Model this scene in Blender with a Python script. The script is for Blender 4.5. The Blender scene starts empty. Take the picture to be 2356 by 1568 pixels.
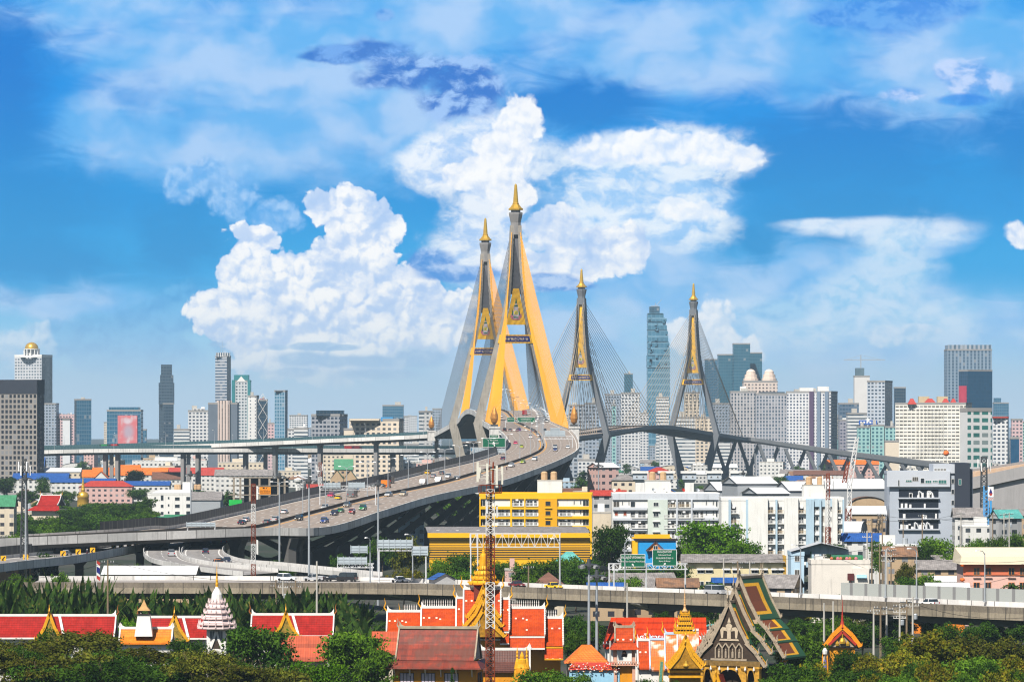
import bpy, math, random
from mathutils import Vector, Matrix
R = math.radians
rnd = random.Random(7)
SC = bpy.context.scene
COL = SC.collection
FU, HV, CU, CH = 9817.0, 984.0, 1178.0, 44.0     # focal length / horizon row / centre column in survey units, eye height (m)
# ---------------------------------------------------------------- camera
cam = bpy.data.cameras.new('camera')
cam.sensor_width = 36.0
cam.lens = 36.0 * FU / 2356.0
cam.shift_y = (984.0 - 784.0) / 2356.0
cam.clip_start = 1.0
cam.clip_end = 120000.0
cob = bpy.data.objects.new('camera', cam)
cob.location = (0, 0, CH)
cob.rotation_euler = (R(90), 0, 0)
COL.objects.link(cob)
SC.camera = cob
# ---------------------------------------------------------------- sun, world, exposure
SUN_EL, SUN_AZ = R(50), R(205)
sd = Vector((math.sin(SUN_AZ) * math.cos(SUN_EL), math.cos(SUN_AZ) * math.cos(SUN_EL), math.sin(SUN_EL)))
sl = bpy.data.lights.new('sun', 'SUN')
sl.energy = 5.0
sl.angle = R(0.53)
sl.color = (1.0, 0.95, 0.87)
so = bpy.data.objects.new('sun', sl)
so.rotation_euler = (-sd).to_track_quat('-Z', 'Y').to_euler()
so.location = (0, 0, 900)
COL.objects.link(so)
W = bpy.data.worlds.new('World')
SC.world = W
W.use_nodes = True
wn = W.node_tree
sky = wn.nodes.new('ShaderNodeTexSky')
sky.sky_type = 'NISHITA'
sky.sun_disc = False
sky.sun_elevation = SUN_EL
sky.sun_rotation = SUN_AZ
sky.air_density = 1.0
sky.dust_density = 0.6
sky.ozone_density = 2.0
wn.links.new(sky.outputs[0], wn.nodes['Background'].inputs[0])
wn.nodes['Background'].inputs[1].default_value = 0.05
SC.view_settings.view_transform = 'Standard'
SC.view_settings.look = 'None'
SC.view_settings.exposure = 0.42
SC.view_settings.gamma = 1.0
SC.cycles.max_bounces = 5
SC.cycles.diffuse_bounces = 1
SC.cycles.glossy_bounces = 2
SC.cycles.transmission_bounces = 3
SC.cycles.volume_bounces = 0
SC.cycles.transparent_max_bounces = 6
SC.cycles.use_denoising = True
SC.cycles.use_adaptive_sampling = True
SC.cycles.adaptive_threshold = 0.01
SC.cycles.filter_width = 1.2
SC.cycles.adaptive_min_samples = 20
SC.cycles.use_fast_gi = False
SC.cycles.caustics_reflective = False
SC.cycles.caustics_refractive = False
SC.cycles.sample_clamp_indirect = 4.0
# ---------------------------------------------------------------- node helpers
class NT:
 def __init__(s, tree): s.t = tree
 def new(s, typ): return s.t.nodes.new(typ)
 def put(s, sock, val):
  if val is None: return
  if isinstance(val, bpy.types.NodeSocket): s.t.links.new(val, sock)
  else:
   try: sock.default_value = val
   except Exception:
    if isinstance(val, (tuple, list)) and len(val) == 3: sock.default_value = (*val, 1)
    else: raise
 def m(s, op, a, b=None, c=None, clamp=False):
  n = s.new('ShaderNodeMath'); n.operation = op; n.use_clamp = clamp
  for i, x in enumerate((a, b, c)): s.put(n.inputs[i], x)
  return n.outputs[0]
 def v(s, op, a, b=None, scale=None):
  n = s.new('ShaderNodeVectorMath'); n.operation = op
  s.put(n.inputs[0], a); s.put(n.inputs[1], b)
  if scale is not None: s.put(n.inputs['Scale'], scale)
  return n.outputs['Value'] if op in ('LENGTH', 'DOT_PRODUCT', 'DISTANCE') else n.outputs[0]
 def xyz(s, x, y, z=0.0):
  n = s.new('ShaderNodeCombineXYZ')
  for i, q in enumerate((x, y, z)): s.put(n.inputs[i], q)
  return n.outputs[0]
 def sep(s, vec):
  n = s.new('ShaderNodeSeparateXYZ'); s.put(n.inputs[0], vec); return n.outputs
 def noise(s, vec, scale=5, detail=3, rough=0.5, dims='3D', color=False, dist=0.0):
  n = s.new('ShaderNodeTexNoise'); n.noise_dimensions = dims
  s.put(n.inputs['Vector'], vec); s.put(n.inputs['Scale'], scale); s.put(n.inputs['Detail'], detail)
  s.put(n.inputs['Roughness'], rough); s.put(n.inputs['Distortion'], dist)
  return n.outputs['Color' if color else 'Fac']
 def voro(s, vec, scale=5, detail=0, rough=0.5, dims='2D', smooth=0.4):
  n = s.new('ShaderNodeTexVoronoi'); n.voronoi_dimensions = dims
  n.feature = 'SMOOTH_F1' if smooth else 'F1'
  s.put(n.inputs['Vector'], vec); s.put(n.inputs['Scale'], scale); s.put(n.inputs['Detail'], detail); s.put(n.inputs['Roughness'], rough)
  if smooth: s.put(n.inputs['Smoothness'], smooth)
  return n.outputs['Distance']
 def white(s, vec):
  n = s.new('ShaderNodeTexWhiteNoise'); n.noise_dimensions = '3D'; s.put(n.inputs['Vector'], vec); return n.outputs['Value']
 def mix(s, f, a, b, mode='MIX'):
  n = s.new('ShaderNodeMix'); n.data_type = 'RGBA'; n.blend_type = mode; n.clamp_factor = True
  s.put(n.inputs[0], f); s.put(n.inputs[6], a); s.put(n.inputs[7], b)
  return n.outputs[2]
 def ss(s, x, lo, hi, a=0.0, b=1.0):
  n = s.new('ShaderNodeMapRange'); n.interpolation_type = 'SMOOTHSTEP'
  s.put(n.inputs[0], x)
  for i, q in ((1, lo), (2, hi), (3, a), (4, b)): s.put(n.inputs[i], q)
  return n.outputs[0]
 def ramp(s, x, stops, interp='LINEAR'):
  n = s.new('ShaderNodeValToRGB'); s.put(n.inputs[0], x)
  cr = n.color_ramp; cr.interpolation = interp
  while len(cr.elements) < len(stops): cr.elements.new(0.5)
  for e, (p, c) in zip(cr.elements, stops): e.position = p; e.color = (*c, 1)
  return n.outputs[0]
def srgb(r, g, b):
 f = lambda c: (c / 255 / 12.92) if c <= 10 else ((c / 255 + 0.055) / 1.055) ** 2.4
 return (f(r), f(g), f(b))
# ---------------------------------------------------------------- sky: cloud-filled backdrop 55 km out, glowing like the sky it is
def build_sky():
 m = bpy.data.materials.new('cloudy_sky'); m.use_nodes = True
 m.node_tree.nodes.clear()
 try: m.cycles.emission_sampling = 'NONE'
 except Exception: pass
 g = NT(m.node_tree)
 out = g.new('ShaderNodeOutputMaterial'); em = g.new('ShaderNodeEmission')
 m.node_tree.links.new(em.outputs[0], out.inputs[0])
 geo = g.new('ShaderNodeNewGeometry')
 px, py, pz = g.sep(geo.outputs['Position'])
 az = g.m('DIVIDE', px, py)
 el = g.m('DIVIDE', g.m('SUBTRACT', pz, CH), py)
 U = g.m('MULTIPLY_ADD', az, FU / 100, CU / 100)            # bearing and height above the horizon, scaled
 V = g.m('MULTIPLY_ADD', el, -FU / 100, HV / 100)
 p = g.xyz(U, V)
 def warp(vec, scale, amt, detail=3):
  c = g.noise(vec, scale, detail, 0.55, '2D', True)
  return g.v('ADD', vec, g.v('SCALE', g.v('SUBTRACT', c, (0.5, 0.5, 0.5)), scale=amt))
 def field(vec, blobs, k=0.25):
  acc = None
  for (cu, cv, ru, rv) in blobs:
   d = g.v('MULTIPLY', g.v('SUBTRACT', vec, (cu / 100, cv / 100, 0.0)), (100 / ru, 100 / rv, 0.0))
   f = g.m('SUBTRACT', 1.0, g.v('LENGTH', d))
   if acc is None: acc = f
   else:
    n = g.new('ShaderNodeMath'); n.operation = 'SMOOTH_MAX'
    g.put(n.inputs[0], acc); g.put(n.inputs[1], f); n.inputs[2].default_value = k
    acc = n.outputs[0]
  return acc
 t = g.m('DIVIDE', V, 9.84)
 base = g.ramp(t, SKY_RAMP, 'EASE')
 col = base
 pw = warp(p, 0.35, 1.5, 2)
 pw2 = warp(p, 0.8, 0.7, 4)
 lowf = g.noise(g.v('MULTIPLY', pw, (0.3, 0.6, 1)), 1.0, 4, 0.5, '2D')
 veil = field(pw, VEIL, 0.35)
 veil = g.m('ADD', veil, g.m('MULTIPLY', g.m('SUBTRACT', lowf, 0.5), 1.1))
 fine = g.noise(g.xyz(g.m('MULTIPLY_ADD', V, 0.35, g.m('MULTIPLY', U, 0.5)), g.m('MULTIPLY_ADD', U, -0.12, g.m('MULTIPLY', V, 1.5))), 1.3, 8, 0.62, '2D', False, 0.6)
 veil = g.m('ADD', veil, g.m('MULTIPLY', g.m('SUBTRACT', fine, 0.5), 0.75))
 va = g.ss(veil, -0.25, 0.6)
 vc = g.mix(g.ss(g.noise(g.v('MULTIPLY', pw2, (0.5, 0.9, 1)), 1.0, 3, 0.5, '2D'), 0.3, 0.7), srgb(104, 182, 242), srgb(180, 212, 248))
 col = g.mix(g.m('MULTIPLY', va, 0.86), col, vc)
 deep = field(pw2, DEEP, 0.3)
 deep = g.m('ADD', g.m('ADD', deep, g.m('MULTIPLY', g.m('SUBTRACT', lowf, 0.5), 0.9)), g.m('MULTIPLY', g.m('SUBTRACT', fine, 0.5), -0.9))
 col = g.mix(g.m('MULTIPLY', g.ss(deep, -0.3, 0.6), 1.0), col, g.mix(g.ss(V, 1.0, 6.0), srgb(0, 122, 210), srgb(0, 146, 214)))
 sq = lambda x: g.m('MULTIPLY', x, x)
 def billow(vec):
  b1 = sq(g.voro(vec, 1.05, 0, 0.5, '2D', 0))
  b2 = sq(g.voro(g.v('ADD', vec, (3.3, 1.7, 0)), 2.5, 0, 0.5, '2D', 0))
  b3 = sq(g.voro(vec, 5.6, 0, 0.5, '2D', 0))
  n = g.noise(vec, 1.3, 6, 0.58, '2D')
  s_ = g.m('MULTIPLY_ADD', b1, -0.50, 0.08)
  s_ = g.m('MULTIPLY_ADD', b2, -0.34, s_)
  s_ = g.m('MULTIPLY_ADD', b3, -0.16, s_)
  return g.m('MULTIPLY_ADD', g.m('SUBTRACT', n, 0.5), 1.0, s_)
 def wisp(vec):
  return g.m('MULTIPLY', g.m('SUBTRACT', g.noise(vec, 0.95, 8, 0.6, '2D'), 0.5), 2.6)
 q = warp(p, 1.6, 0.34, 6)
 qw = warp(g.v('MULTIPLY', p, (0.8, 1.25, 1)), 0.9, 0.6, 4)
 bA = billow(q)
 relief = g.m('SUBTRACT', bA, billow(g.v('ADD', q, (-0.07, -0.13, 0))))
 wA = wisp(qw)
 wrelief = g.m('SUBTRACT', wA, wisp(g.v('ADD', qw, (-0.10, -0.26, 0))))
 def heap(col, blobs, amp, edge, lo, hi, shade, light, opac=1.0, kshade=1.5, k=0.25, soft=0.0, fl=None, bias=0.62, wispy=False, body=None):
  D = field(q if not wispy else p, blobs, k)
  N_, Rl = (wA, wrelief) if wispy else (bA, relief)
  Dn = g.m('MULTIPLY_ADD', N_, amp, D)
  a = g.ss(Dn, lo, lo + edge)
  L = g.m('MULTIPLY_ADD', Rl, kshade, bias)
  L = g.m('MULTIPLY_ADD', N_, 0.5 if wispy else 0.8, L)
  L = g.m('SUBTRACT', L, g.m('MULTIPLY', g.ss(D, 0.0, 0.9), soft))
  c = g.mix(g.ss(L, 0.0, 1.0), shade, light)
  if body:                                 # broad soft grey-blue hollows
   c = g.mix(g.m('MULTIPLY', g.ss(g.m('ADD', wA, g.m('MULTIPLY', bA, 0.8)), body[1], body[1] - 0.9), body[2]), c, body[0])
  if fl:                                   # thins out towards the horizon
   a = g.m('MULTIPLY', a, g.ss(V, fl[0], fl[1], 1.0, fl[2]))
  return g.mix(g.m('MULTIPLY', a, opac), col, c)
 for args in HEAPS:
  col = heap(col, *args[:-1], **args[-1])
 hz = g.ss(V, 6.6, 9.6)
 col = g.mix(g.m('MULTIPLY', hz, 0.72), col, srgb(198, 219, 240))
 g.put(em.inputs[0], col)
 em.inputs[1].default_value = 0.80
 RAD = 55000.0
 vs, fs = [], []
 N = 48
 for i in range(N + 1):
  a = R(-26 + 52 * i / N)
  for z in (-1500.0, 14000.0):
   vs.append((RAD * math.sin(a), RAD * math.cos(a), z))
 for i in range(N):
  fs.append((2 * i, 2 * i + 1, 2 * i + 3, 2 * i + 2))
 me = bpy.data.meshes.new('sky'); me.from_pydata(vs, [], fs); me.materials.append(m)
 o = bpy.data.objects.new('sky', me); o['kind'] = 'structure'
 COL.objects.link(o)
SKY_RAMP = [(0.0, srgb(20, 150, 234)), (0.22, srgb(0, 144, 228)), (0.45, srgb(0, 148, 222)), (0.62, srgb(24, 164, 230)), (0.80, srgb(128, 202, 242)), (1.0, srgb(176, 212, 238))]
VEIL = [(620, 150, 560, 170), (250, 20, 330, 80), (1100, 50, 500, 150), (1700, 110, 600, 150), (2250, 180, 330, 170), (250, 320, 220, 110),
  (620, 330, 330, 130), (1000, 330, 260, 120), (1900, 650, 330, 110), (2100, 560, 160, 70), (1750, 730, 360, 110), (120, 690, 260, 50),
  (1450, 600, 260, 200), (2050, 770, 420, 90), (1250, 780, 360, 110), (760, 240, 400, 120)]
DEEP = [(-40, 250, 190, 300), (20, 470, 300, 120), (40, 590, 300, 90), (420, 560, 130, 120), (1340, 235, 190, 60), (1960, 360, 360, 120), (1960, 480, 280, 90),
  (2330, 330, 120, 130), (1740, 560, 90, 60)]
_W, _G = srgb(255, 255, 255), srgb(196, 217, 247)
HB = (srgb(166, 200, 244), 0.2, 0.7)
HEAPS = [
 ([(470, 400, 85, 70), (540, 450, 90, 80), (620, 500, 110, 60), (420, 420, 60, 70)], 0.75, 0.35, 0.10, 1, srgb(92, 172, 238), srgb(176, 212, 250), dict(opac=0.85, kshade=1.5, bias=0.5)),
 ([(200, 780, 150, 75), (330, 750, 120, 75), (420, 710, 90, 80), (300, 820, 240, 70), (560, 790, 120, 60)], 0.6, 0.3, 0.05, 1, srgb(52, 156, 222), srgb(96, 182, 236), dict(opac=0.75, fl=(7.8, 9.0, 0.2))),
 ([(40, 800, 110, 65), (80, 765, 50, 36)], 0.5, 0.4, 0.05, 1, srgb(160, 204, 240), srgb(226, 238, 250), dict(opac=0.8)),
 ([(1130, 350, 125, 120), (1040, 380, 140, 80), (1130, 450, 100, 150), (1110, 570, 130, 120)], 0.38, 0.6, -0.12, 1, srgb(176, 208, 248), srgb(244, 249, 255), dict(opac=0.92, kshade=1.1, bias=0.56, wispy=True)),
 ([(1510, 360, 270, 84), (1450, 450, 220, 120), (1370, 550, 150, 100), (1570, 480, 150, 110)], 0.36, 0.6, -0.08, 1, srgb(160, 206, 250), srgb(236, 246, 255), dict(opac=0.92, kshade=1.1, bias=0.52, wispy=True)),
 ([(1196, 285, 60, 90), (1160, 350, 95, 80), (1080, 400, 90, 50), (1170, 440, 70, 80)], 0.6, 0.16, 0.08, 1, _G, _W, dict(opac=0.92, kshade=1.2, bias=0.78)),
 ([(1500, 340, 230, 52), (1690, 362, 95, 46), (1620, 345, 120, 46), (1360, 355, 90, 40)], 0.5, 0.24, 0.06, 1, srgb(200, 222, 252), _W, dict(opac=0.9, kshade=1.2, bias=0.7)),
 ([(1600, 490, 85, 34), (1555, 472, 46, 28)], 0.5, 0.3, 0.05, 1, srgb(226, 238, 253), _W, dict(opac=0.9)),
 ([(1390, 575, 130, 75), (1300, 600, 120, 70), (1450, 560, 66, 66), (1280, 530, 90, 70), (1230, 610, 100, 56)], 0.6, 0.12, 0.06, 1, _G, _W, dict(opac=0.97, kshade=1.3, bias=0.8, body=HB)),
 ([(2030, 523, 250, 30), (2100, 545, 160, 30), (1900, 516, 130, 18)], 0.2, 0.6, -0.05, 1, srgb(176, 214, 248), srgb(228, 240, 254), dict(opac=0.9, kshade=0.8, wispy=True)),
 ([(2060, 620, 130, 120), (1990, 690, 190, 95), (1860, 740, 270, 90), (2120, 740, 200, 80)], 0.3, 0.8, -0.1, 1, srgb(150, 208, 244), srgb(206, 230, 250), dict(opac=0.8, kshade=0.9, wispy=True)),
 ([(2345, 540, 46, 36)], 0.5, 0.3, 0.05, 1, srgb(190, 214, 246), srgb(248, 250, 255), dict()),
 ([(1640, 770, 80, 100), (1570, 770, 60, 50), (1700, 820, 70, 60)], 0.55, 0.2, 0.05, 1, srgb(206, 226, 246), srgb(250, 252, 255), dict(opac=0.9, fl=(8.0, 9.0, 0.2), bias=0.7)),
 ([(2040, 775, 66, 32), (2110, 765, 80, 26)], 0.5, 0.3, 0.05, 1, srgb(150, 202, 240), srgb(216, 232, 250), dict(opac=0.8)),
 ([(800, 480, 100, 72), (870, 510, 76, 80), (740, 470, 56, 48), (820, 590, 120, 100), (575, 560, 80, 64), (560, 630, 90, 80), (650, 650, 140, 90),
  (740, 700, 270, 130), (560, 730, 140, 100), (930, 700, 130, 90), (1010, 725, 110, 80), (760, 810, 290, 90), (510, 705, 90, 60), (850, 770, 280, 100)],
  0.66, 0.08, 0.05, 1, _G, _W, dict(kshade=2.5, k=0.18, fl=(8.2, 9.3, 0.1), bias=0.74, body=HB)),
 ([(790, 124, 120, 28), (870, 118, 90, 34), (730, 130, 70, 20)], 0.6, 0.46, -0.02, 1, srgb(40, 116, 206), srgb(110, 166, 236), dict(opac=0.92, bias=0.45, wispy=True)),
 ([(930, 170, 130, 56), (1050, 195, 100, 72), (1050, 235, 120, 46), (880, 185, 90, 34), (1105, 215, 60, 60)], 0.65, 0.48, -0.02, 1, srgb(44, 116, 206), srgb(158, 196, 246), dict(opac=0.95, bias=0.4, kshade=1.5, wispy=True)),
 ([(885, 34, 26, 18)], 0.3, 0.5, 0.0, 1, srgb(80, 150, 230), srgb(130, 180, 240), dict(opac=0.85, bias=0.3, wispy=True)),
 ([(2060, 30, 190, 56), (1920, 42, 80, 24), (2150, 10, 140, 40)], 0.4, 0.5, 0.0, 1, srgb(50, 138, 230), srgb(104, 170, 240), dict(opac=0.85, bias=0.4, wispy=True)),
 ([(2240, 185, 96, 60), (2185, 165, 50, 36), (2080, 215, 70, 26)], 0.5, 0.5, 0.0, 1, srgb(84, 160, 236), srgb(196, 216, 252), dict(opac=0.9, kshade=1.1, bias=0.55, wispy=True)),
 ([(2220, 230, 90, 18)], 0.3, 0.5, 0.0, 1, srgb(30, 136, 230), srgb(60, 156, 238), dict(opac=0.85, bias=0.3, wispy=True)),
 ([(990, 605, 70, 36), (1050, 630, 140, 24), (1260, 648, 90, 26), (1325, 657, 60, 14)], 0.5, 0.4, 0.0, 1, srgb(70, 146, 224), srgb(180, 208, 246), dict(opac=0.95, bias=0.4, kshade=1.3, wispy=True)),
 ([(700, 797, 50, 10), (740, 798, 55, 12), (790, 799, 40, 8), (640, 799, 30, 8), (700, 826, 90, 22), (760, 832, 60, 18), (860, 832, 120, 20), (960, 825, 90, 28), (870, 860, 140, 18), (680, 856, 70, 14), (500, 792, 32, 9)], 0.55, 0.5, 0.0, 1, srgb(112, 176, 228), srgb(170, 206, 240), dict(opac=0.85, bias=0.3, wispy=True)),
 ([(1800, 712, 80, 36), (1770, 717, 60, 22)], 0.4, 0.5, 0.0, 1, srgb(118, 188, 238), srgb(150, 206, 244), dict(opac=0.8, bias=0.4, wispy=True)),
]
build_sky()
# ================================================================ building blocks
def at(u, v, Y):
 return Vector(((u - CU) / FU * Y, Y, CH - (v - HV) / FU * Y))
def atx(u, Y): return (u - CU) / FU * Y
def atz(v, Y): return CH - (v - HV) / FU * Y
def depth(v, z): return (CH - z) * FU / (v - HV)
def uv_of(p): return (CU + FU * p[0] / p[1], HV - FU * (p[2] - CH) / p[1])
class MB:
 """collects faces (with metre-scaled UVs) and links them as one mesh object"""
 def __init__(s): s.v, s.f, s.mi, s.uv = [], [], [], []
 def face(s, pts, mi=0, uv=None):
  b = len(s.v); s.v.extend([tuple(p) for p in pts]); s.f.append(tuple(range(b, b + len(pts)))); s.mi.append(mi); s.uv.append(uv)
 def prism(s, poly, z0, z1, mi=0, top=None, top_z=None, off=0.0, bottom=False):
  n = len(poly); top = mi if top is None else top; per = off
  zt = top_z or [z1] * n
  for i in range(n):
   a, b = poly[i], poly[(i + 1) % n]; d = math.hypot(b[0] - a[0], b[1] - a[1]); j = (i + 1) % n
   s.face([(a[0], a[1], z0), (b[0], b[1], z0), (b[0], b[1], zt[j]), (a[0], a[1], zt[i])], mi, [(per, z0), (per + d, z0), (per + d, zt[j]), (per, zt[i])])
   per += d
  s.face([(p[0], p[1], zt[i]) for i, p in enumerate(poly)], top, [(p[0], p[1]) for p in poly])
  if bottom: s.face([(p[0], p[1], z0) for p in reversed(poly)], top, [(p[0], p[1]) for p in reversed(poly)])
 def bx(s, x0, y0, z0, x1, y1, z1, mi=0, top=None, bottom=True, rz=0.0):
  P = [(x0, y0), (x1, y0), (x1, y1), (x0, y1)]
  if rz:
   cx, cy = (x0 + x1) / 2, (y0 + y1) / 2; c, q = math.cos(rz), math.sin(rz)
   P = [(cx + (x - cx) * c - (y - cy) * q, cy + (x - cx) * q + (y - cy) * c) for x, y in P]
  s.prism(P, z0, z1, mi, top, bottom=bottom)
 def hexa(s, lo, hi, mi=0):
  """8 corners: lo and hi are 4-point loops (counter-clockwise from outside above)"""
  for i in range(4):
   j = (i + 1) % 4; a, b, c, d = lo[i], lo[j], hi[j], hi[i]
   w = (Vector(b) - Vector(a)).length; h = (Vector(d) - Vector(a)).length
   s.face([a, b, c, d], mi, [(0, 0), (w, 0), (w, h), (0, h)])
  s.face(list(hi), mi, [(0, 0), (1, 0), (1, 1), (0, 1)]); s.face(list(reversed(lo)), mi, [(0, 0), (1, 0), (1, 1), (0, 1)])
 def beam(s, p0, p1, w, h=None, mi=0, up=(0, 0, 1), w1=None, h1=None):
  p0, p1 = Vector(p0), Vector(p1); h = h or w; w1 = w1 or w; h1 = h1 or h
  d = (p1 - p0).normalized(); upv = Vector(up)
  if abs(d.dot(upv)) > 0.98: upv = Vector((0, 1, 0))
  x = d.cross(upv).normalized(); y = x.cross(d)
  q = lambda p, a, b: [p - x * a - y * b, p + x * a - y * b, p + x * a + y * b, p - x * a + y * b]
  s.hexa(q(p0, w / 2, h / 2), q(p1, w1 / 2, h1 / 2), mi)
 def tube(s, p0, p1, r0, r1=None, n=6, mi=0, cap=True):
  p0, p1 = Vector(p0), Vector(p1); r1 = r0 if r1 is None else r1
  d = (p1 - p0).normalized(); a = Vector((0, 0, 1)) if abs(d.z) < 0.9 else Vector((1, 0, 0))
  x = d.cross(a).normalized(); y = x.cross(d)
  A = [p0 + (x * math.cos(t) + y * math.sin(t)) * r0 for t in [2 * math.pi * i / n for i in range(n)]]
  B = [p1 + (x * math.cos(t) + y * math.sin(t)) * r1 for t in [2 * math.pi * i / n for i in range(n)]]
  for i in range(n):
   j = (i + 1) % n; s.face([A[j], A[i], B[i], B[j]], mi)
  if cap: s.face(A, mi); s.face(B[::-1], mi)
 def path(s, pts, rs, n=6, mi=0):
  for i in range(len(pts) - 1): s.tube(pts[i], pts[i + 1], rs[i], rs[i + 1], n, mi, cap=(i in (0, len(pts) - 2)))
 def lathe(s, c, prof, n=12, mi=0, ph=0.0, sq=1.0):
  rings = []
  for r, z in prof: rings.append([(c[0] + r * math.cos(ph + 2 * math.pi * i / n), c[1] + r * sq * math.sin(ph + 2 * math.pi * i / n), c[2] + z) for i in range(n)])
  for k in range(len(rings) - 1):
   for i in range(n):
    j = (i + 1) % n
    if prof[k + 1][0] < 1e-4: s.face([rings[k][i], rings[k][j], rings[k + 1][i]], mi)
    elif prof[k][0] < 1e-4: s.face([rings[k][i], rings[k + 1][j], rings[k + 1][i]], mi)
    else: s.face([rings[k][i], rings[k][j], rings[k + 1][j], rings[k + 1][i]], mi)
 def build(s, name, mats, parent=None, loc=None, rz=0.0, smooth=False, weld=False):
  me = bpy.data.meshes.new(name); me.from_pydata(s.v, [], s.f)
  if not isinstance(mats, (list, tuple)): mats = [mats]
  for m in mats: me.materials.append(m)
  me.polygons.foreach_set('material_index', s.mi)
  if any(s.uv):
   ul = me.uv_layers.new(name='UVMap'); fl = []
   for f, u in zip(s.f, s.uv):
    for k in range(len(f)): fl.extend(u[k] if u else (0.0, 0.0))
   ul.data.foreach_set('uv', fl)
  if smooth: me.polygons.foreach_set('use_smooth', [True] * len(s.f))
  me.update()
  if weld or smooth:
   import bmesh
   bm = bmesh.new(); bm.from_mesh(me); bmesh.ops.remove_doubles(bm, verts=bm.verts, dist=0.001); bm.to_mesh(me); bm.free()
  return link(name, me, parent, loc, rz)
def link(name, me, parent=None, loc=None, rz=0.0):
 o = bpy.data.objects.new(name, me); COL.objects.link(o)
 if parent is not None: o.parent = parent
 if loc is not None: o.location = loc
 if rz: o.rotation_euler.z = rz
 return o
AUTO, THINGS = [], []
def tag(o, label=None, cat=None, group=None, kind=None, auto=False):
 if label: o['label'] = label
 if cat: o['category'] = cat; THINGS.append(o)
 if group: o['group'] = group
 if kind: o['kind'] = kind
 if auto: AUTO.append(o)
 return o
def thing(name, label, cat, loc=(0, 0, 0), rz=0.0, group=None, auto=False):
 o = bpy.data.objects.new(name, None); COL.objects.link(o); o.location = loc; o.rotation_euler.z = rz
 o.empty_display_size = 0.5
 return tag(o, label, cat, group, auto=auto)
KIDS = {}
def kids(o):
 return [c for c in o.children]
def dup(o, parent=None, loc=None, rz=None, sc=None):
 c = o.copy(); COL.objects.link(c)
 if parent is not None: c.parent = parent
 if loc is not None: c.location = loc
 if rz is not None: c.rotation_euler.z = rz
 if sc is not None: c.scale = (sc, sc, sc) if not isinstance(sc, tuple) else sc
 for ch in kids(o): dup(ch, c)
 return c
def dup_thing(o, label, loc, rz=0.0, group=None, sc=None, auto=False):
 c = dup(o, None, loc, rz, sc); THINGS.append(c); c['label'] = label
 if group: c['group'] = group
 if auto: AUTO.append(c)
 return c
# ================================================================ materials
MATS = {}
def mat(name, rgb, rough=0.75, var=0.16, scale=0.6, metal=0.0, streak=0.0, streak_col=(0.06, 0.055, 0.05), spec=0.3, coord='Object', panel=0.0, fine=0.0):
 """painted / cast / fired surface: base colour with mottling, optional weather streaks running down"""
 if name in MATS: return MATS[name]
 m = bpy.data.materials.new(name); m.use_nodes = True; g = NT(m.node_tree)
 b = m.node_tree.nodes['Principled BSDF']
 tc = g.new('ShaderNodeTexCoord').outputs[coord]
 c = rgb
 if var:
  n = g.noise(tc, scale, 4, 0.6)
  f = g.m('MULTIPLY_ADD', g.m('SUBTRACT', n, 0.5), var * 4, 1.0)
  if fine: f = g.m('MULTIPLY', f, g.m('MULTIPLY_ADD', g.m('SUBTRACT', g.noise(tc, scale * 9, 2, 0.6), 0.5), fine * 4, 1.0))
  c = g.v('SCALE', (*rgb,), scale=f)
 if streak:
  sv = g.v('MULTIPLY', tc, (1.3, 1.3, 0.09))
  k = g.ss(g.noise(sv, 1.0, 4, 0.65), 0.48, 0.75)
  k = g.m('MULTIPLY', k, g.ss(g.noise(tc, 0.12, 2, 0.5), 0.3, 0.65))
  c = g.mix(g.m('MULTIPLY', k, streak), c, streak_col)
 if panel:
  px = g.m('DIVIDE', g.sep(g.new('ShaderNodeTexCoord').outputs['UV'])[0], panel)
  c = g.v('SCALE', c, scale=g.m('MULTIPLY_ADD', g.white(g.xyz(g.m('FLOOR', px), 3.0)), 0.34, 0.80))
  c = g.mix(g.m('LESS_THAN', g.m('FRACT', px), 0.16 / panel), c, (0.05, 0.045, 0.04))
 g.put(b.inputs['Base Color'], c)
 b.inputs['Roughness'].default_value = rough; b.inputs['Metallic'].default_value = metal
 b.inputs['Specular IOR Level'].default_value = spec
 MATS[name] = m
 return m
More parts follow.
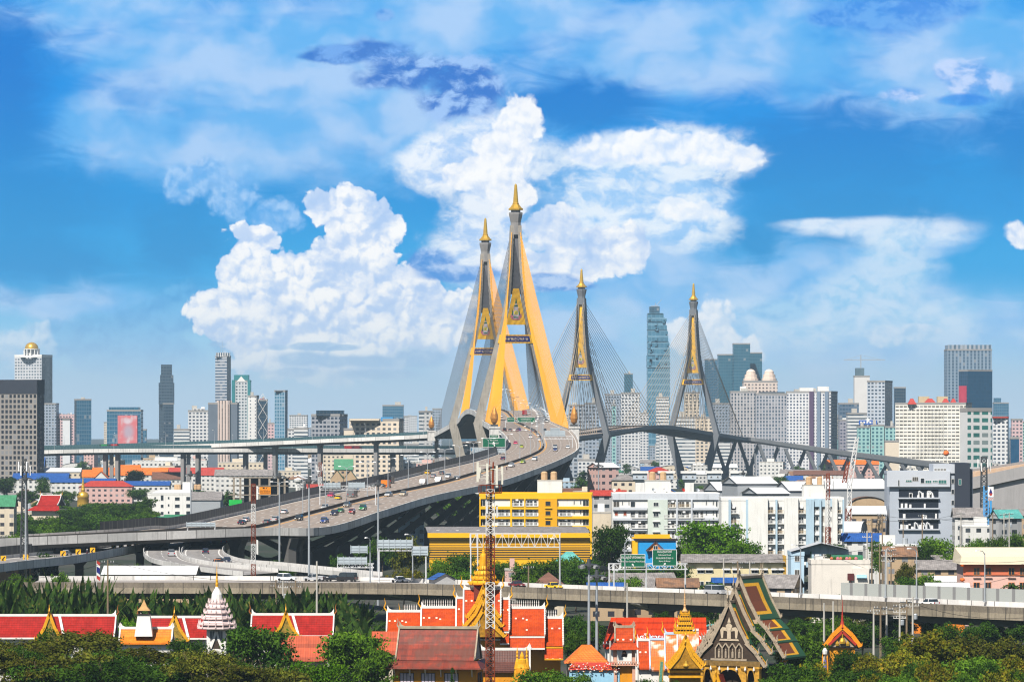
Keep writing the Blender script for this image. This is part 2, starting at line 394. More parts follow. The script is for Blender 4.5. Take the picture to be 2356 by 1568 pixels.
def facade(name, wall, glass, fh=3.1, bw=3.2, ww=0.62, wh=0.52, var=0.5, rough=0.25, curtain=0.2, mull=0.0, band=None, uoff=0.0, wvar=0.08, spec=0.5, streak=0.0):
 """wall with one window per bay and storey, laid out in metres on the wall itself"""
 if name in MATS: return MATS[name]
 m = bpy.data.materials.new(name); m.use_nodes = True; g = NT(m.node_tree)
 b = m.node_tree.nodes['Principled BSDF']
 tc = g.new('ShaderNodeTexCoord')
 x, y, _ = g.sep(tc.outputs['UV'])
 a = g.m('ADD', g.m('DIVIDE', x, bw), uoff); r = g.m('DIVIDE', y, fh)
 fa, fr = g.m('FRACT', a), g.m('FRACT', r)
 mk = g.m('LESS_THAN', g.m('ABSOLUTE', g.m('SUBTRACT', fr, 0.52)), wh / 2)
 if ww < 0.999: mk = g.m('MULTIPLY', mk, g.m('LESS_THAN', g.m('ABSOLUTE', g.m('SUBTRACT', fa, 0.5)), ww / 2))
 if mull: mk = g.m('MULTIPLY', mk, g.m('GREATER_THAN', g.m('ABSOLUTE', g.m('SUBTRACT', g.m('FRACT', g.m('MULTIPLY', fa, 2.0)), 0.5)), mull))
 cell = g.xyz(g.m('FLOOR', a), g.m('FLOOR', r), 0.0)
 w = g.white(cell)
 gc = g.v('SCALE', (*glass,), scale=g.m('MULTIPLY_ADD', w, var, 1.0 - var / 2))
 gc = g.mix(g.m('MULTIPLY', g.m('GREATER_THAN', g.white(g.v('ADD', cell, (7.3, 1.1, 0))), 1.0 - curtain), 0.6), gc, (0.36, 0.36, 0.37))
 n = g.noise(tc.outputs['Object'], 0.05, 4, 0.6)
 wc = g.v('SCALE', (*wall,), scale=g.m('MULTIPLY_ADD', g.m('SUBTRACT', n, 0.5), wvar * 6, 1.0))
 if band:
  wc = g.mix(g.m('LESS_THAN', fr, band[0]), wc, band[1])
 if streak:
  k = g.ss(g.noise(g.v('MULTIPLY', tc.outputs['Object'], (0.6, 0.6, 0.05)), 1.0, 4, 0.65), 0.5, 0.75)
  wc = g.mix(g.m('MULTIPLY', k, streak), wc, (0.1, 0.09, 0.08))
 nz = g.sep(g.new('ShaderNodeNewGeometry').outputs['Normal'])[2]
 mk = g.m('MULTIPLY', mk, g.m('LESS_THAN', g.m('ABSOLUTE', nz), 0.5))
 g.put(b.inputs['Base Color'], g.mix(mk, wc, gc))
 g.put(b.inputs['Roughness'], g.m('MULTIPLY_ADD', mk, rough - 0.8, 0.8))
 b.inputs['Specular IOR Level'].default_value = spec
 MATS[name] = m
 return m
def tiles(name, rgb, rgb2=None, pitch=0.5, rough=0.55, var=0.25, patch=0.0, course=0.5, spec=0.35, glint=0.0):
 """roof covering: courses down the slope and ribs along it (UV in metres: x along the ridge, y down the slope)"""
 if name in MATS: return MATS[name]
 m = bpy.data.materials.new(name); m.use_nodes = True; g = NT(m.node_tree)
 b = m.node_tree.nodes['Principled BSDF']
 tc = g.new('ShaderNodeTexCoord')
 x, y, _ = g.sep(tc.outputs['UV'])
 r = g.m('FRACT', g.m('DIVIDE', y, course)); q = g.m('FRACT', g.m('DIVIDE', x, pitch))
 n = g.noise(g.v('MULTIPLY', tc.outputs['UV'], (1.0, 1.0, 0)), 0.55, 4, 0.65, '2D')
 w = g.white(g.xyz(g.m('FLOOR', g.m('DIVIDE', x, pitch)), g.m('FLOOR', g.m('DIVIDE', y, course))))
 f = g.m('MULTIPLY_ADD', g.m('SUBTRACT', n, 0.5), var * 3.2, 1.0)
 f = g.m('MULTIPLY', f, g.m('MULTIPLY_ADD', w, var * 0.8, 1.0 - var * 0.4))
 c = g.v('SCALE', (*rgb,), scale=f)
 f2 = g.m('MULTIPLY', g.m('MULTIPLY_ADD', g.m('LESS_THAN', r, 0.3), -0.32, 1.08), g.m('MULTIPLY_ADD', g.m('LESS_THAN', q, 0.25), -0.14, 1.03)); c = g.v('SCALE', c, scale=f2)
 if rgb2: c = g.mix(g.m('MULTIPLY', g.ss(g.noise(tc.outputs['UV'], 0.35, 3, 0.6, '2D'), 0.42, 0.62), patch), c, rgb2)
 if glint: c = g.mix(g.m('GREATER_THAN', w, 1.0 - glint), c, (.8, .7, .55))  # scattered tiles coloured pale: sun glints painted into the base colour
 g.put(b.inputs['Base Color'], c); b.inputs['Roughness'].default_value = rough
 b.inputs['Specular IOR Level'].default_value = spec
 bp = g.new('ShaderNodeBump'); bp.inputs['Strength'].default_value = 0.6; bp.inputs['Distance'].default_value = 0.06
 h = g.m('ADD', g.m('MULTIPLY', r, 0.6), g.m('ABSOLUTE', g.m('SUBTRACT', q, 0.5)))
 g.put(bp.inputs['Height'], h); m.node_tree.links.new(bp.outputs[0], b.inputs['Normal'])
 MATS[name] = m
 return m
def leafmat(name, c1, c2, c3=None, scale=6.0):
 if name in MATS: return MATS[name]
 m = bpy.data.materials.new(name); m.use_nodes = True; g = NT(m.node_tree)
 m.node_tree.nodes.remove(m.node_tree.nodes['Principled BSDF'])
 out = m.node_tree.nodes['Material Output']
 tc = g.new('ShaderNodeTexCoord').outputs['Object']
 oi = g.new('ShaderNodeObjectInfo')
 n = g.noise(g.v('ADD', tc, g.v('SCALE', oi.outputs['Location'], scale=0.37)), scale, 3, 0.6)
 c = g.mix(g.ss(n, 0.34, 0.66), c1, c2)
 if c3: c = g.mix(g.ss(g.noise(tc, scale * 2.3, 2, 0.5), 0.55, 0.72), c, c3)
 c = g.v('SCALE', c, scale=g.m('MULTIPLY_ADD', oi.outputs['Random'], 0.75, 0.68))
 d = g.new('ShaderNodeBsdfDiffuse'); t = g.new('ShaderNodeBsdfTranslucent'); mx = g.new('ShaderNodeMixShader')
 g.put(d.inputs[0], c); g.put(t.inputs[0], g.v('MULTIPLY', c, (1.1, 1.25, 0.5))); mx.inputs[0].default_value = 0.22
 L = m.node_tree.links
 L.new(d.outputs[0], mx.inputs[1]); L.new(t.outputs[0], mx.inputs[2]); L.new(mx.outputs[0], out.inputs['Surface'])
 MATS[name] = m
 return m
CONC = mat('weathered_concrete', (0.36, 0.33, 0.28), 0.85, 0.18, 0.12, streak=0.75, fine=0.1)
CONCP = mat('pale_concrete', (0.50, 0.47, 0.42), 0.85, 0.12, 0.12, streak=0.5)
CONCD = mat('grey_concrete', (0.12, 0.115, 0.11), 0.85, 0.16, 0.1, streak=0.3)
CONCB = mat('bridge_concrete', (0.26, 0.25, 0.245), 0.8, 0.12, 0.06, streak=0.4)
WHITE = mat('white_paint', (0.78, 0.77, 0.74), 0.6, 0.07, 0.3, streak=0.25)
WHITEC = mat('clean_white_paint', (0.82, 0.81, 0.79), 0.5, 0.04, 0.5)
STEEL = mat('galvanised_steel', (0.42, 0.45, 0.48), 0.45, 0.1, 1.0, metal=0.3)
STEELW = mat('pale_steel', (0.62, 0.63, 0.64), 0.5, 0.08, 1.0)
DSTEEL = mat('dark_steel', (0.06, 0.065, 0.07), 0.5, 0.15, 1.0)
YEL = mat('yellow_paint', (0.86, 0.47, 0.008), 0.55, 0.07, 0.2)
YELC = mat('yellow_cable_sheath', (0.80, 0.36, 0.02), 0.45, 0.05, 0.2)
GOLD = mat('gold_leaf', (0.85, 0.5, 0.06), 0.3, 0.15, 0.5, metal=0.6, spec=0.6)
GOLDM = mat('gilt_plaster', (0.78, 0.38, 0.015), 0.5, 0.2, 1.2, metal=0.15)
BLACK = mat('black_rubber', (0.02, 0.02, 0.02), 0.8, 0.1, 2.0)
GLASSD = mat('dark_glass', (0.025, 0.035, 0.045), 0.12, 0.1, 0.5, spec=0.7)
GREENS = mat('green_sign_face', (0.003, 0.115, 0.055), 0.5, 0.06, 0.2)
NAVY = mat('navy_banner', (0.008, 0.012, 0.16), 0.6, 0.05, 0.2)
RED = mat('red_paint', (0.42, 0.035, 0.02), 0.6, 0.15, 0.5)
LETTER = mat('white_lettering', (0.82, 0.82, 0.8), 0.6, 0.03, 1.0)
WOOD = mat('grey_wood', (0.23, 0.17, 0.11), 0.85, 0.2, 1.0)
BARK = mat('bark', (0.11, 0.08, 0.055), 0.95, 0.25, 1.5)
def text_mesh(txt, height, depth_=0.05, align='CENTER', xs=1.0):
 cu = bpy.data.curves.new('lettering', 'FONT'); cu.body = txt; cu.size = height / 0.72; cu.align_x = align; cu.align_y = 'CENTER'
 cu.extrude = depth_; cu.resolution_u = 2
 o = bpy.data.objects.new('lettering', cu); COL.objects.link(o)
 dg = bpy.context.evaluated_depsgraph_get(); me = bpy.data.meshes.new_from_object(o.evaluated_get(dg))
 bpy.data.objects.remove(o); bpy.data.curves.remove(cu)
 me.transform(Matrix.Rotation(R(90), 4, 'X') @ Matrix.Scale(xs, 4, (1, 0, 0)))
 return me
def text_part(name, txt, height, loc, m, parent, xs=1.0, rz=0.0, width=None):
 """raised lettering facing -y; width squeezes it to fit"""
 me = text_mesh(txt, height, 0.04, xs=xs)
 if width and len(me.vertices):
  w = max(v.co.x for v in me.vertices) - min(v.co.x for v in me.vertices)
  if w > 0: me.transform(Matrix.Scale(width / w, 4, (1, 0, 0)))
 me.materials.clear(); me.materials.append(m)
 return link(name, me, parent, loc, rz)
# ================================================================ ground
def build_ground():
 m = bpy.data.materials.new('ground_soil'); m.use_nodes = True; g = NT(m.node_tree); b = m.node_tree.nodes['Principled BSDF']
 tc = g.new('ShaderNodeTexCoord').outputs['Object']
 n1 = g.noise(tc, 0.02, 5, 0.6); n2 = g.noise(tc, 0.25, 4, 0.6)
 c = g.mix(g.ss(n1, 0.42, 0.6), (0.014, 0.024, 0.009), (0.05, 0.045, 0.036))
 c = g.mix(g.ss(n2, 0.5, 0.75), c, (0.05, 0.07, 0.025))
 g.put(b.inputs['Base Color'], c); b.inputs['Roughness'].default_value = 0.95
 q = MB(); q.face([(-9000, -300, 0), (9000, -300, 0), (9000, 17000, 0), (-9000, 17000, 0)])
 o = q.build('ground', m); o['kind'] = 'structure'
build_ground()
# ================================================================ elevated roads
def roadmat(name, lanes, base=(0.30, 0.25, 0.215), median=False, width=32.0, yellow=True, dash=True):
 m = bpy.data.materials.new(name); m.use_nodes = True; g = NT(m.node_tree); b = m.node_tree.nodes['Principled BSDF']
 tc = g.new('ShaderNodeTexCoord'); x, y, _ = g.sep(tc.outputs['UV'])
 n = g.noise(g.xyz(g.m('MULTIPLY', x, width), g.m('MULTIPLY', y, 0.12)), 0.8, 4, 0.6, '2D')
 tr = g.m('ABSOLUTE', g.m('SUBTRACT', g.m('FRACT', g.m('MULTIPLY', x, lanes)), 0.5))
 f = g.m('ADD', g.m('MULTIPLY_ADD', n, 0.5, 0.72), g.m('MULTIPLY', g.ss(tr, 0.12, 0.3), -0.09))
 c = g.v('SCALE', base, scale=f)
 f = g.m('MULTIPLY', f, g.m('MULTIPLY_ADD', g.m('LESS_THAN', g.m('FRACT', g.m('DIVIDE', y, 20.0)), 0.02), -0.18, 1.0))
 f = g.m('MULTIPLY', f, g.m('MULTIPLY_ADD', g.white(g.xyz(g.m('FLOOR', g.m('MULTIPLY', x, lanes)), g.m('FLOOR', g.m('DIVIDE', y, 20.0)))), 0.08, 0.96))
 wl = 0.20 / width
 fx = g.m('MULTIPLY', g.m('ABSOLUTE', g.m('SUBTRACT', g.m('FRACT', g.m('ADD', g.m('MULTIPLY', x, lanes), 0.5)), 0.5)), 1.0 / lanes)
 ln = g.m('LESS_THAN', fx, wl * 0.7)
 if dash: ln = g.m('MULTIPLY', ln, g.m('LESS_THAN', g.m('FRACT', g.m('DIVIDE', y, 12.0)), 0.42))
 inner = g.m('MULTIPLY', g.m('GREATER_THAN', x, 0.06), g.m('LESS_THAN', x, 0.94))
 ln = g.m('MULTIPLY', ln, inner)
 edge = g.m('LESS_THAN', g.m('ABSOLUTE', g.m('SUBTRACT', g.m('ABSOLUTE', g.m('SUBTRACT', x, 0.5)), 0.5 - 1.0 / width)), wl)
 c = g.mix(g.m('MULTIPLY', g.m('MAXIMUM', ln, edge), 0.8), c, (0.72, 0.7, 0.66))
 if median:
  ye = g.m('LESS_THAN', g.m('ABSOLUTE', g.m('SUBTRACT', g.m('ABSOLUTE', g.m('SUBTRACT', x, 0.5)), 1.5 / width)), 0.28 / width)
  c = g.mix(ye, c, (0.62, 0.30, 0.05))
 g.put(b.inputs['Base Color'], c); b.inputs['Roughness'].default_value = 0.85
 return m
def catmull(P, n):
 out = []
 for i in range(len(P) - 1):
  p0, p1, p2, p3 = P[max(i - 1, 0)], P[i], P[i + 1], P[min(i + 2, len(P) - 1)]
  for k in range(n):
   t = k / n
   out.append(tuple(0.5 * (2 * b + (c - a) * t + (2 * a - 5 * b + 4 * c - d) * t * t + (3 * b - a - 3 * c + d) * t ** 3) for a, b, c, d in zip(p0, p1, p2, p3)))
 out.append(tuple(P[-1]))
 return out
class Road:
 def __init__(s, st, n=8):
  s.s = catmull(st, n); s.len = [0.0]
  for a, b in zip(s.s, s.s[1:]):
   s.len.append(s.len[-1] + math.hypot((a[0] + a[2] - b[0] - b[2]) / 2, (a[1] + a[3] - b[1] - b[3]) / 2))
 def L(s, i): q = s.s[i]; return Vector((q[0], q[1], q[4]))
 def Rr(s, i): q = s.s[i]; return Vector((q[2], q[3], q[4]))
 def p(s, d, t):
  """point d metres along, t across (0 left edge .. 1 right edge) and heading"""
  i = 0
  while i < len(s.len) - 2 and s.len[i + 1] < d: i += 1
  f = (d - s.len[i]) / max(1e-6, s.len[i + 1] - s.len[i])
  a = s.L(i).lerp(s.Rr(i), t); b = s.L(i + 1).lerp(s.Rr(i + 1), t)
  return a.lerp(b, f), math.atan2(b.y - a.y, b.x - a.x)
 def find(s, u, v):
  best = None
  for i in range(len(s.s) - 1):
   for k in range(3):
    for t in [j / 40 for j in range(2, 39)]:
     a = s.L(i).lerp(s.Rr(i), t); b = s.L(i + 1).lerp(s.Rr(i + 1), t); p = a.lerp(b, k / 3)
     q = uv_of(p); e = (q[0] - u) ** 2 + (q[1] - v) ** 2
     if best is None or e < best[0]: best = (e, p, math.atan2(b.y - a.y, b.x - a.x))
  return best[1], best[2]
 def sheet(s, name, m, parent, lift=0.0):
  q = MB()
  for i in range(len(s.s) - 1):
   a, b, c, d = s.L(i), s.Rr(i), s.Rr(i + 1), s.L(i + 1)
   z = Vector((0, 0, lift))
   q.face([a + z, b + z, c + z, d + z], 0, [(0, s.len[i]), (1, s.len[i]), (1, s.len[i + 1]), (0, s.len[i + 1])])
  return q.build(name, m, parent)
 def wall(s, name, m, parent, side, h0, h1, th=0.35, out=0.0, i0=0, i1=None):
  """upright band along one edge, from h0 to h1 relative to the road"""
  q = MB(); i1 = len(s.s) - 1 if i1 is None else i1
  for i in range(i0, i1):
   A, B = (s.L(i), s.L(i + 1)) if side == 'L' else (s.Rr(i), s.Rr(i + 1))
   oa = (s.L(i) - s.Rr(i)).normalized() * (1 if side == 'L' else -1); ob = (s.L(i + 1) - s.Rr(i + 1)).normalized() * (1 if side == 'L' else -1)
   a0, a1 = A + oa * (out + th), A + oa * out; b0, b1 = B + ob * (out + th), B + ob * out
   up = lambda p, h: (p.x, p.y, p.z + h)
   ua, ub = s.len[i], s.len[i + 1]
   uvq = [(ua, h0), (ub, h0), (ub, h1), (ua, h1)]
   q.face([up(a0, h0), up(b0, h0), up(b0, h1), up(a0, h1)], 0, uvq)
   q.face([up(b1, h0), up(a1, h0), up(a1, h1), up(b1, h1)], 0, uvq)
   q.face([up(a0, h1), up(b0, h1), up(b1, h1), up(a1, h1)], 0, uvq)
   q.face([up(a1, h0), up(b1, h0), up(b0, h0), up(a0, h0)], 0, uvq)
  return q.build(name, m, parent)
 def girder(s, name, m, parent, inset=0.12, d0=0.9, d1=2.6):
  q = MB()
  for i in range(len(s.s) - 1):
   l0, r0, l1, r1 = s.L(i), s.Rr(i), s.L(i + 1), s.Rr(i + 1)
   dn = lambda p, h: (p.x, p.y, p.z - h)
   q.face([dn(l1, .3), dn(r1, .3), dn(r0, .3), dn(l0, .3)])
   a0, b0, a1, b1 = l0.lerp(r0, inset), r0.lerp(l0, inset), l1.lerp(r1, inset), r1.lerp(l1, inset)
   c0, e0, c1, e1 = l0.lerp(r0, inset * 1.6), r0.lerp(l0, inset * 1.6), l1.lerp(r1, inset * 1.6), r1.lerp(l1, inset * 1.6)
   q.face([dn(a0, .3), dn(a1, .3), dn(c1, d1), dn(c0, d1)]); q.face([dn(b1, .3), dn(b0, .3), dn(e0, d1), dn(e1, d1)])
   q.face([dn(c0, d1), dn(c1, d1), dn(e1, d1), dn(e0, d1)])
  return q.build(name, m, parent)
 def median(s, name, m, parent, w=0.6, h=0.95, t=0.5):
  q = MB()
  for i in range(len(s.s) - 1):
   a = s.L(i).lerp(s.Rr(i), t); b = s.L(i + 1).lerp(s.Rr(i + 1), t)
   x = (s.Rr(i) - s.L(i)).normalized() * w / 2; y = (s.Rr(i + 1) - s.L(i + 1)).normalized() * w / 2; z = Vector((0, 0, h))
   q.face([a - x, b - y, b - y * .5 + z, a - x * .5 + z]); q.face([b + y, a + x, a + x * .5 + z, b + y * .5 + z]); q.face([a - x * .5 + z, b - y * .5 + z, b + y * .5 + z, a + x * .5 + z])
  return q.build(name, m, parent)
PARW = mat('parapet_concrete', (0.68, 0.66, 0.63), 0.8, 0.07, 0.1, streak=0.55, fine=0.08, panel=10.0)
def fence_mat(name, c0, c1, pitch):
 m = bpy.data.materials.new(name); m.use_nodes = True; g = NT(m.node_tree); b = m.node_tree.nodes['Principled BSDF']
 x, y, _ = g.sep(g.new('ShaderNodeTexCoord').outputs['UV'])
 k = g.m('LESS_THAN', g.m('FRACT', g.m('DIVIDE', x, pitch)), 0.2)
 g.put(b.inputs['Base Color'], g.mix(k, c0, c1)); b.inputs['Roughness'].default_value = 0.5
 return m
FENCED = fence_mat('dark_noise_panel', (0.035, 0.04, 0.045), (0.11, 0.11, 0.1), 3.0)
FENCEG = fence_mat('green_noise_panel', (0.03, 0.085, 0.10), (0.06, 0.12, 0.135), 2.0)
FENCEL = fence_mat('grey_noise_panel', (0.36, 0.38, 0.36), (0.2, 0.2, 0.2), 4.2)
SLATEC = mat('slate_concrete', (0.155, 0.165, 0.18), 0.8, 0.14, 0.06, streak=0.4)
def y_pier(parent, c, hd, ztop, half, m=CONCD, stem=0.42, w=4.0, d=2.6, base=5.5):
 """pier spreading into two arms under the deck; local heading hd across the road"""
 q = MB(); X = Vector((math.cos(hd), math.sin(hd), 0)); c = Vector((c[0], c[1], 0)); zs = ztop * stem
 Y = Vector((-math.sin(hd), math.cos(hd), 0))
 def rect(o, wx, wy): return [o - X * wx / 2 - Y * wy / 2, o + X * wx / 2 - Y * wy / 2, o + X * wx / 2 + Y * wy / 2, o - X * wx / 2 + Y * wy / 2]
 up = lambda z: Vector((0, 0, z))
 q.hexa(rect(c, base, d), rect(c + up(zs), base, d))
 for sg in (-1, 1):
  q.hexa(rect(c + X * sg * (base / 2 - w * .35) + up(zs - .02), w * .8, d * .96), rect(c + X * sg * half + up(ztop), w * .8, d * .96))
 return q.build('pier', m, parent)
def t_pier(parent, c, hd, ztop, half, m=CONCD, w=2.4, d=2.2, flare=2.6):
 q = MB(); X = Vector((math.cos(hd), math.sin(hd), 0)); Y = Vector((-math.sin(hd), math.cos(hd), 0)); c = Vector((c[0], c[1], 0))
 def rect(o, wx, wy): return [o - X * wx / 2 - Y * wy / 2, o + X * wx / 2 - Y * wy / 2, o + X * wx / 2 + Y * wy / 2, o - X * wx / 2 + Y * wy / 2]
 up = lambda z: Vector((0, 0, z))
 q.hexa(rect(c, w, d), rect(c + up(ztop - flare), w, d)); q.hexa(rect(c + up(ztop - flare), w, d), rect(c + up(ztop), half * 2, d * 1.02))
 return q.build('pier', m, parent)
# ---- the big highway climbing to the bridge
HW = Road([(-269, 1082, -260, 1070, 9.5), (-209, 1132, -200, 1120, 11), (-150, 1181, -140, 1169, 12.8), (-118, 1222, -100, 1203, 13.8), (-106, 1256, -72, 1228, 14.3),
   (-100, 1275, -54, 1250, 14.2), (-84, 1350, -40.7, 1340, 17.2), (-68, 1440, -26.8, 1430, 20.4), (-47.5, 1555, -5, 1550, 23.7), (-31, 1655, 8.6, 1650, 27.1),
   (-15.5, 1722, 19.1, 1720, 30.4), (-5, 1800, 27, 1800, 33.6), (-1.6, 1900, 29.6, 1900, 36.2), (-3.2, 2030, 30.4, 2030, 39.4), (-6.5, 2168, 29.8, 2168, 42.4)])
def build_highway():
 t = thing('elevated_highway', 'broad multi-lane elevated highway climbing in an S-curve to the nearest gold-spired bridge', 'elevated road')
 HW.sheet('road_surface', roadmat('highway_surface', 8, base=(0.31, 0.252, 0.208), median=True, width=36), t)
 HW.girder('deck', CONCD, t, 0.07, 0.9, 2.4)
 HW.wall('parapet', PARW, t, 'R', -1.3, 1.0); HW.wall('parapet', PARW, t, 'L', -1.0, 1.0)
 n = len(HW.s)
 i0 = 24
 HW.median('median_barrier', PARW, t)
 HW.wall('noise_fence', FENCED, t, 'L', 1.0, 3.4, 0.1, 0.05, i0, n - 14)
 d = 285.0
 while d < HW.len[-1] - 90:
  p, h = HW.p(d, 0.5); a, _ = HW.p(d, 0.0); b, _ = HW.p(d, 1.0)
  y_pier(t, (p.x, p.y), h - math.pi / 2, p.z - 1.9, (b - a).length / 2 - 3.0, w=4.4, d=3.0, base=9.0, stem=0.40)
  d += 40
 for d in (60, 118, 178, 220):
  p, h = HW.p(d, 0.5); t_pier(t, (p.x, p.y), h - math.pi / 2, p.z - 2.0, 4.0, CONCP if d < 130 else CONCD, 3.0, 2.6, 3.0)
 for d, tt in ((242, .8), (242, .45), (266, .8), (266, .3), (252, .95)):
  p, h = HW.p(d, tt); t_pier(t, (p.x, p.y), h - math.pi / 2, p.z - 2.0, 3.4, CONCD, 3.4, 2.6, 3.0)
build_highway()
# ---- near bridge deck, then the approach turning off left
BD = Road([(-6.5, 2168, 29.8, 2168, 42.4), (-16, 2300, 20, 2300, 47.4), (-20.5, 2390, 15.5, 2390, 52.4), (-25.5, 2490, 10.5, 2490, 54.2), (-30, 2590, 6, 2590, 52.4), (-34.7, 2675, 1.3, 2675, 48), (-51, 2805, -14, 2812, 40)])
def bridge_deck(R_, label, w, slab=PARW):
 t = thing('bridge_deck', label, 'bridge deck')
 R_.sheet('road_surface', roadmat('bridge_surface', 7, base=(0.31, 0.255, 0.215), median=True, width=w), t)
 R_.girder('deck', CONCD, t, 0.05, 1.2, 3.2)
 R_.wall('parapet', slab, t, 'R', -2.0, 0.9); R_.wall('parapet', slab, t, 'L', -2.0, 0.9)
 R_.median('median_barrier', PARW, t)
 q = MB(); d = 4.0
 while d < R_.len[-1]:
  a, h = R_.p(d, 0.02); b, _ = R_.p(d, 0.98); z = Vector((0, 0, -2.6)); q.beam(a + z, b + z, .5, 1.3); d += 4.5
 q.build('cross_beam', CONCD, t)
 return t
bridge_deck(BD, 'arched deck of the nearest cable-stayed bridge, humped between its two gold pylons', 36)
def wy(u, v, Y): return (atx(u, Y), Y, atz(v, Y) - 1.0)
def run(pts, w):
 out = []
 for (u, v, Y) in pts: x, y, z = wy(u, v, Y); out.append((x, y, x + w * .15, y + w, z))
 return Road(out, 6)
UA = run([(1000, 997, 2806), (940, 1001, 2808), (765, 1008.5, 2825), (515, 1019, 2870), (250, 1027, 2915), (100, 1031, 2930), (-60, 1035, 2925)], 15)
LA = run([(-60, 1040, 2850), (0, 1038.5, 2855), (200, 1032.5, 2858), (500, 1031, 2860), (800, 1031.5, 2870), (1000, 1032, 2900), (1075, 1033, 2950)], 15)
def approach(R_, label, fence, cols, parh=1.0):
 t = thing('elevated_viaduct', label, 'elevated road')
 R_.sheet('road_surface', roadmat('approach_surface', 4, width=15), t)
 R_.girder('deck', CONCD, t, 0.14, 0.9, 3.0)
 R_.wall('parapet', PARW, t, 'L', -1.5, parh); R_.wall('parapet', PARW, t, 'R', -1.5, parh)
 if fence: R_.wall('noise_fence', FENCEG, t, 'R', parh, parh + 2.0, 0.1)
 for u in cols:
  best = min(range(len(R_.s) * 4 - 4), key=lambda k: abs(uv_of(R_.p(R_.len[-1] * k / (len(R_.s) * 4 - 4), .5)[0])[0] - u))
  p, h = R_.p(R_.len[-1] * best / (len(R_.s) * 4 - 4), 0.5)
  t_pier(t, (p.x, p.y), h - math.pi / 2, p.z - 2.6, 2.6, CONCB, 2.9, 2.6, 2.0)
 return t
approach(UA, 'upper curved viaduct leaving the far gold pylon to the left, with green barriers', True, (240, 271, 423, 455, 566, 634, 735, 866, 1003))
approach(LA, 'lower straight viaduct with white parapet crossing the left half under the curved one', True, (88, 255, 436, 612, 905))
# ---- far bridge deck and its long right-hand approach
def cw(x, y, z, hx, hy, w): n = math.hypot(hx, hy); ax, ay = -hy / n * w / 2, hx / n * w / 2; return (x + ax, y + ay, x - ax, y - ay, z)
FD = Road([cw(-30, 3120, 33, 60, 60, 34), cw(17, 3170, 35.6, 90, 300, 34), cw(53.6, 3290, 39.2, 100, 325, 34), cw(104, 3452, 45.4, 100, 325, 34), cw(153.8, 3615, 39.6, 100, 325, 34), cw(186, 3720, 35.0, 90, 220, 34)])
bridge_deck(FD, 'arched deck of the farther cable-stayed bridge beyond the river', 34, mat('fascia_grey', (0.21, 0.22, 0.23), 0.8, 0.1, 0.1))
FA = Road([cw(186, 3720, 35, 90, 180, 34), (206, 3765, 213, 3742, 34.4), (252, 3640, 247, 3618, 28.2), (280, 3500, 273, 3480, 23.6), (303, 3350, 295, 3330, 20.2), (322, 3200, 313, 3180, 17.2), (342, 3040, 333, 3025, 14.5)], 6)
def far_approach():
 t = thing('elevated_viaduct', 'long grey descending viaduct on V-shaped piers right of the farther bridge', 'elevated road')
 FA.sheet('road_surface', roadmat('far_approach_surface', 6, width=24), t); FA.girder('deck', CONCD, t, 0.08, 1.2, 3.4)
 gm = mat('fascia_grey', ())
 FA.wall('parapet', gm, t, 'R', -2.2, 1.0); FA.wall('parapet', gm, t, 'L', -2.2, 1.0)
 for u in (1668, 1720, 1768, 1832, 1882, 1932, 1980, 2022, 2062, 2100, 2138):
  N = 200; k = min(range(N), key=lambda k: abs(uv_of(FA.p(FA.len[-1] * k / N, .5)[0])[0] - u)); p, h = FA.p(FA.len[-1] * k / N, .5)
  y_pier(t, (p.x, p.y), 0.1, p.z - 2.6, 9.0, SLATEC, 0.34, 3.6, 3.0, 6.0)
far_approach()
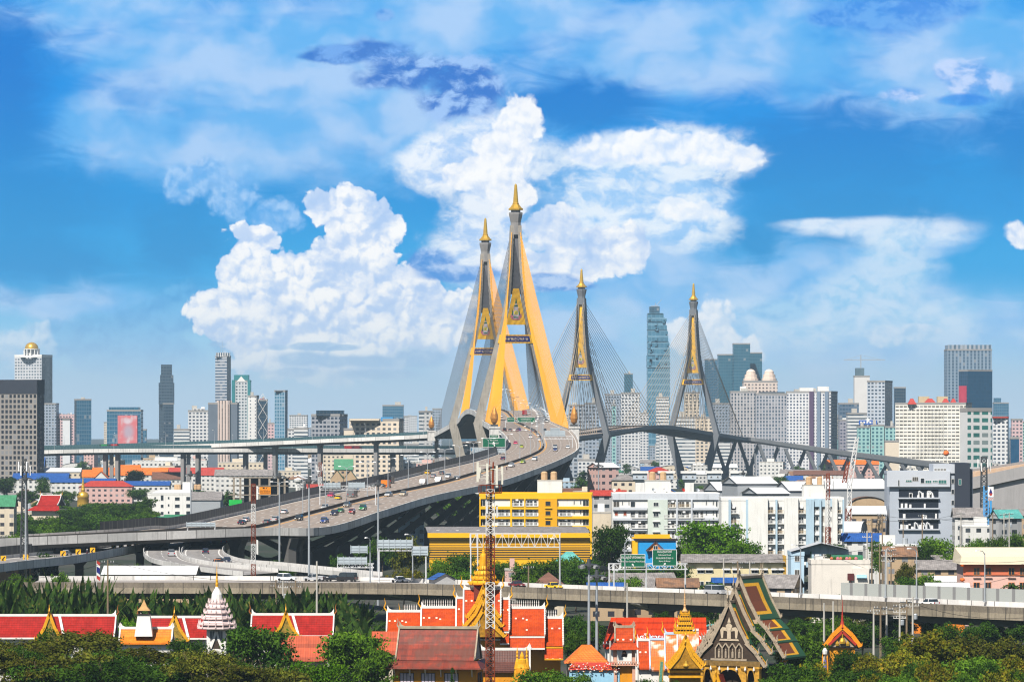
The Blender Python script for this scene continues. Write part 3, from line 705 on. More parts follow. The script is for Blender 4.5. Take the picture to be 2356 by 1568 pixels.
# ================================================================ pylons with their stay cables
FLOW = lambda R_: [(R_.L(i), R_.Rr(i)) for i in range(len(R_.s))]
def edge_at(R_, Y, side):
 pts = [(R_.L(i) if side < 0 else R_.Rr(i)) for i in range(len(R_.s))]
 for a, b in zip(pts, pts[1:]):
  if (a.y - Y) * (b.y - Y) <= 0 and a.y != b.y: return a.lerp(b, (Y - a.y) / (b.y - a.y))
 return pts[0] if abs(pts[0].y - Y) < abs(pts[-1].y - Y) else pts[-1]
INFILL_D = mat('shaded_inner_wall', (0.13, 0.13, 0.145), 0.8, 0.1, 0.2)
PINK = mat('pink_paint', (0.55, 0.16, 0.2), 0.6, 0.1, 1); EGREEN = mat('emblem_green', (0.01, 0.13, 0.06), 0.6, 0.1, 1)
def pylon(label, x, y, ax, ay, drop, R_, span_f, span_b, digit, yellow_infill, ncab=22):
 rz = math.atan2(ay, ax) - math.pi / 2
 t = thing('bridge_pylon', label, 'bridge tower', (x, y, 0), rz, group='pylons of the two cable-stayed bridges')
 M = Matrix.Translation((x, y, 0)) @ Matrix.Rotation(rz, 4, 'Z'); MI = M.inverted()
 zz = lambda z: z - drop if z > 47 else z * (48 - drop) / 48
 prof = [(2.0, 153), (3.0, 132), (4.2, 115), (6.6, 100), (9.0, 91), (20.6, 46)]
 ws = [2.0, 2.4, 2.8, 3.2, 3.6, 4.4]
 PC = SLATEC if drop else mat('pylon_concrete', (0.34, 0.31, 0.265), 0.8, 0.2, 0.14, streak=0.8, fine=0.12)
 for s in (-1, 1):
  q = MB()
  for (a, b, w0, w1) in zip(prof, prof[1:], ws, ws[1:]):
   f = lambda px, z, w: [(px - w / 2, -2.6, z), (px + w / 2, -2.6, z), (px + w / 2, 2.6, z), (px - w / 2, 2.6, z)]
   q.hexa(f(s * b[0], zz(b[1]), w1), f(s * a[0], zz(a[1]), w0))
  q.build('leg', PC, t)
  q = MB(); f = lambda px, z, w, d: [(px - w / 2, -d, z), (px + w / 2, -d, z), (px + w / 2, d, z), (px - w / 2, d, z)]
  q.hexa(f(s * 9.5, 0, 6.5, 3.6), f(s * 20.4, zz(47), 5.2, 3.0)); q.build('lower_leg', PC, t)
 q = MB(); f = lambda hw, z: [(-hw, -1.2, z), (hw, -1.2, z), (hw, 1.2, z), (-hw, 1.2, z)]
 q.hexa(f(2.9, zz(116)), f(1.8, zz(132))); q.hexa(f(1.8, zz(132)), f(1.2, zz(152.5)))
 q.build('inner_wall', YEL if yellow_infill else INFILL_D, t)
 q = MB(); q.lathe((0, 0, 0), [(3.0, zz(148)), (2.9, zz(154.5)), (3.9, zz(159)), (3.9, zz(160)), (2.7, zz(160.1)), (2.7, zz(161.3))], 8, ph=R(22.5)); q.build('head', PC if drop else CONCB, t)
 cp = MB(); cp.lathe((0, 0, 0), [(2.5, zz(161.3)), (4.1, zz(161.3)), (4.1, zz(162.2)), (3.4, zz(162.5)), (1.75, zz(164.6))], 8, ph=R(22.5))
 cpo = cp.build('gilded_cap', GOLD, t)
 sp = MB(); sp.lathe((0, 0, 0), [(1.75, zz(164.6)), (1.9, zz(164.9)), (1.55, zz(165.3)), (0.75, zz(174.5)), (0.6, zz(175)), (0.0, zz(175.6))], 8, ph=R(22.5)); sp.build('spire', GOLD, cpo)
 q = MB(); q.hexa([(-5.3, -2.9, zz(99.5)), (5.3, -2.9, zz(99.5)), (5.3, -2.0, zz(99.5)), (-5.3, -2.0, zz(99.5))], [(-1.5, -2.9, zz(119)), (1.5, -2.9, zz(119)), (1.5, -2.0, zz(119)), (-1.5, -2.0, zz(119))])
 pan = q.build('golden_panel', YEL, t)
 e = MB(); y0 = -3.0; zb = zz(102.2)
 def flat(pts, mi, th=0.1): e.prism([(0, 0)] * 0, 0, 0) if 0 else e.face([(px, y0 - th, zb + pz) for px, pz in pts], mi)
 disc = lambda r, cx, cz, n=14: [(cx + r * math.cos(2 * math.pi * i / n), cz + r * math.sin(2 * math.pi * i / n)) for i in range(n)]
 flat([(-1.8, 0), (1.8, 0), (3.0, 1.6), (2.7, 3.4), (1.6, 2.2), (-1.6, 2.2), (-2.7, 3.4), (-3.0, 1.6)], 1, .06); flat([(-1.5, .6), (1.5, .6), (1.5, 4.6), (1.0, 6.2), (-1.0, 6.2), (-1.5, 4.6)], 0, .1)
 for sx in (-1, 1): flat([(sx * 1.6, 2.4), (sx * 2.3, 2.4), (sx * 2.2, 4.2), (sx * 1.95, 6.4), (sx * 1.7, 4.2)], 2, .08)
 flat([(-1.2, 1.0), (1.2, 1.0), (1.4, 1.6), (-1.4, 1.6)], 2, .16); flat(disc(1.15, 0, 3.8), 3, .16)
 for k in range(4): flat([(-1.5 + k * .35, 6.2 + k * .85), (1.5 - k * .35, 6.2 + k * .85), (1.1 - k * .3, 7.0 + k * .85), (-1.1 + k * .3, 7.0 + k * .85)], 2 if k % 2 else 0, .14)
 flat([(-.45, 9.2), (.45, 9.2), (0, 11.6)], 2, .14)
 e.build('emblem', [mat('emblem_mauve', (.50, .44, .46), .6, .3, 1.2), PINK, EGREEN, mat('emblem_yellow', (0.75, 0.6, 0.05), 0.6, .05, 1)], pan)
 text_part('numeral', '๙', 1.5, (0, y0 - .24, zb + 3.8), EGREEN, pan)
 q = MB(); hw0, hw1 = 9.8, 8.8
 q.hexa([(-hw0, -3.0, zz(89.6)), (hw0, -3.0, zz(89.6)), (hw0, 2.4, zz(89.6)), (-hw0, 2.4, zz(89.6))], [(-hw1, -3.0, zz(94.2)), (hw1, -3.0, zz(94.2)), (hw1, 2.4, zz(94.2)), (-hw1, 2.4, zz(94.2))])
 bm_ = q.build('cross_beam', YEL, t)
 q = MB(); q.face([(-7.9, -3.06, zz(90.3)), (7.9, -3.06, zz(90.3)), (7.2, -3.06, zz(93.5)), (-7.2, -3.06, zz(93.5))]); q.build('banner', NAVY, bm_)
 text_part('lettering', 'สะพานภูมิพล ' + digit, 1.55, (0, -3.12, zz(91.95)), mat('cream_lettering', (0.8, 0.62, 0.38), 0.6, .03, 1), bm_, width=12.8)
 cosy = math.cos(rz)
 def topx(z):
  for (a, b) in zip(prof, prof[1:]):
   if a[1] >= z >= b[1]: f = (z - b[1]) / (a[1] - b[1]); return b[0] + (a[0] - b[0]) * f
  return prof[0][0]
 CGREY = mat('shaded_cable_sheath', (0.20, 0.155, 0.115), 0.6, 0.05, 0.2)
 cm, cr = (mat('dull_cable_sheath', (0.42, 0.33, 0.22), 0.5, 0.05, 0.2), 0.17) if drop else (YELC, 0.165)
 if drop: ncab = 17
 for s in (-1, 1):
  for (sg, span) in ((-1, span_f), (1, span_b)):
   for i in range(ncab):
    f = (i + 1) / ncab; dist = 14 + (span - 14) * f; z = 104 + 46 * f
    b = edge_at(R_, y + sg * dist * cosy, s)
    top = Vector((s * topx(z), sg * 1.5, zz(z)))
    bot = MI @ Vector((b.x, b.y, b.z + 1.0)); bot.x -= s * 0.5
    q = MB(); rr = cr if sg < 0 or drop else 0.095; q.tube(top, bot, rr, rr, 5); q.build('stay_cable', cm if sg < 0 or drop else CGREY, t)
 return t
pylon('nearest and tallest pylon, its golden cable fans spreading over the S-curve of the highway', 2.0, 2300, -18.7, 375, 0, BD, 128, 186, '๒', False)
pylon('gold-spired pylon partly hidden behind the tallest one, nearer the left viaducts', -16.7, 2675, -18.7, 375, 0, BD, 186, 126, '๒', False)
pylon('slender grey pylon with gold spire standing just right of the tallest pylon', 53.6, 3290, 100, 325, 9, FD, 126, 165, '๑', True)
pylon('rightmost and smallest grey pylon, in front of the hazy dark stepped tower', 153.8, 3615, 100, 325, 9, FD, 165, 120, '๑', True)
# flame-shaped finials on white pillars at the ends of the near bridge
def finial(label, p, h=9.5):
 t = thing('flame_finial', label, 'finial', p, group='gilded flame finials at the bridge ends')
 q = MB(); q.bx(-2.6, -2.6, -5.5, 2.6, 2.6, .4); q.bx(-3.0, -3.0, .4, 3.0, 3.0, 1.3); q.build('pillar', PARW, t)
 q = MB(); q.bx(-1.9, -1.9, 1.3, 1.9, 1.9, 2.4); q.build('plinth', DSTEEL, t)
 q = MB(); q.lathe((0, 0, 2.4), [(.6, 0), (1.5, h * .12), (2.0, h * .32), (1.7, h * .55), (1.0, h * .76), (.35, h * .92), (0, h)], 10); q.build('flame', mat('bronze_gilt', (0.55, 0.24, 0.05), 0.4, 0.3, 0.6, metal=0.4), t)
finial('gilded flame finial at the right kerb, under the right golden cable fan', (31.5, 2166, 43.5))
finial('gilded flame finial at the left kerb where the highway meets the nearest bridge', (-9.0, 2166, 43.5))
finial('gilded flame finial on the white block at the far left end of the nearest bridge', (-53, 2806, 41), 8.5)
# ---- long low viaduct crossing the whole foreground
FV = Road([(-106, 1050, -104, 1022, 8.0), (-102.5, 990, -103, 968, 8.0), (-60, 985, -62, 966, 8.0), (-22.8, 978, -23.2, 958, 8.2), (16, 945, 15.5, 921, 8.2), (58, 905, 56.5, 881, 8.1), (102, 858, 99.5, 830, 8.0), (140, 815, 137, 790, 8.0)], 8)
FV.s = [(q[0], q[1], q[2], q[3], q[4]) for q in catmull([(-112, 1010, -111, 968.5, 8.0), (-62, 1010, -62, 966, 8.0), (-22.8, 992, -23.2, 958, 8.1), (16, 945, 15.5, 921, 8.2), (58, 905, 56.5, 881, 8.1), (102, 858, 99.5, 830, 8.0), (145, 815, 142, 787, 8.0)], 8)]
FV.len = [0.0]
for _a, _b in zip(FV.s, FV.s[1:]): FV.len.append(FV.len[-1] + math.hypot((_a[0] + _a[2] - _b[0] - _b[2]) / 2, (_a[1] + _a[3] - _b[1] - _b[3]) / 2))
def front_viaduct():
 t = thing('elevated_viaduct', 'low weathered concrete viaduct crossing the whole foreground behind the temple roofs', 'elevated road')
 FV.sheet('road_surface', roadmat('viaduct_surface', 4, base=(0.36, 0.32, 0.29), width=20), t)
 FV.girder('deck', CONCD, t, 0.10, .9, 3.0)
 CW = mat('stained_parapet', (0.30, 0.252, 0.185), 0.9, 0.2, 0.25, streak=0.95, streak_col=(0.05, 0.045, 0.035), fine=0.15, panel=4.6)
 FV.wall('parapet', mat('sooty_parapet', (0.20, 0.168, 0.128), 0.9, 0.25, 0.25, streak=0.95, streak_col=(0.035, 0.032, 0.027), fine=0.2, panel=4.6), t, 'R', -0.2, 1.05, .3); FV.wall('fascia', CW, t, 'R', -1.45, -0.2, .3, .06)
 FV.wall('parapet', PARW, t, 'L', -1.3, 1.0)
 n = len(FV.s)
 FV.wall('noise_fence', FENCEL, t, 'L', 1.0, 3.6, .15, 0, n - 15, n - 1)
 for u in (520, 748, 981, 1251, 1526, 1827, 2151):
  N = 300; k = min(range(N), key=lambda k: abs(uv_of(FV.p(FV.len[-1] * k / N, .93)[0])[0] - u)); p, h = FV.p(FV.len[-1] * k / N, .5); a, _ = FV.p(FV.len[-1] * k / N, 0); b, _ = FV.p(FV.len[-1] * k / N, 1)
  t_pier(t, (p.x, p.y), h - math.pi / 2, p.z - 1.6, (b - a).length / 2 - 1.6, CONCP, 5.0, 2.0, 2.2)
front_viaduct()
# ---- lower roads under the highway: left ramp and the two curved carriageways
def S(u, v, z): Y = depth(v, z); return (atx(u, Y), Y)
def strip(pts, n=8): return Road([(*S(a, b, z), *S(c, d, z), z) for (a, b, c, d, z) in pts], n)
LR = strip([(-60, 1290, -60, 1312, 8.4), (60, 1279, 60, 1297, 8.8), (170, 1268, 170, 1285, 9.2), (262, 1256, 270, 1268, 9.6), (332, 1243, 345, 1254, 10.0)])
def low_ramp(R_, label, girder=True, fence=False, lanes=2, w=9, pl='L', base=(0.27, 0.25, 0.235)):
 t = thing('access_ramp', label, 'ramp road')
 R_.sheet('road_surface', roadmat('ramp_surface', lanes, base=base, width=w), t)
 if girder: R_.girder('deck', CONCD, t, .15, .8, 1.8)
 R_.wall('parapet', PARW, t, 'R', -1.2, .95, .3)
 R_.wall('parapet', PARW, t, 'L', -.3, .9, .3)
 if fence: R_.wall('noise_fence', FENCED, t, 'L', .9, 3.3, .1, .05)
 return t
lr = low_ramp(LR, 'left access ramp with yellow curve signs, passing under the highway', True, True)
for u in (105, 305):
 p, h = LR.p(LR.len[-1] * (.45 if u == 105 else .93), .5); t_pier(lr, (p.x, p.y), 0, p.z - 1.5, 2.6, CONCD, 2.2, 2, 1.6)
C1 = strip([(375, 1236, 478, 1234, 10.2), (348, 1250, 452, 1244, 9.8), (334, 1262, 420, 1256, 9.6), (332, 1276, 412, 1272, 9.2), (350, 1290, 428, 1288, 8.9), (392, 1300, 500, 1302, 8.6), (470, 1312, 575, 1309, 8.3), (560, 1322, 640, 1316, 8.1)])
C2 = strip([(482, 1234, 596, 1230, 10.2), (456, 1246, 560, 1240, 9.8), (428, 1258, 528, 1252, 9.6), (418, 1272, 512, 1266, 9.3), (432, 1286, 520, 1280, 9.0), (486, 1298, 560, 1293, 8.7), (575, 1303, 640, 1300, 8.4), (700, 1313, 730, 1309, 8.1), (860, 1330, 880, 1324, 8.05)])
low_ramp(C1, 'outer carriageway of the curved ramp under the highway, left of its dividing wall', False, w=11, lanes=2)
low_ramp(C2, 'inner carriageway of the curved ramp sweeping down to join the foreground viaduct', False, w=11, lanes=2)
# ---- big retained overpass at the right edge
def right_overpass():
 t = thing('overpass_ramp', 'massive tan-topped overpass ramp with retaining wall at the right edge', 'elevated road')
 RO = Road([(atx(a, c), c, atx(a, d), d, e) for a, c, d, e in ((2222, 1950, 1605, 23.8), (2290, 1880, 1582, 26.4), (2356, 1810, 1560, 28.9), (2450, 1740, 1530, 32))], 6)
 RO.sheet('road_surface', roadmat('overpass_surface', 4, base=(0.52, 0.34, 0.2), width=18), t)
 gm = mat('overpass_wall', (0.44, 0.42, 0.41), .85, .08, .2, streak=.3)
 RO.wall('parapet', gm, t, 'R', -3.2, 1.2, .4); RO.girder('deck', CONCD, t, .08, 1, 3)
 RO.wall('parapet', gm, t, 'L', -1.0, 1.0, .4)
 q = MB()
 for i in range(len(RO.s) - 1):
  a, b = RO.Rr(i), RO.Rr(i + 1); q.face([(a.x, a.y + 2.5, 0), (b.x, b.y + 2.5, 0), (b.x, b.y + 2.5, b.z - .8), (a.x, a.y + 2.5, a.z - .8)])
 q.build('retaining_wall', gm, t)
right_overpass()
# ================================================================ vegetation
import numpy as np
LEAF = {
 'dark': leafmat('leaf_dark', (0.016, 0.046, 0.007), (0.066, 0.135, 0.014)),
 'mid': leafmat('leaf_mid', (0.032, 0.08, 0.008), (0.11, 0.20, 0.016)),
 'bright': leafmat('leaf_bright', (0.05, 0.14, 0.006), (0.13, 0.26, 0.012)),
 'olive': leafmat('leaf_olive', (0.045, 0.055, 0.008), (0.135, 0.145, 0.018), (0.14, 0.095, 0.018)),
 'yellow': leafmat('leaf_yellow', (0.08, 0.11, 0.010), (0.22, 0.20, 0.014), (0.26, 0.15, 0.016)),
 'dry': leafmat('leaf_dry', (0.13, 0.095, 0.045), (0.20, 0.16, 0.08)),
}
def leaf_mesh(name, blobs, n, size, seed, clump=0.13, flat=0.25, per=28):
 """many small leaf-sized faces gathered in clumps through a few ellipsoids"""
 r = np.random.RandomState(seed)
 vol = np.array([b[3] * b[4] * b[5] for b in blobs]) ** 0.7; vol /= vol.sum()
 nc = max(1, n // per)
 bi = r.choice(len(blobs), nc, p=vol); B = np.array(blobs)[bi]
 d = r.normal(size=(nc, 3)); d /= np.linalg.norm(d, axis=1)[:, None]
 rad = 0.45 + 0.55 * r.rand(nc) ** 0.45
 c = B[:, :3] + d * rad[:, None] * B[:, 3:6]
 cs = clump * (0.6 + 0.9 * r.rand(nc))
 P = np.repeat(c, per, 0); S = np.repeat(cs, per)
 e = r.normal(size=P.shape); e /= np.linalg.norm(e, axis=1)[:, None]
 P = P + e * (r.rand(len(P)) ** 0.5 * S)[:, None] * np.array([1, 1, 0.62])
 nrm = r.normal(size=P.shape) + e * 0.8 + np.array([0, 0, flat * 3]); nrm /= np.linalg.norm(nrm, axis=1)[:, None]
 t = np.cross(nrm, r.normal(size=P.shape)); t /= np.linalg.norm(t, axis=1)[:, None]; b = np.cross(nrm, t)
 s = size * (0.55 + 0.9 * r.rand(len(P)))[:, None]
 V = np.stack([P - t * s, P - b * s * .55, P + t * s, P + b * s * .55], 1).reshape(-1, 3)
 me = bpy.data.meshes.new(name); k = len(P)
 me.vertices.add(4 * k); me.vertices.foreach_set('co', V.astype(np.float32).ravel())
 me.loops.add(4 * k); me.loops.foreach_set('vertex_index', np.arange(4 * k, dtype=np.int32))
 me.polygons.add(k); me.polygons.foreach_set('loop_start', np.arange(0, 4 * k, 4, dtype=np.int32)); me.polygons.foreach_set('loop_total', np.full(k, 4, dtype=np.int32))
 me.update(calc_edges=True)
 return me
def trunk_mesh(seed, spread, fork=0.3, h=0.75, r0=0.028, n=5):
 r = random.Random(seed); q = MB()
 q.path([(0, 0, 0), (r.uniform(-.02, .02), 0, fork * .6), (0, 0, fork)], [r0, r0 * .8, r0 * .7], 7)
 for i in range(n):
  a = 2 * math.pi * (i + r.random() * .6) / n; s = spread * r.uniform(.5, 1.0); hh = h * r.uniform(.85, 1.1)
  m = (math.cos(a) * s * .45, math.sin(a) * s * .45, fork + (hh - fork) * .55); e = (math.cos(a) * s, math.sin(a) * s, hh)
  q.path([(0, 0, fork - .02), m, e], [r0 * .55, r0 * .35, r0 * .1], 5)
  for j in range(2):
   b = a + r.uniform(-.8, .8); q.tube(m, (m[0] + math.cos(b) * s * .5, m[1] + math.sin(b) * s * .5, hh * r.uniform(.85, 1.05)), r0 * .22, r0 * .06, 4)
 return q
# crowns are 1 wide and 1 high (trunk foot at 0), scaled per tree
def rblob(seed, n, R_, zc, zr, br, flatz=.8):
 r = random.Random(seed); out = [(0, 0, zc, R_ * .55, R_ * .55, zr * .8)]
 for i in range(n):
  a = 2 * math.pi * i / n + r.uniform(-.4, .4); d = R_ * r.uniform(.45, .75); z = zc + zr * r.uniform(-.55, .6); b = br * r.uniform(.7, 1.2)
  out.append((math.cos(a) * d, math.sin(a) * d, z, b, b, b * flatz))
 return out
PROTO = {}
def proto(kind, blobs, n, size, seed, tr, **kw):
 PROTO[kind] = (leaf_mesh('crown_' + kind, blobs, n, size, seed, **kw), tr)
proto('round', rblob(1, 8, .42, .62, .28, .2), 6500, .022, 1, trunk_mesh(1, .3))
proto('loose', rblob(2, 10, .42, .60, .32, .16), 4600, .024, 2, trunk_mesh(2, .35), clump=.10)
proto('umbrella', [(math.cos(i * 2.4) * .12 * math.sqrt(i), math.sin(i * 2.4) * .12 * math.sqrt(i), .86 - .012 * i + .05 * math.sin(i * 5), .15, .15, .055) for i in range(15)], 7000, .017, 3, trunk_mesh(3, .42, .35, .85, .022, 7), clump=.075, flat=.6)
proto('tall', [(0.05 * math.sin(i * 2), .05 * math.cos(i * 3), .3 + .1 * i, .30 - .025 * abs(i - 2), .30 - .025 * abs(i - 2), .13) for i in range(7)], 4500, .024, 4, trunk_mesh(4, .2, .25, .85))
proto('bush', rblob(5, 7, .45, .42, .34, .22), 3200, .03, 5, trunk_mesh(5, .3, .12, .6, .02))
proto('small', rblob(6, 6, .42, .58, .32, .22), 1300, .045, 6, trunk_mesh(6, .25), clump=.16)
proto('small_tall', rblob(7, 7, .36, .58, .36, .2), 1300, .045, 7, trunk_mesh(7, .2), clump=.16)
proto('cone', [(0, 0, .12 + .1 * i, .42 * (1 - i / 9.5), .42 * (1 - i / 9.5), .05) for i in range(9)], 3000, .03, 8, trunk_mesh(8, .05, .5, .9), clump=.06)
proto('bare', rblob(9, 8, .42, .55, .36, .2), 700, .02, 9, trunk_mesh(9, .45, .2, .9, .02, 11), clump=.2, per=6)
TRM = {}
for _k, (_m, _q) in PROTO.items():
 o_ = _q.build('trunk_proto', BARK, smooth=True); TRM[_k] = o_.data; bpy.data.objects.remove(o_)
_CM = {}
def tree(kind, leaf, label, u, vtop, wu, Y, group=None, name='broadleaf_tree', auto=True, zbase=0.0, h=None):
 """tree whose top stands at (u, vtop) seen at distance Y; wu is its width"""
 w = wu / FU * Y; top = atz(vtop, Y); H = h or max(2.0, top - zbase)
 t = thing(name, label, 'tree' if 'bush' not in name else 'bush', (atx(u, Y), Y, top - H), rnd.uniform(0, 6.28), group, auto)
 key = (kind, leaf)
 if key not in _CM:
  me = PROTO[kind][0].copy(); me.materials.append(LEAF[leaf]); _CM[key] = me
 sc = (w, w, H)
 c = link('crown', _CM[key], t); c.scale = sc
 k = link('trunk', TRM[kind], t); k.scale = (w * .8, w * .8, H)
 return t
def frond_mesh(fronds, seed=1):
 """list of (base, azimuth, length, lift, droop, width) -> arching ribbons folded along the rib"""
 q = MB()
 for (b, a, L, lift, droop, w) in fronds:
  p = []; n = 6
  for i in range(n + 1):
   s = i / n; rr = L * (s * math.cos(lift) + droop * .35 * s * s); zz = L * (s * math.sin(lift) - droop * s * s)
   p.append(Vector((b[0] + math.cos(a) * rr, b[1] + math.sin(a) * rr, b[2] + zz)))
  sd_ = Vector((-math.sin(a), math.cos(a), 0))
  for i in range(n):
   w0 = w * math.sin(math.pi * min(1, (i / n) * .85 + .12)); w1 = w * math.sin(math.pi * min(1, ((i + 1) / n) * .85 + .12)) if i < n - 1 else .02
   dz = Vector((0, 0, -.35));
   for sgn in (-1, 1):
    A = p[i]; Bq = p[i + 1]; mid = (A + Bq) / 2
    q.face([A, Bq, Bq + sd_ * sgn * w1 + dz * w1, mid + sd_ * sgn * (w0 + w1) * .5 + dz * w0])
    q.face([A, mid + sd_ * sgn * (w0 + w1) * .30 + dz * w0 * .5, A + sd_ * sgn * w0 + dz * w0])
 return q
PALMG = leafmat('palm_frond', (0.022, 0.060, 0.012), (0.07, 0.135, 0.02), (0.20, 0.20, 0.05), 0.35)
def coconut(label, u, vtop, Y, h=None, sc=1.0):
 H = (h or atz(vtop, Y)); r = random.Random(int(u)); t = thing('palm_tree', label, 'palm tree', (atx(u, Y), Y, atz(vtop, Y) - H), 0, auto=True)
 th = H - 2.0 * sc
 q = MB(); q.path([(0, 0, 0), (.25, 0, th * .5), (.1, 0, th)], [.22, .17, .14], 7); q.build('trunk', BARK, t, smooth=True)
 frond_mesh([((.1, 0, th), i * 2.4, sc * r.uniform(3.0, 4.0), r.uniform(.1, 1.15), r.uniform(.55, .95), .45 * sc) for i in range(18)]).build('crown', PALMG, t)
# nipa thicket in front of the viaduct: nobody could count its fronds
def nipa():
 r = random.Random(5); fr = []
 for _ in range(520):
  Y = r.uniform(775, 948); u = r.uniform(-30, 905)
  if u > 880 - (Y - 775) * .3 and u > 850: continue
  x = atx(u, Y); hgt = r.uniform(8.2, 11.0) * (1 if Y > 860 else .8) * (1.35 if u < 240 else 1)
  for k in range(8):
   fr.append(((x + r.uniform(-.5, .5), Y + r.uniform(-.5, .5), 0), r.uniform(0, 6.28), hgt * r.uniform(.75, 1.15), r.uniform(.95, 1.5), r.uniform(.08, .45), r.uniform(.7, 1.15)))
 o = frond_mesh(fr).build('nipa_palm_thicket', PALMG); o['kind'] = 'stuff'
 tag(o, 'dense dark green thicket of nipa palms between the temple halls and the viaduct')
nipa()
# ================================================================ vehicles
PAINT = {n: mat('car_paint_' + n, c, 0.3, 0.03, 1.0, spec=0.6) for n, c in dict(white=(.8, .8, .8), silver=(.42, .43, .45), grey=(.16, .17, .18), black=(.015, .015, .018), blue=(.02, .05, .22), red=(.35, .02, .025),
  pink=(.75, .06, .17), yellow=(.85, .55, .01), green=(.02, .22, .06), lime=(.45, .55, .02), orange=(.75, .2, .01), navy=(.015, .02, .06), purple=(.06, .02, .09), maroon=(.16, .015, .02), tan=(.5, .42, .3)).items()}
LAMP = mat('lamp_glass', (.75, .75, .7), .2, 0.02); TAIL = mat('tail_lamp', (.45, .01, .01), .3, .02)
CARP = {}
def car_proto(kind):
 """x forward; hull, glasshouse, wheels and lamps are parts"""
 L, Wd, H, hood, boot, belt = dict(sedan=(4.6, 1.8, 1.45, 1.25, .85, .86), hatch=(4.1, 1.75, 1.5, 1.0, .25, .9), suv=(4.7, 1.9, 1.78, 1.2, .15, 1.05), pickup=(5.2, 1.9, 1.75, 1.25, 1.75, 1.05),
          van=(4.9, 1.95, 2.15, .45, .1, 1.15), truck=(6.8, 2.2, 2.5, .2, 4.6, 1.2))[kind]
 t = bpy.data.objects.new('car', None); COL.objects.link(t)
 w = Wd / 2; x0, x1 = -L / 2, L / 2
 q = MB()
 hull = [(x0, -w, .32), (x1, -w * .92, .34), (x1, w * .92, .34), (x0, w, .32)]; mid = [(x0, -w, belt * .98), (x1 - .05, -w * .9, belt * .74), (x1 - .05, w * .9, belt * .74), (x0, w, belt * .98)]
 if kind in ('van', 'truck'): mid = [(x0, -w, belt), (x1 - .05, -w * .95, belt), (x1 - .05, w * .95, belt), (x0, w, belt)]
 q.hexa(hull, mid)
 if kind not in ('van', 'truck'): q.hexa([(x1 - hood - .4, -w * .97, belt * .6), (x1 - .08, -w * .88, belt * .6), (x1 - .08, w * .88, belt * .6), (x1 - hood - .4, w * .97, belt * .6)], [(x1 - hood - .3, -w * .93, belt), (x1 - .5, -w * .8, belt * .86), (x1 - .5, w * .8, belt * .86), (x1 - hood - .3, w * .93, belt)])
 cx0, cx1 = x0 + boot + .1, x1 - hood; rf = .9 if kind in ('van', 'truck') else .82
 sl, sr = (.55, .55) if kind in ('sedan',) else ((.5, .2) if kind in ('hatch', 'suv') else (.45, .12))
 q.hexa([(cx0 + sr + .08, -w * rf * .99, H - .1), (cx1 - sl - .1, -w * rf * .99, H - .1), (cx1 - sl - .1, w * rf * .99, H - .1), (cx0 + sr + .08, w * rf * .99, H - .1)], [(cx0 + sr + .15, -w * rf * .93, H), (cx1 - sl - .2, -w * rf * .93, H), (cx1 - sl - .2, w * rf * .93, H), (cx0 + sr + .15, w * rf * .93, H)])
 for px in ((cx0 + cx1) / 2 - .1, ):
  for s in (-1, 1): q.beam((px, s * w * .96, belt - .05), (px, s * w * rf, H - .05), .12, .05)
 if kind == 'pickup':
  for s in (-1, 1): q.bx(x0, s * w - .06, belt * .9, x0 + boot, s * w + .06, belt + .18)
  q.bx(x0, -w, belt * .9, x0 + .08, w, belt + .18)
 if kind == 'truck': q.bx(x0, -w * 1.04, 1.0, x0 + boot, w * 1.04, 2.75)
 q.build('body', PAINT['white'], t)
 g = MB(); g.hexa([(cx0, -w * .96, belt - .04), (cx1, -w * .96, belt - .06), (cx1, w * .96, belt - .06), (cx0, w * .96, belt - .04)], [(cx0 + sr, -w * rf, H - .08), (cx1 - sl, -w * rf, H - .08), (cx1 - sl, w * rf, H - .08), (cx0 + sr, w * rf, H - .08)]); g.build('windows', GLASSD, t)
 for sx in (x0 + .85, x1 - .85):
  for s in (-1, 1): k = MB(); k.tube((sx, s * (w - .2), .33), (sx, s * (w + .02), .33), .33, .33, 10); k.build('wheel', BLACK, t)
 for s in (-1, 1):
  k = MB(); k.bx(x1 - .08, s * w * .68 - .2, belt * .5, x1 + .02, s * w * .68 + .2, belt * .72); k.build('headlight', LAMP, t)
  k = MB(); k.bx(x0 - .02, s * w * .8 - .15, belt * .6, x0 + .06, s * w * .8 + .15, belt * .9); k.build('tail_light', TAIL, t)
 return t
for _k in ('sedan', 'hatch', 'suv', 'pickup', 'van', 'truck'): CARP[_k] = car_proto(_k)
_used = set()
def car(kind, paint, u, v, R_, away=None, label=None, t=None, roof=None):
 p, h = R_.find(u, v)
 p = p + Vector((0, 0, .02))
 if away is False: h += math.pi
 o = CARP[kind] if kind not in _used else dup(CARP[kind]); _used.add(kind)
 o.location = p; o.rotation_euler.z = h
 nm = dict(sedan='car', hatch='car', suv='car', pickup='pickup_truck', van='van', truck='truck')[kind]; o.name = nm
 tag(o, label or f'{paint} {dict(sedan="saloon car", hatch="hatchback car", suv="tall car", pickup="pickup truck", van="van", truck="box truck")[kind]}', dict(pickup_truck='pickup').get(nm, nm), 'vehicles on the elevated roads', auto=label is None)
 for c in kids(o):
  if c.name.startswith('body'):
   c.material_slots[0].link = 'OBJECT'; c.material_slots[0].material = PAINT[paint]
 return o
A_, T_ = True, False
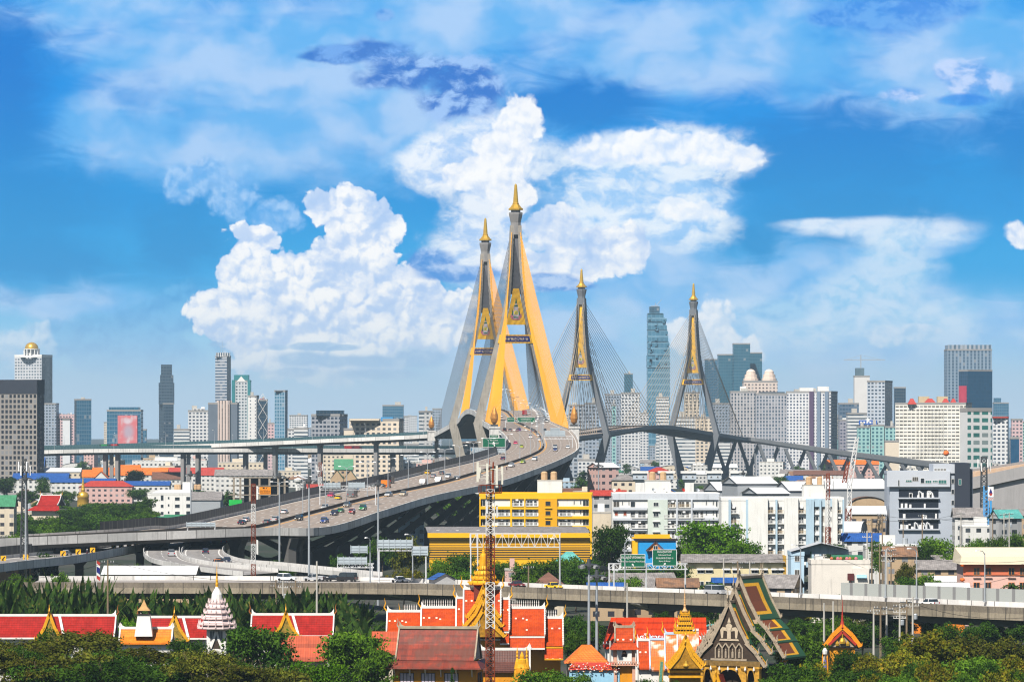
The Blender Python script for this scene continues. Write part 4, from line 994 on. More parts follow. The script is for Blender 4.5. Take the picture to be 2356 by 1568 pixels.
for a in [('sedan', 'white', 656, 1179, A_), ('sedan', 'white', 566, 1200, A_), ('sedan', 'navy', 556, 1206, A_), ('sedan', 'grey', 614, 1204, A_), ('pickup', 'silver', 631, 1200, A_), ('suv', 'black', 688, 1195, T_), ('pickup', 'blue', 746, 1203, T_),
   ('sedan', 'pink', 765, 1142, A_), ('sedan', 'yellow', 777, 1148, A_), ('truck', 'grey', 808, 1143, A_), ('sedan', 'black', 822, 1132, A_), ('pickup', 'silver', 747, 1172, T_), ('suv', 'navy', 768, 1185, T_), ('sedan', 'green', 784, 1178, T_),
   ('pickup', 'grey', 800, 1165, T_), ('hatch', 'red', 809, 1181, T_), ('suv', 'green', 835, 1171, T_), ('truck', 'orange', 888, 1122, A_), ('truck', 'black', 898, 1108, A_), ('pickup', 'silver', 892, 1142, T_), ('pickup', 'tan', 928, 1140, T_),
   ('sedan', 'yellow', 984, 1091, A_), ('sedan', 'silver', 997, 1097, A_), ('sedan', 'grey', 1017, 1091, A_), ('van', 'silver', 974, 1115, T_), ('van', 'white', 1008, 1111, T_), ('suv', 'white', 1031, 1100, T_), ('sedan', 'white', 1051, 1102, T_),
   ('pickup', 'white', 1177, 1073, T_), ('sedan', 'lime', 1203, 1066, T_), ('suv', 'white', 1230, 1059, T_), ('sedan', 'purple', 1159, 1057, A_), ('sedan', 'lime', 1199, 1029, A_), ('sedan', 'pink', 1187, 1021, A_), ('sedan', 'white', 1238, 1014, A_),
   ('suv', 'white', 1220, 1008, A_), ('sedan', 'white', 1237, 1004, A_), ('pickup', 'grey', 1225, 995, A_), ('pickup', 'blue', 1196, 987, A_), ('pickup', 'silver', 1278, 1031, T_), ('sedan', 'blue', 1277, 1037, T_), ('sedan', 'white', 1305, 1031, T_), ('suv', 'black', 1252, 994, T_),
   ('suv', 'black', 1160, 990, A_), ('sedan', 'maroon', 1191, 992, A_), ('sedan', 'grey', 1172, 988, A_)]:
 car(*a[:4], HW, a[4])
for a in [('sedan', 'white', 1153, 958, A_), ('truck', 'lime', 1189, 954, A_), ('truck', 'red', 1206, 955, A_), ('sedan', 'white', 1216, 953, A_), ('sedan', 'silver', 1240, 956, T_), ('suv', 'black', 1262, 962, T_), ('sedan', 'white', 1258, 958, T_)]: car(*a[:4], BD, a[4])
for a in [('pickup', 'silver', 394, 1278, T_)]: car(*a[:4], C1, a[4])
for a in [('suv', 'grey', 467, 1255, T_), ('sedan', 'navy', 472, 1273, T_), ('suv', 'blue', 516, 1250, T_), ('sedan', 'red', 531, 1242, T_), ('sedan', 'black', 505, 1296, A_), ('sedan', 'navy', 522, 1293, A_), ('sedan', 'orange', 500, 1299, A_)]: car(*a[:4], C2, a[4])
for a in [('sedan', 'silver', 152, 1277, A_)]: car(*a[:4], LR, a[4])
for a in [('suv', 'white', 664, 1321, A_), ('pickup', 'silver', 726, 1324, T_), ('sedan', 'black', 764, 1325, A_), ('van', 'black', 793, 1329, T_), ('sedan', 'white', 925, 1336, A_), ('sedan', 'maroon', 1190, 1349, A_), ('sedan', 'yellow', 1273, 1353, A_), ('van', 'silver', 1650, 1365, A_), ('hatch', 'white', 2141, 1392, T_)]:
 car(*a[:4], FV, a[4])
for a in [('truck', 'green', 238, 1027, UA), ('truck', 'red', 262, 1027, UA), ('truck', 'red', 804, 1033, LA), ('truck', 'maroon', 822, 1033, LA), ('sedan', 'yellow', 40, 1039, LA)]: car(*a[:4], a[4], A_)
# motorcycles and riders on the highway shoulder
def rider(u, v, R_, label):
 p, h = R_.find(u, v); t = thing('motorcycle', label, 'motorcycle', p, h)
 q = MB(); q.beam((-.5, 0, .55), (.45, 0, .6), .22, .25); q.beam((.4, 0, .6), (.62, 0, 1.0), .08); q.beam((.6, -.32, 1.0), (.6, .32, 1.0), .05); q.build('frame', RED, t)
 for x in (-.6, .65): q = MB(); q.tube((x, -.06, .3), (x, .06, .3), .3, .3, 12); q.build('wheel', BLACK, t)
 r = thing('person', 'helmeted person in dark clothes riding the ' + label.replace('small ', ''), 'person', p + Vector((0, 0, .62)), h)
 q = MB(); q.path([(-.12, 0, .05), (-.1, 0, .35), (.02, 0, .62)], [.15, .19, .09], 8)
 q.path([(.02, 0, .6), (.05, 0, .72)], [.07, .07], 7)
 for s in (-1, 1): q.path([(0, s * .2, .55), (.25, s * .26, .38), (.55, s * .28, .38)], [.07, .055, .04], 6); q.path([(-.1, s * .1, .05), (.32, s * .16, .02), (.2, s * .16, -.4), (.35, s * .16, -.45)], [.1, .09, .06, .04], 6)
 q.build('body', mat('dark_cloth', (.03, .03, .05), .9, .1), r)
 q = MB(); q.lathe((.06, 0, .7), [(.02, 0), (.12, .05), (.14, .15), (.1, .26), (0, .3)], 10); q.build('helmet', WHITEC, r)
rider(199, 1276, LR, 'small red motorcycle on the left access ramp')
rider(1166, 1081, HW, 'small red motorcycle beside the kerb of the highway curve')
rider(815, 1183, HW, 'small red motorcycle beside the red car on the highway')
# ================================================================ lamps, masts, gantries, signs
def lamp_arm(double=True, h=11.0, arm=2.4, m=STEEL):
 t = bpy.data.objects.new('street_lamp', None); COL.objects.link(t)
 q = MB(); q.tube((0, 0, 0), (0, 0, h), .16, .09, 6); q.bx(-.25, -.25, 0, .25, .25, .3); q.build('pole', m, t)
 for s in ((-1, 1) if double else (1,)):
  q = MB(); q.path([(0, 0, h - .3), (s * arm * .3, 0, h + .35), (s * arm, 0, h + .55)], [.08, .07, .06], 5); q.build('arm', m, t)
  q = MB(); q.hexa([(s * arm - .45, -.2, h + .42), (s * arm + .55, -.2, h + .42), (s * arm + .55, .2, h + .42), (s * arm - .45, .2, h + .42)], [(s * arm - .3, -.13, h + .65), (s * arm + .4, -.13, h + .65), (s * arm + .4, .13, h + .65), (s * arm - .3, .13, h + .65)]); q.build('lamp_head', WHITEC, t)
 return t
LP2, LP1 = lamp_arm(True), lamp_arm(False, 9.0, 2.0)
_lu = set()
def lamp(pr, p, rz, label, sc=1.0, auto=True):
 o = pr if pr.name not in _lu else None
 if o is None: o = dup(pr)
 _lu.add(pr.name)
 o.location = p; o.rotation_euler.z = rz; o.scale = (sc, sc, sc); o.name = 'street_lamp'
 tag(o, label, 'street lamp', 'street lamps along the elevated roads', auto=auto)
 return o
for d in range(300, int(HW.len[-1]), 34):
 p, h = HW.p(d, .5); lamp(LP2, p + Vector((0, 0, .9)), h - math.pi / 2, 'double-armed grey street lamp on the highway median')
for d in range(20, int(BD.len[-1]), 44):
 p, h = BD.p(d, .5); lamp(LP2, p + Vector((0, 0, .9)), h - math.pi / 2, 'double-armed grey street lamp on the bridge median')
for R_, nm in ((UA, 'upper left viaduct'), (LA, 'lower left viaduct')):
 for d in range(10, int(R_.len[-1]), 40):
  p, h = R_.p(d, 1.0); lamp(LP1, p + Vector((0, 0, .6)), h + math.pi / 2, 'thin single-armed street lamp on the ' + nm)
for (u, v0, R_, tt) in [(949, 1336, FV, 0.02), (1290, 1356, FV, .02), (1440, 1362, FV, .02), (1838, 1372, FV, .02), (2040, 1380, FV, .02), (2110, 1385, FV, .02), (2262, 1396, FV, .02), (850, 1338, FV, .98)]:
 N = 300; k = min(range(N), key=lambda k: abs(uv_of(FV.p(FV.len[-1] * k / N, tt)[0])[0] - u)); p, h = FV.p(FV.len[-1] * k / N, tt)
 lamp(LP1, p + Vector((0, 0, .8)), h - math.pi / 2 + (0 if u % 20 else math.pi), 'grey single-armed street lamp on the foreground viaduct', 1.1)
def high_mast(u, vtop, Y, label):
 t = thing('floodlight_mast', label, 'light mast', (atx(u, Y), Y, 0), 0, 'high floodlight masts of the interchange', True); H = atz(vtop, Y)
 q = MB(); q.tube((0, 0, 0), (0, 0, H), .33, .17, 8); q.build('pole', STEEL, t)
 q = MB(); q.lathe((0, 0, H - .2), [(.3, -.4), (1.5, -.25), (1.5, 0), (.4, .1), (.3, .9), (0, 1.0)], 12); q.build('crown_ring', DSTEEL, t)
 for i in range(8):
  a = 2 * math.pi * i / 8; q = MB(); q.beam((1.2 * math.cos(a), 1.2 * math.sin(a), H - .55), (1.9 * math.cos(a), 1.9 * math.sin(a), H - .75), .7, .5); q.build('floodlight', mat('floodlight_glass', (.35, .36, .36), .3, .1) if i % 2 else DSTEEL, t)
for (u, v, Y) in [(711, 1102, 1015), (870, 1110, 1060), (643, 1092, 1180), (439, 1088, 1330), (59, 1097, 1120), (1355, 1294, 735), (1373, 1320, 742), (1377, 1068, 1560), (1710, 1085, 1700)]:
 high_mast(u, v, Y, 'tall grey floodlight mast with a ring of lamps')
def truss(q, a, b, dpt, hgt, n, r=.09):
 """box truss between a and b"""
 a, b = Vector(a), Vector(b); y = Vector((0, dpt, 0)); z = Vector((0, 0, hgt))
 for o in (Vector(), y, z, y + z): q.beam(a + o, b + o, r * 2)
 for i in range(n):
  p, s = a.lerp(b, i / n), a.lerp(b, (i + 1) / n)
  q.beam(p, s + z, r * 1.3) if i % 2 == 0 else q.beam(p + z, s, r * 1.3)
  q.beam(p, p + z, r * 1.1); q.beam(p + y, p + y + z, r * 1.1); q.beam(p + z, s + z + y, r)
def sign_board(t, u0, v0, u1, v1, Y, kind, texts=(), arrow=None):
 x0, x1, z1, z0 = atx(u0, Y), atx(u1, Y), atz(v0, Y), atz(v1, Y); O = t.location
 q = MB(); q.bx(x0 - O.x, Y - .15 - O.y, z0 - O.z, x1 - O.x, Y - O.y, z1 - O.z)
 if kind == 'back':
  n = max(2, int((x1 - x0) / 1.3))
  for i in range(n + 1): x = x0 + (x1 - x0) * i / n; q.bx(x - .07 - O.x, Y - .32 - O.y, z0 - .2 - O.z, x + .07 - O.x, Y - .152 - O.y, z1 + .2 - O.z)
  for f in (.3, .7): q.bx(x0 - O.x, Y - .25 - O.y, z0 + (z1 - z0) * f - .08 - O.z, x1 - O.x, Y - .154 - O.y, z0 + (z1 - z0) * f + .08 - O.z)
  return q.build('sign_back', mat('sign_back_aluminium', (.40, .46, .50), .5, .1, .4), t)
 b = q.build('sign_face', GREENS, t); yy = Y - .17 - O.y
 q = MB(); e = .1
 for (a, c, d, f) in ((x0, z0, x1, z0 + e), (x0, z1 - e, x1, z1), (x0, z0 + e, x0 + e, z1 - e), (x1 - e, z0 + e, x1, z1 - e)): q.bx(a - O.x, yy - .02, c - O.z, d - O.x, yy + .01, f - O.z)
 q.build('border', LETTER, b)
 for (tx, fz, hh, wf) in texts: text_part('lettering', tx, hh * (z1 - z0), ((x0 + x1) / 2 - O.x, yy - .03, z0 + (z1 - z0) * fz - O.z), LETTER, b, width=(x1 - x0) * wf)
 for ar in (arrow or ()):
  cx, cz, s, a = x0 + (x1 - x0) * ar[0] - O.x, z0 + (z1 - z0) * ar[1] - O.z, ar[2] * (z1 - z0), ar[3]
  q = MB(); rot = lambda px, pz: (cx + (px * math.cos(a) - pz * math.sin(a)) * s, yy - .03, cz + (px * math.sin(a) + pz * math.cos(a)) * s)
  q.face([rot(*p) for p in ((-.12, -.5), (.12, -.5), (.12, .1), (-.12, .1))]); q.face([rot(*p) for p in ((-.4, .05), (.4, .05), (0, .55))]); q.build('arrow', LETTER, b)
 return b
def gantry(name, label, u0, u1, vt, vb, Y, legs, zf, boards=(), dpt=1.2, n=10, m=STEELW):
 x0, x1 = atx(u0, Y), atx(u1, Y); zt, zb = atz(vt, Y), atz(vb, Y)
 t = thing(name, label, 'sign gantry', ((x0 + x1) / 2, Y, zf)); O = t.location
 q = MB(); truss(q, (x0 - O.x, .25, zb - zf), (x1 - O.x, .25, zb - zf), dpt, zt - zb, n); q.build('truss', m, t)
 for lu in legs:
  x = atx(lu, Y) - O.x; q = MB()
  for yy in (.25, .25 + dpt): q.tube((x, yy, 0), (x, yy, zt - zf), .18, .15, 6)
  k = 0.0
  while k < zt - zf - 1: q.beam((x, .25, k), (x, .25 + dpt, k + 1), .09); k += 1.0
  q.build('leg', m, t)
 for b in boards: sign_board(t, *b)
 return t
def roadz(R_, u, v): return R_.find(u, v)[0]
p = roadz(HW, 800, 1160)
gantry('sign_gantry', 'white truss gantry over the highway showing the backs of two signs', 735, 865, 1117, 1126, p.y, (736, 864), p.z, [(745, 1110, 783, 1122, p.y, 'back'), (801, 1109, 839, 1122, p.y, 'back')])
p = roadz(HW, 1120, 1056)
gantry('sign_gantry', 'grey truss gantry carrying the large green direction sign before the bridge', 1082, 1163, 1029, 1045, p.y + 40, (1088, ), p.z + 1, [(1110.5, 1007, 1162.5, 1028, p.y + 40, 'green', (('ถนนสุขสวัสดิ์', .42, .16, .4), ('พระประแดง', .75, .14, .35)), ((.5, .35, .5, .3),)), (1126, 999.5, 1147, 1006.5, p.y + 40, 'green', (('บางกระเจ้า', .5, .3, .7),)), (1092, 1030, 1162, 1041, p.y + 40.4, 'back')])
p = roadz(HW, 1220, 990)
gantry('sign_gantry', 'thin gantry with two green destination signs where the highway meets the bridge', 1164, 1233, 966, 970, p.y, (1163, 1234), p.z, [(1166.5, 959.5, 1184, 970, p.y, 'green', (('พระราม ๓', .6, .25, .7),)), (1190, 959.5, 1231, 971, p.y, 'green', (('ถนนพระราม ๓', .68, .22, .6), ('Rama III Road', .35, .16, .5)), ((.08, .25, .25, math.pi), (.5, .12, .2, math.pi), (.92, .25, .25, math.pi)))])
p = roadz(HW, 1300, 1030)
gantry('sign_gantry', 'white gantry with the pale back of a wide sign on the outside of the S-curve', 1252, 1318, 1002, 1009, p.y, (1254, 1317), p.z, [(1253, 990, 1300, 1003, p.y, 'back'), (1266, 984, 1288, 990, p.y, 'back')])
gantry('sign_gantry', 'silver truss gantry with the large backs of two signs, right of the highway piers', 868, 985, 1257, 1266, 985, (872, 980), 8, [(868, 1241, 948, 1260, 985, 'back'), (948, 1257, 984, 1276, 985, 'back')])
gantry('sign_gantry', 'lower silver truss gantry left of the two large sign backs above the viaduct', 776, 860, 1296, 1305, 1000, (856, ), 8, [(777, 1281, 844, 1297, 1000, 'back'), (807, 1255, 845, 1271, 1004, 'back')])
gantry('sign_gantry', 'long bare white truss gantry in front of the yellow striped hall', 1081, 1290, 1227, 1258, 985, (1083, 1099, 1288), 8, [], 2.0, 14)
gantry('sign_gantry', 'white truss gantry carrying two large green signs with arrows above the viaduct', 1400, 1582, 1296, 1309, 958, (1402, 1413, 1487, 1577), 8, [
 (1428, 1274, 1484.5, 1303.5, 958, 'green', (('ถนนปู่เจ้าสมิงพราย', .76, .2, .94), ('Poochao Saming Phrai Road', .44, .13, .94)), ((.5, .17, .24, R(40)),)),
 (1501, 1263, 1557, 1301, 952, 'green', (('ถนนสุขสวัสดิ์', .86, .13, .6), ('Suksawat Road', .67, .085, .5), ('ถนนพระราม ๓', .48, .12, .7), ('Rama III Road', .29, .085, .46)), ((.5, .12, .18, R(-40)),))], 1.4, 14)
gantry('sign_gantry', 'grey sign back with small legs on the parapet of the highway at left', 429, 495, 1206, 1211, 1222, (431, 494), 14.5, [(429, 1201, 495, 1211, 1222, 'back')])
# lattice and crane masts
def lattice(name, label, u, vtop, Y, w0, w1, colors, zb=0.0, step=None, cat='mast', tri=False, antennas=True):
 H = atz(vtop, Y) - zb; t = thing(name, label, cat, (atx(u, Y), Y, zb)); nsec = len(colors); st = step or w0 * 1.1
 for k in range(nsec):
  z0, z1 = H * k / nsec, H * (k + 1) / nsec; q = MB()
  cs = [(-.5, -.5), (.5, -.5), (.5, .5), (-.5, .5)]
  wz = lambda z: w0 + (w1 - w0) * z / H
  for c in cs: q.tube((c[0] * wz(z0), c[1] * wz(z0), z0), (c[0] * wz(z1), c[1] * wz(z1), z1), w0 * .06, w0 * .06, 5)
  z = z0
  while z < z1 - .1:
   zn = min(z + st, z1)
   for i in range(4):
    a, b = cs[i], cs[(i + 1) % 4]
    q.beam((a[0] * wz(z), a[1] * wz(z), z), (b[0] * wz(zn), b[1] * wz(zn), zn), w0 * .055); q.beam((b[0] * wz(z), b[1] * wz(z), z), (a[0] * wz(zn), a[1] * wz(zn), zn), w0 * .055)
    q.beam((a[0] * wz(zn), a[1] * wz(zn), zn), (b[0] * wz(zn), b[1] * wz(zn), zn), w0 * .05)
   z = zn
  q.build('mast_section', colors[k], t)
 if antennas:
  for i in range(6):
   a = i * math.pi / 3; rr = w1 * .5 + 1.1; q = MB(); z = H - 4.5 + (i % 2) * 1.2
   q.bx(rr * math.cos(a) - .16, rr * math.sin(a) - .12, z, rr * math.cos(a) + .16, rr * math.sin(a) + .12, z + 2.6); q.beam((0, 0, z + 1.2), (rr * math.cos(a), rr * math.sin(a), z + 1.2), .1); q.build('panel_antenna', WHITEC, t)
 return t
ORED = mat('signal_red', (.22, .038, .010), .6, .2, 1.0); OWH = mat('signal_white', (.72, .71, .69), .6, .08, 1.0)
def main_mast():
 Y = 640.0; t = lattice('telecom_mast', 'red and white lattice telecom mast rising through the middle of the picture', 1128, 1125, Y, 1.35, 1.2, [ORED, ORED, OWH, ORED, OWH], 0, 1.0, antennas=False)
 top = atz(1125, Y)
 q = MB(); q.bx(-.12, -.3, 0, .3, -.1, top); [q.bx(-.5 + .22 * k, .3, 0, -.42 + .22 * k, .38, top) for k in range(4)]; q.build('cable_tray', mat('cable_black', (.035, .02, .015), .8, .4, 1.2), t)
 q = MB(); q.lathe((0, 0, top - .6), [(1.1, 0), (1.7, 0), (1.7, .15)], 12)
 for i in range(10): a = i * .628; q.tube((1.7 * math.cos(a), 1.7 * math.sin(a), top - .6), (1.7 * math.cos(a), 1.7 * math.sin(a), top + .7), .05, .05, 4)
 q.lathe((0, 0, top + .6), [(1.68, 0), (1.74, 0), (1.74, .1), (1.68, .1)], 12); q.build('platform', ORED, t)
 q = MB(); q.tube((0, 0, top), (-.1, 0, atz(1055, Y)), .12, .05, 6); q.tube((.35, 0, top), (.45, 0, atz(1062, Y)), .22, .12, 6); q.build('top_pole', ORED, t)
 for (u0, v0, v1, y) in ((1099, 1062, 1108, -.4), (1104, 1074, 1100, 1.0), (1121, 1065, 1112, -1.0), (1143, 1070, 1120, -.5), (1155, 1072, 1114, .6)):
  x = atx(u0, Y) - t.location.x; q = MB(); q.bx(x - .17, y - .1, atz(v1, Y), x + .17, y + .1, atz(v0, Y)); q.beam((0, 0, atz(v1 - 8, Y)), (x, y, atz(v1 - 8, Y)), .1); q.beam((0, 0, atz(v0 + 8, Y)), (x, y, atz(v0 + 8, Y)), .1); q.build('panel_antenna', mat('antenna_cream', (.66, .64, .55), .6, .05), t)
 q = MB()
 for k in range(9): a = k * 2.1; q.bx(1.0 * math.cos(a) - .12, .9 * math.sin(a) - .12, top - 4.2 + .3 * (k % 3), 1.0 * math.cos(a) + .12, .9 * math.sin(a) + .12, top - 2.4 + .3 * (k % 3))
 q.build('radio_unit', STEELW, t)
main_mast()
lattice('lattice_mast', 'slim red and white banded lattice mast in front of the highway, left of centre', 583, 1112, 1040, 1.05, .95, [ORED, OWH, ORED, OWH, ORED], 6, .9, antennas=False)
lattice('telecom_mast', 'small red and white telecom mast behind the pale blue apartment block', 1905, 1088, 1230, 1.6, .9, [OWH, ORED, OWH, ORED], 0, 1.2)
lattice('telecom_mast', 'dark lattice telecom tower beside the blue filling-station sign at right', 2264, 1050, 1330, 2.6, 1.6, [DSTEEL] * 3, 0, 1.6)
lattice('telecom_mast', 'dark lattice telecom tower at far left in front of the long viaduct', 56, 1055, 1160, 2.4, .9, [DSTEEL] * 3, 0, 1.6)
lattice('lattice_mast', 'distant red and white mast crossing the lower left viaduct', 737, 1063, 1750, 1.8, 1.2, [STEEL, OWH, ORED, OWH, ORED], 0, 1.6)
def crane():
 Y = 1380.0; t = thing('mobile_crane', 'white lattice crane boom leaning above the white warehouses, with red lower section', 'crane', (atx(1952, Y), Y, 0))
 lo, md, hi = [at(a, b, Y) - t.location for a, b in ((1950, 1190), (1955, 1110), (1972, 1005))]
 for nm, a, b, w, m in (('boom_base', Vector((0, 0, 6)), md, 1.9, OWH), ('boom', md, hi, 1.6, OWH), ('red_section', Vector((0, 0, 2)), Vector((0, 0, 18)), 2.4, ORED), ('red_jib', md + Vector((-1.8, 0, 0)), md + Vector((-.5, 0, 7)), 1.2, ORED)):
  q = MB(); d = (b - a); n = max(3, int(d.length / (w * 1.2))); X = Vector((1, 0, 0)) * w / 2; Yv = Vector((0, 1, 0)) * w / 2
  for s1 in (-1, 1):
   for s2 in (-1, 1): q.tube(a + X * s1 + Yv * s2, b + X * s1 * .6 + Yv * s2 * .6, .14, .12, 5)
  for i in range(n):
   p0, p1 = a + d * i / n, a + d * (i + 1) / n
   for s2 in (-1, 1): q.beam(p0 - X * .8 + Yv * s2 * .8, p1 + X * .8 + Yv * s2 * .8, .12); q.beam(p0 + X * .8 + Yv * s2 * .8, p1 - X * .8 + Yv * s2 * .8, .12)
  q.build(nm, m, t)
crane()
# power poles and their wires
def power_pole(u, vtop, Y, label, arms=2, lean=0.0, m=WOOD, h=None, wires=True, wood=True):
 H = h or atz(vtop, Y); t = thing('power_pole', label, 'utility pole', (atx(u, Y), Y, atz(vtop, Y) - H), rnd.uniform(-.3, .3), 'utility poles', True)
 q = MB(); q.tube((0, 0, 0), (lean, 0, H), .24, .15, 6); q.build('pole', m, t)
 for k in range(arms):
  z = H - .5 - k * 1.1; q = MB(); q.beam((-1.2, 0, z), (1.2, 0, z), .12, .14)
  q.build('crossarm', m if k else DSTEEL, t)
  q = MB()
  for x in (-1.1, -.6, .6, 1.1): q.tube((x, 0, z + .06), (x, 0, z + .36), .07, .05, 5)
  q.build('insulator_row', STEELW, t)
 if arms > 1 and int(u) % 3 == 0: q = MB(); q.lathe((.5, 0, H - 4), [(.32, 0), (.36, .1), (.36, .9), (.3, 1.0), (0, 1.05)], 8); q.build('transformer', STEEL, t)
for (u, v, Y, ar) in [(248, 1287, 800, 1), (729, 1290, 790, 0), (635, 1332, 945, 2), (651, 1334, 942, 2), (680, 1334, 940, 2), (1216, 1300, 935, 1), (1665, 1282, 975, 1), (1697, 1290, 985, 2), (1725, 1290, 990, 1), (1751, 1295, 985, 0), (2024, 1250, 960, 2), (2040, 1262, 955, 3),
      (2050, 1260, 968, 3), (2006, 1192, 1110, 2), (2030, 1182, 1120, 2), (1995, 1220, 1050, 2), (2078, 1195, 1250, 1), (2122, 1183, 1180, 1), (2211, 1177, 1180, 1), (2284, 1180, 1200, 1), (2322, 1178, 1150, 2), (2310, 1180, 1240, 2), (2100, 1372, 755, 2), (2086, 1378, 760, 2), (2026, 1392, 765, 2), (2040, 1395, 768, 1), (2070, 1388, 800, 3), (1896, 1386, 775, 0), (1917, 1382, 772, 0), (2010, 1400, 790, 1), (1443, 1340, 870, 0), (1404, 1473, 700, 1)]:
 power_pole(u, v, Y, 'weathered utility pole with crossarms' if ar else 'bare weathered utility pole', ar, m=WOOD if int(u * 7) % 3 else CONCP)
def wire(a, b, label, sag=1.2):
 q = MB(); pts = [Vector(a).lerp(Vector(b), i / 10) - Vector((0, 0, sag * 4 * (i / 10) * (1 - i / 10))) for i in range(11)]
 q.path(pts, [.035] * 11, 4); o = q.build('power_line', BLACK); tag(o, label, 'power line', 'power lines', auto=True)
for a, b in (((2006, 1194, 1110), (2211, 1180, 1180)), ((2030, 1186, 1120), (2322, 1182, 1150)), ((2122, 1187, 1180), (2356, 1195, 1200)), ((1665, 1285, 975), (2024, 1256, 960)), ((2040, 1268, 955), (2356, 1290, 960)), ((2086, 1382, 760), (2356, 1420, 770)), ((2026, 1396, 765), (2100, 1376, 755)), ((635, 1335, 945), (1216, 1304, 935)), ((248, 1290, 800), (635, 1336, 945)), ((-20, 1330, 800), (248, 1291, 800))):
 wire(at(*a), at(*b), 'thin black power line strung between utility poles')
# yellow curve signs on the left ramp, construction boards, flag
def chevron(u, v, Y, label, s=2.2):
 t = thing('curve_sign', label, 'road sign', at(u, v, Y) - Vector((0, 0, s * .5)), 0, 'yellow curve signs on the left ramp', True)
 q = MB(); q.bx(-s * .32, -.06, 0, s * .32, 0, s * .95); b = q.build('board', mat('sign_yellow', (.8, .42, .01), .5, .05), t)
 q = MB(); q.face([(-.5 * s * .45, -.08, s * .47), (.1 * s, -.08, s * .85), (.26 * s, -.08, s * .85), (-.02 * s, -.08, s * .47)]); q.face([(-.02 * s, -.08, s * .47), (.26 * s, -.08, s * .1), (.1 * s, -.08, s * .1), (-.5 * s * .45, -.08, s * .47)]); q.build('chevron', BLACK, b)
 q = MB(); q.tube((0, .05, -1.2), (0, .05, .2), .06, .06, 5); q.build('post', STEEL, t)
for u, v in ((8, 1286), (59, 1283), (145, 1275), (180, 1271), (213, 1267), (262, 1260), (279, 1258), (297, 1255), (313, 1252)):
 p, _ = LR.find(u, v + 4); chevron(u, v, p.y + 3, 'small yellow curve sign with black chevron on the left ramp')
def flag():
 Y = 930.0; t = thing('flagpole', 'national tricolour flag hanging on a thin pole beside the low metal roof', 'flag', (atx(222, Y), Y, 0)); H = atz(1288, Y)
 q = MB(); q.tube((0, 0, 0), (0, 0, H), .06, .04, 6); q.build('pole', STEELW, t)
 q = MB(); zs = [0, -.7, -1.3, -2.6, -3.2, -4.0]; ms = [0, 1, 2, 1, 0]
 for i in range(5): q.face([(.05, 0, H + zs[i + 1]), (.75, .1 * (i % 2), H + zs[i + 1] - .5), (.8, .1, H + zs[i] - .5), (.05, 0, H + zs[i])], ms[i])
 q.build('flag_cloth', [RED, WHITEC, NAVY], t)
flag()
# ================================================================ city
GREYR = mat('roof_gravel', (.30, .29, .28), .9, .15, .1)
def near_road(x, y, mg):
 for R_ in (HW, BD, FD, FA, UA, LA):
  for i in range(0, len(R_.s), 2):
   q = R_.s[i]; cx, cy = (q[0] + q[2]) / 2, (q[1] + q[3]) / 2
   if abs(cx - x) < mg + 20 and abs(cy - y) < mg + 30 and math.hypot(cx - x, cy - y) < mg + math.hypot(q[0] - q[2], q[1] - q[3]) / 2: return True
 return False
def rot_foot(u0, u1, Y, side=None, th=25.0, depth_=None):
 """footprint in local metres; side = column of the near corner when two faces show"""
 x0, x1 = atx(u0, Y), atx(u1, Y); ox = (x0 + x1) / 2; x0 -= ox; x1 -= ox
 if side is None:
  d = depth_ or min(40, (x1 - x0) * .8); return ox, [(x0, 0), (x1, 0), (x1, d), (x0, d)], 1
 xc = atx(side, Y) - ox; t = math.tan(R(th))
 if side >= (u0 + u1) / 2:
  A = (x0, (xc - x0) * t); B = (xc, 0); C = (x1, (x1 - xc) / t)
 else:
  A = (x0, (xc - x0) / t); B = (xc, 0); C = (x1, (x1 - xc) * t)
 D = (A[0] + C[0] - B[0], A[1] + C[1] - B[1])
 return ox, [A, B, C, D], (1 if side >= (u0 + u1) / 2 else 0)
def shrink(P, f):
 cx, cy = sum(p[0] for p in P) / len(P), sum(p[1] for p in P) / len(P); return [(cx + (p[0] - cx) * f, cy + (p[1] - cy) * f) for p in P]
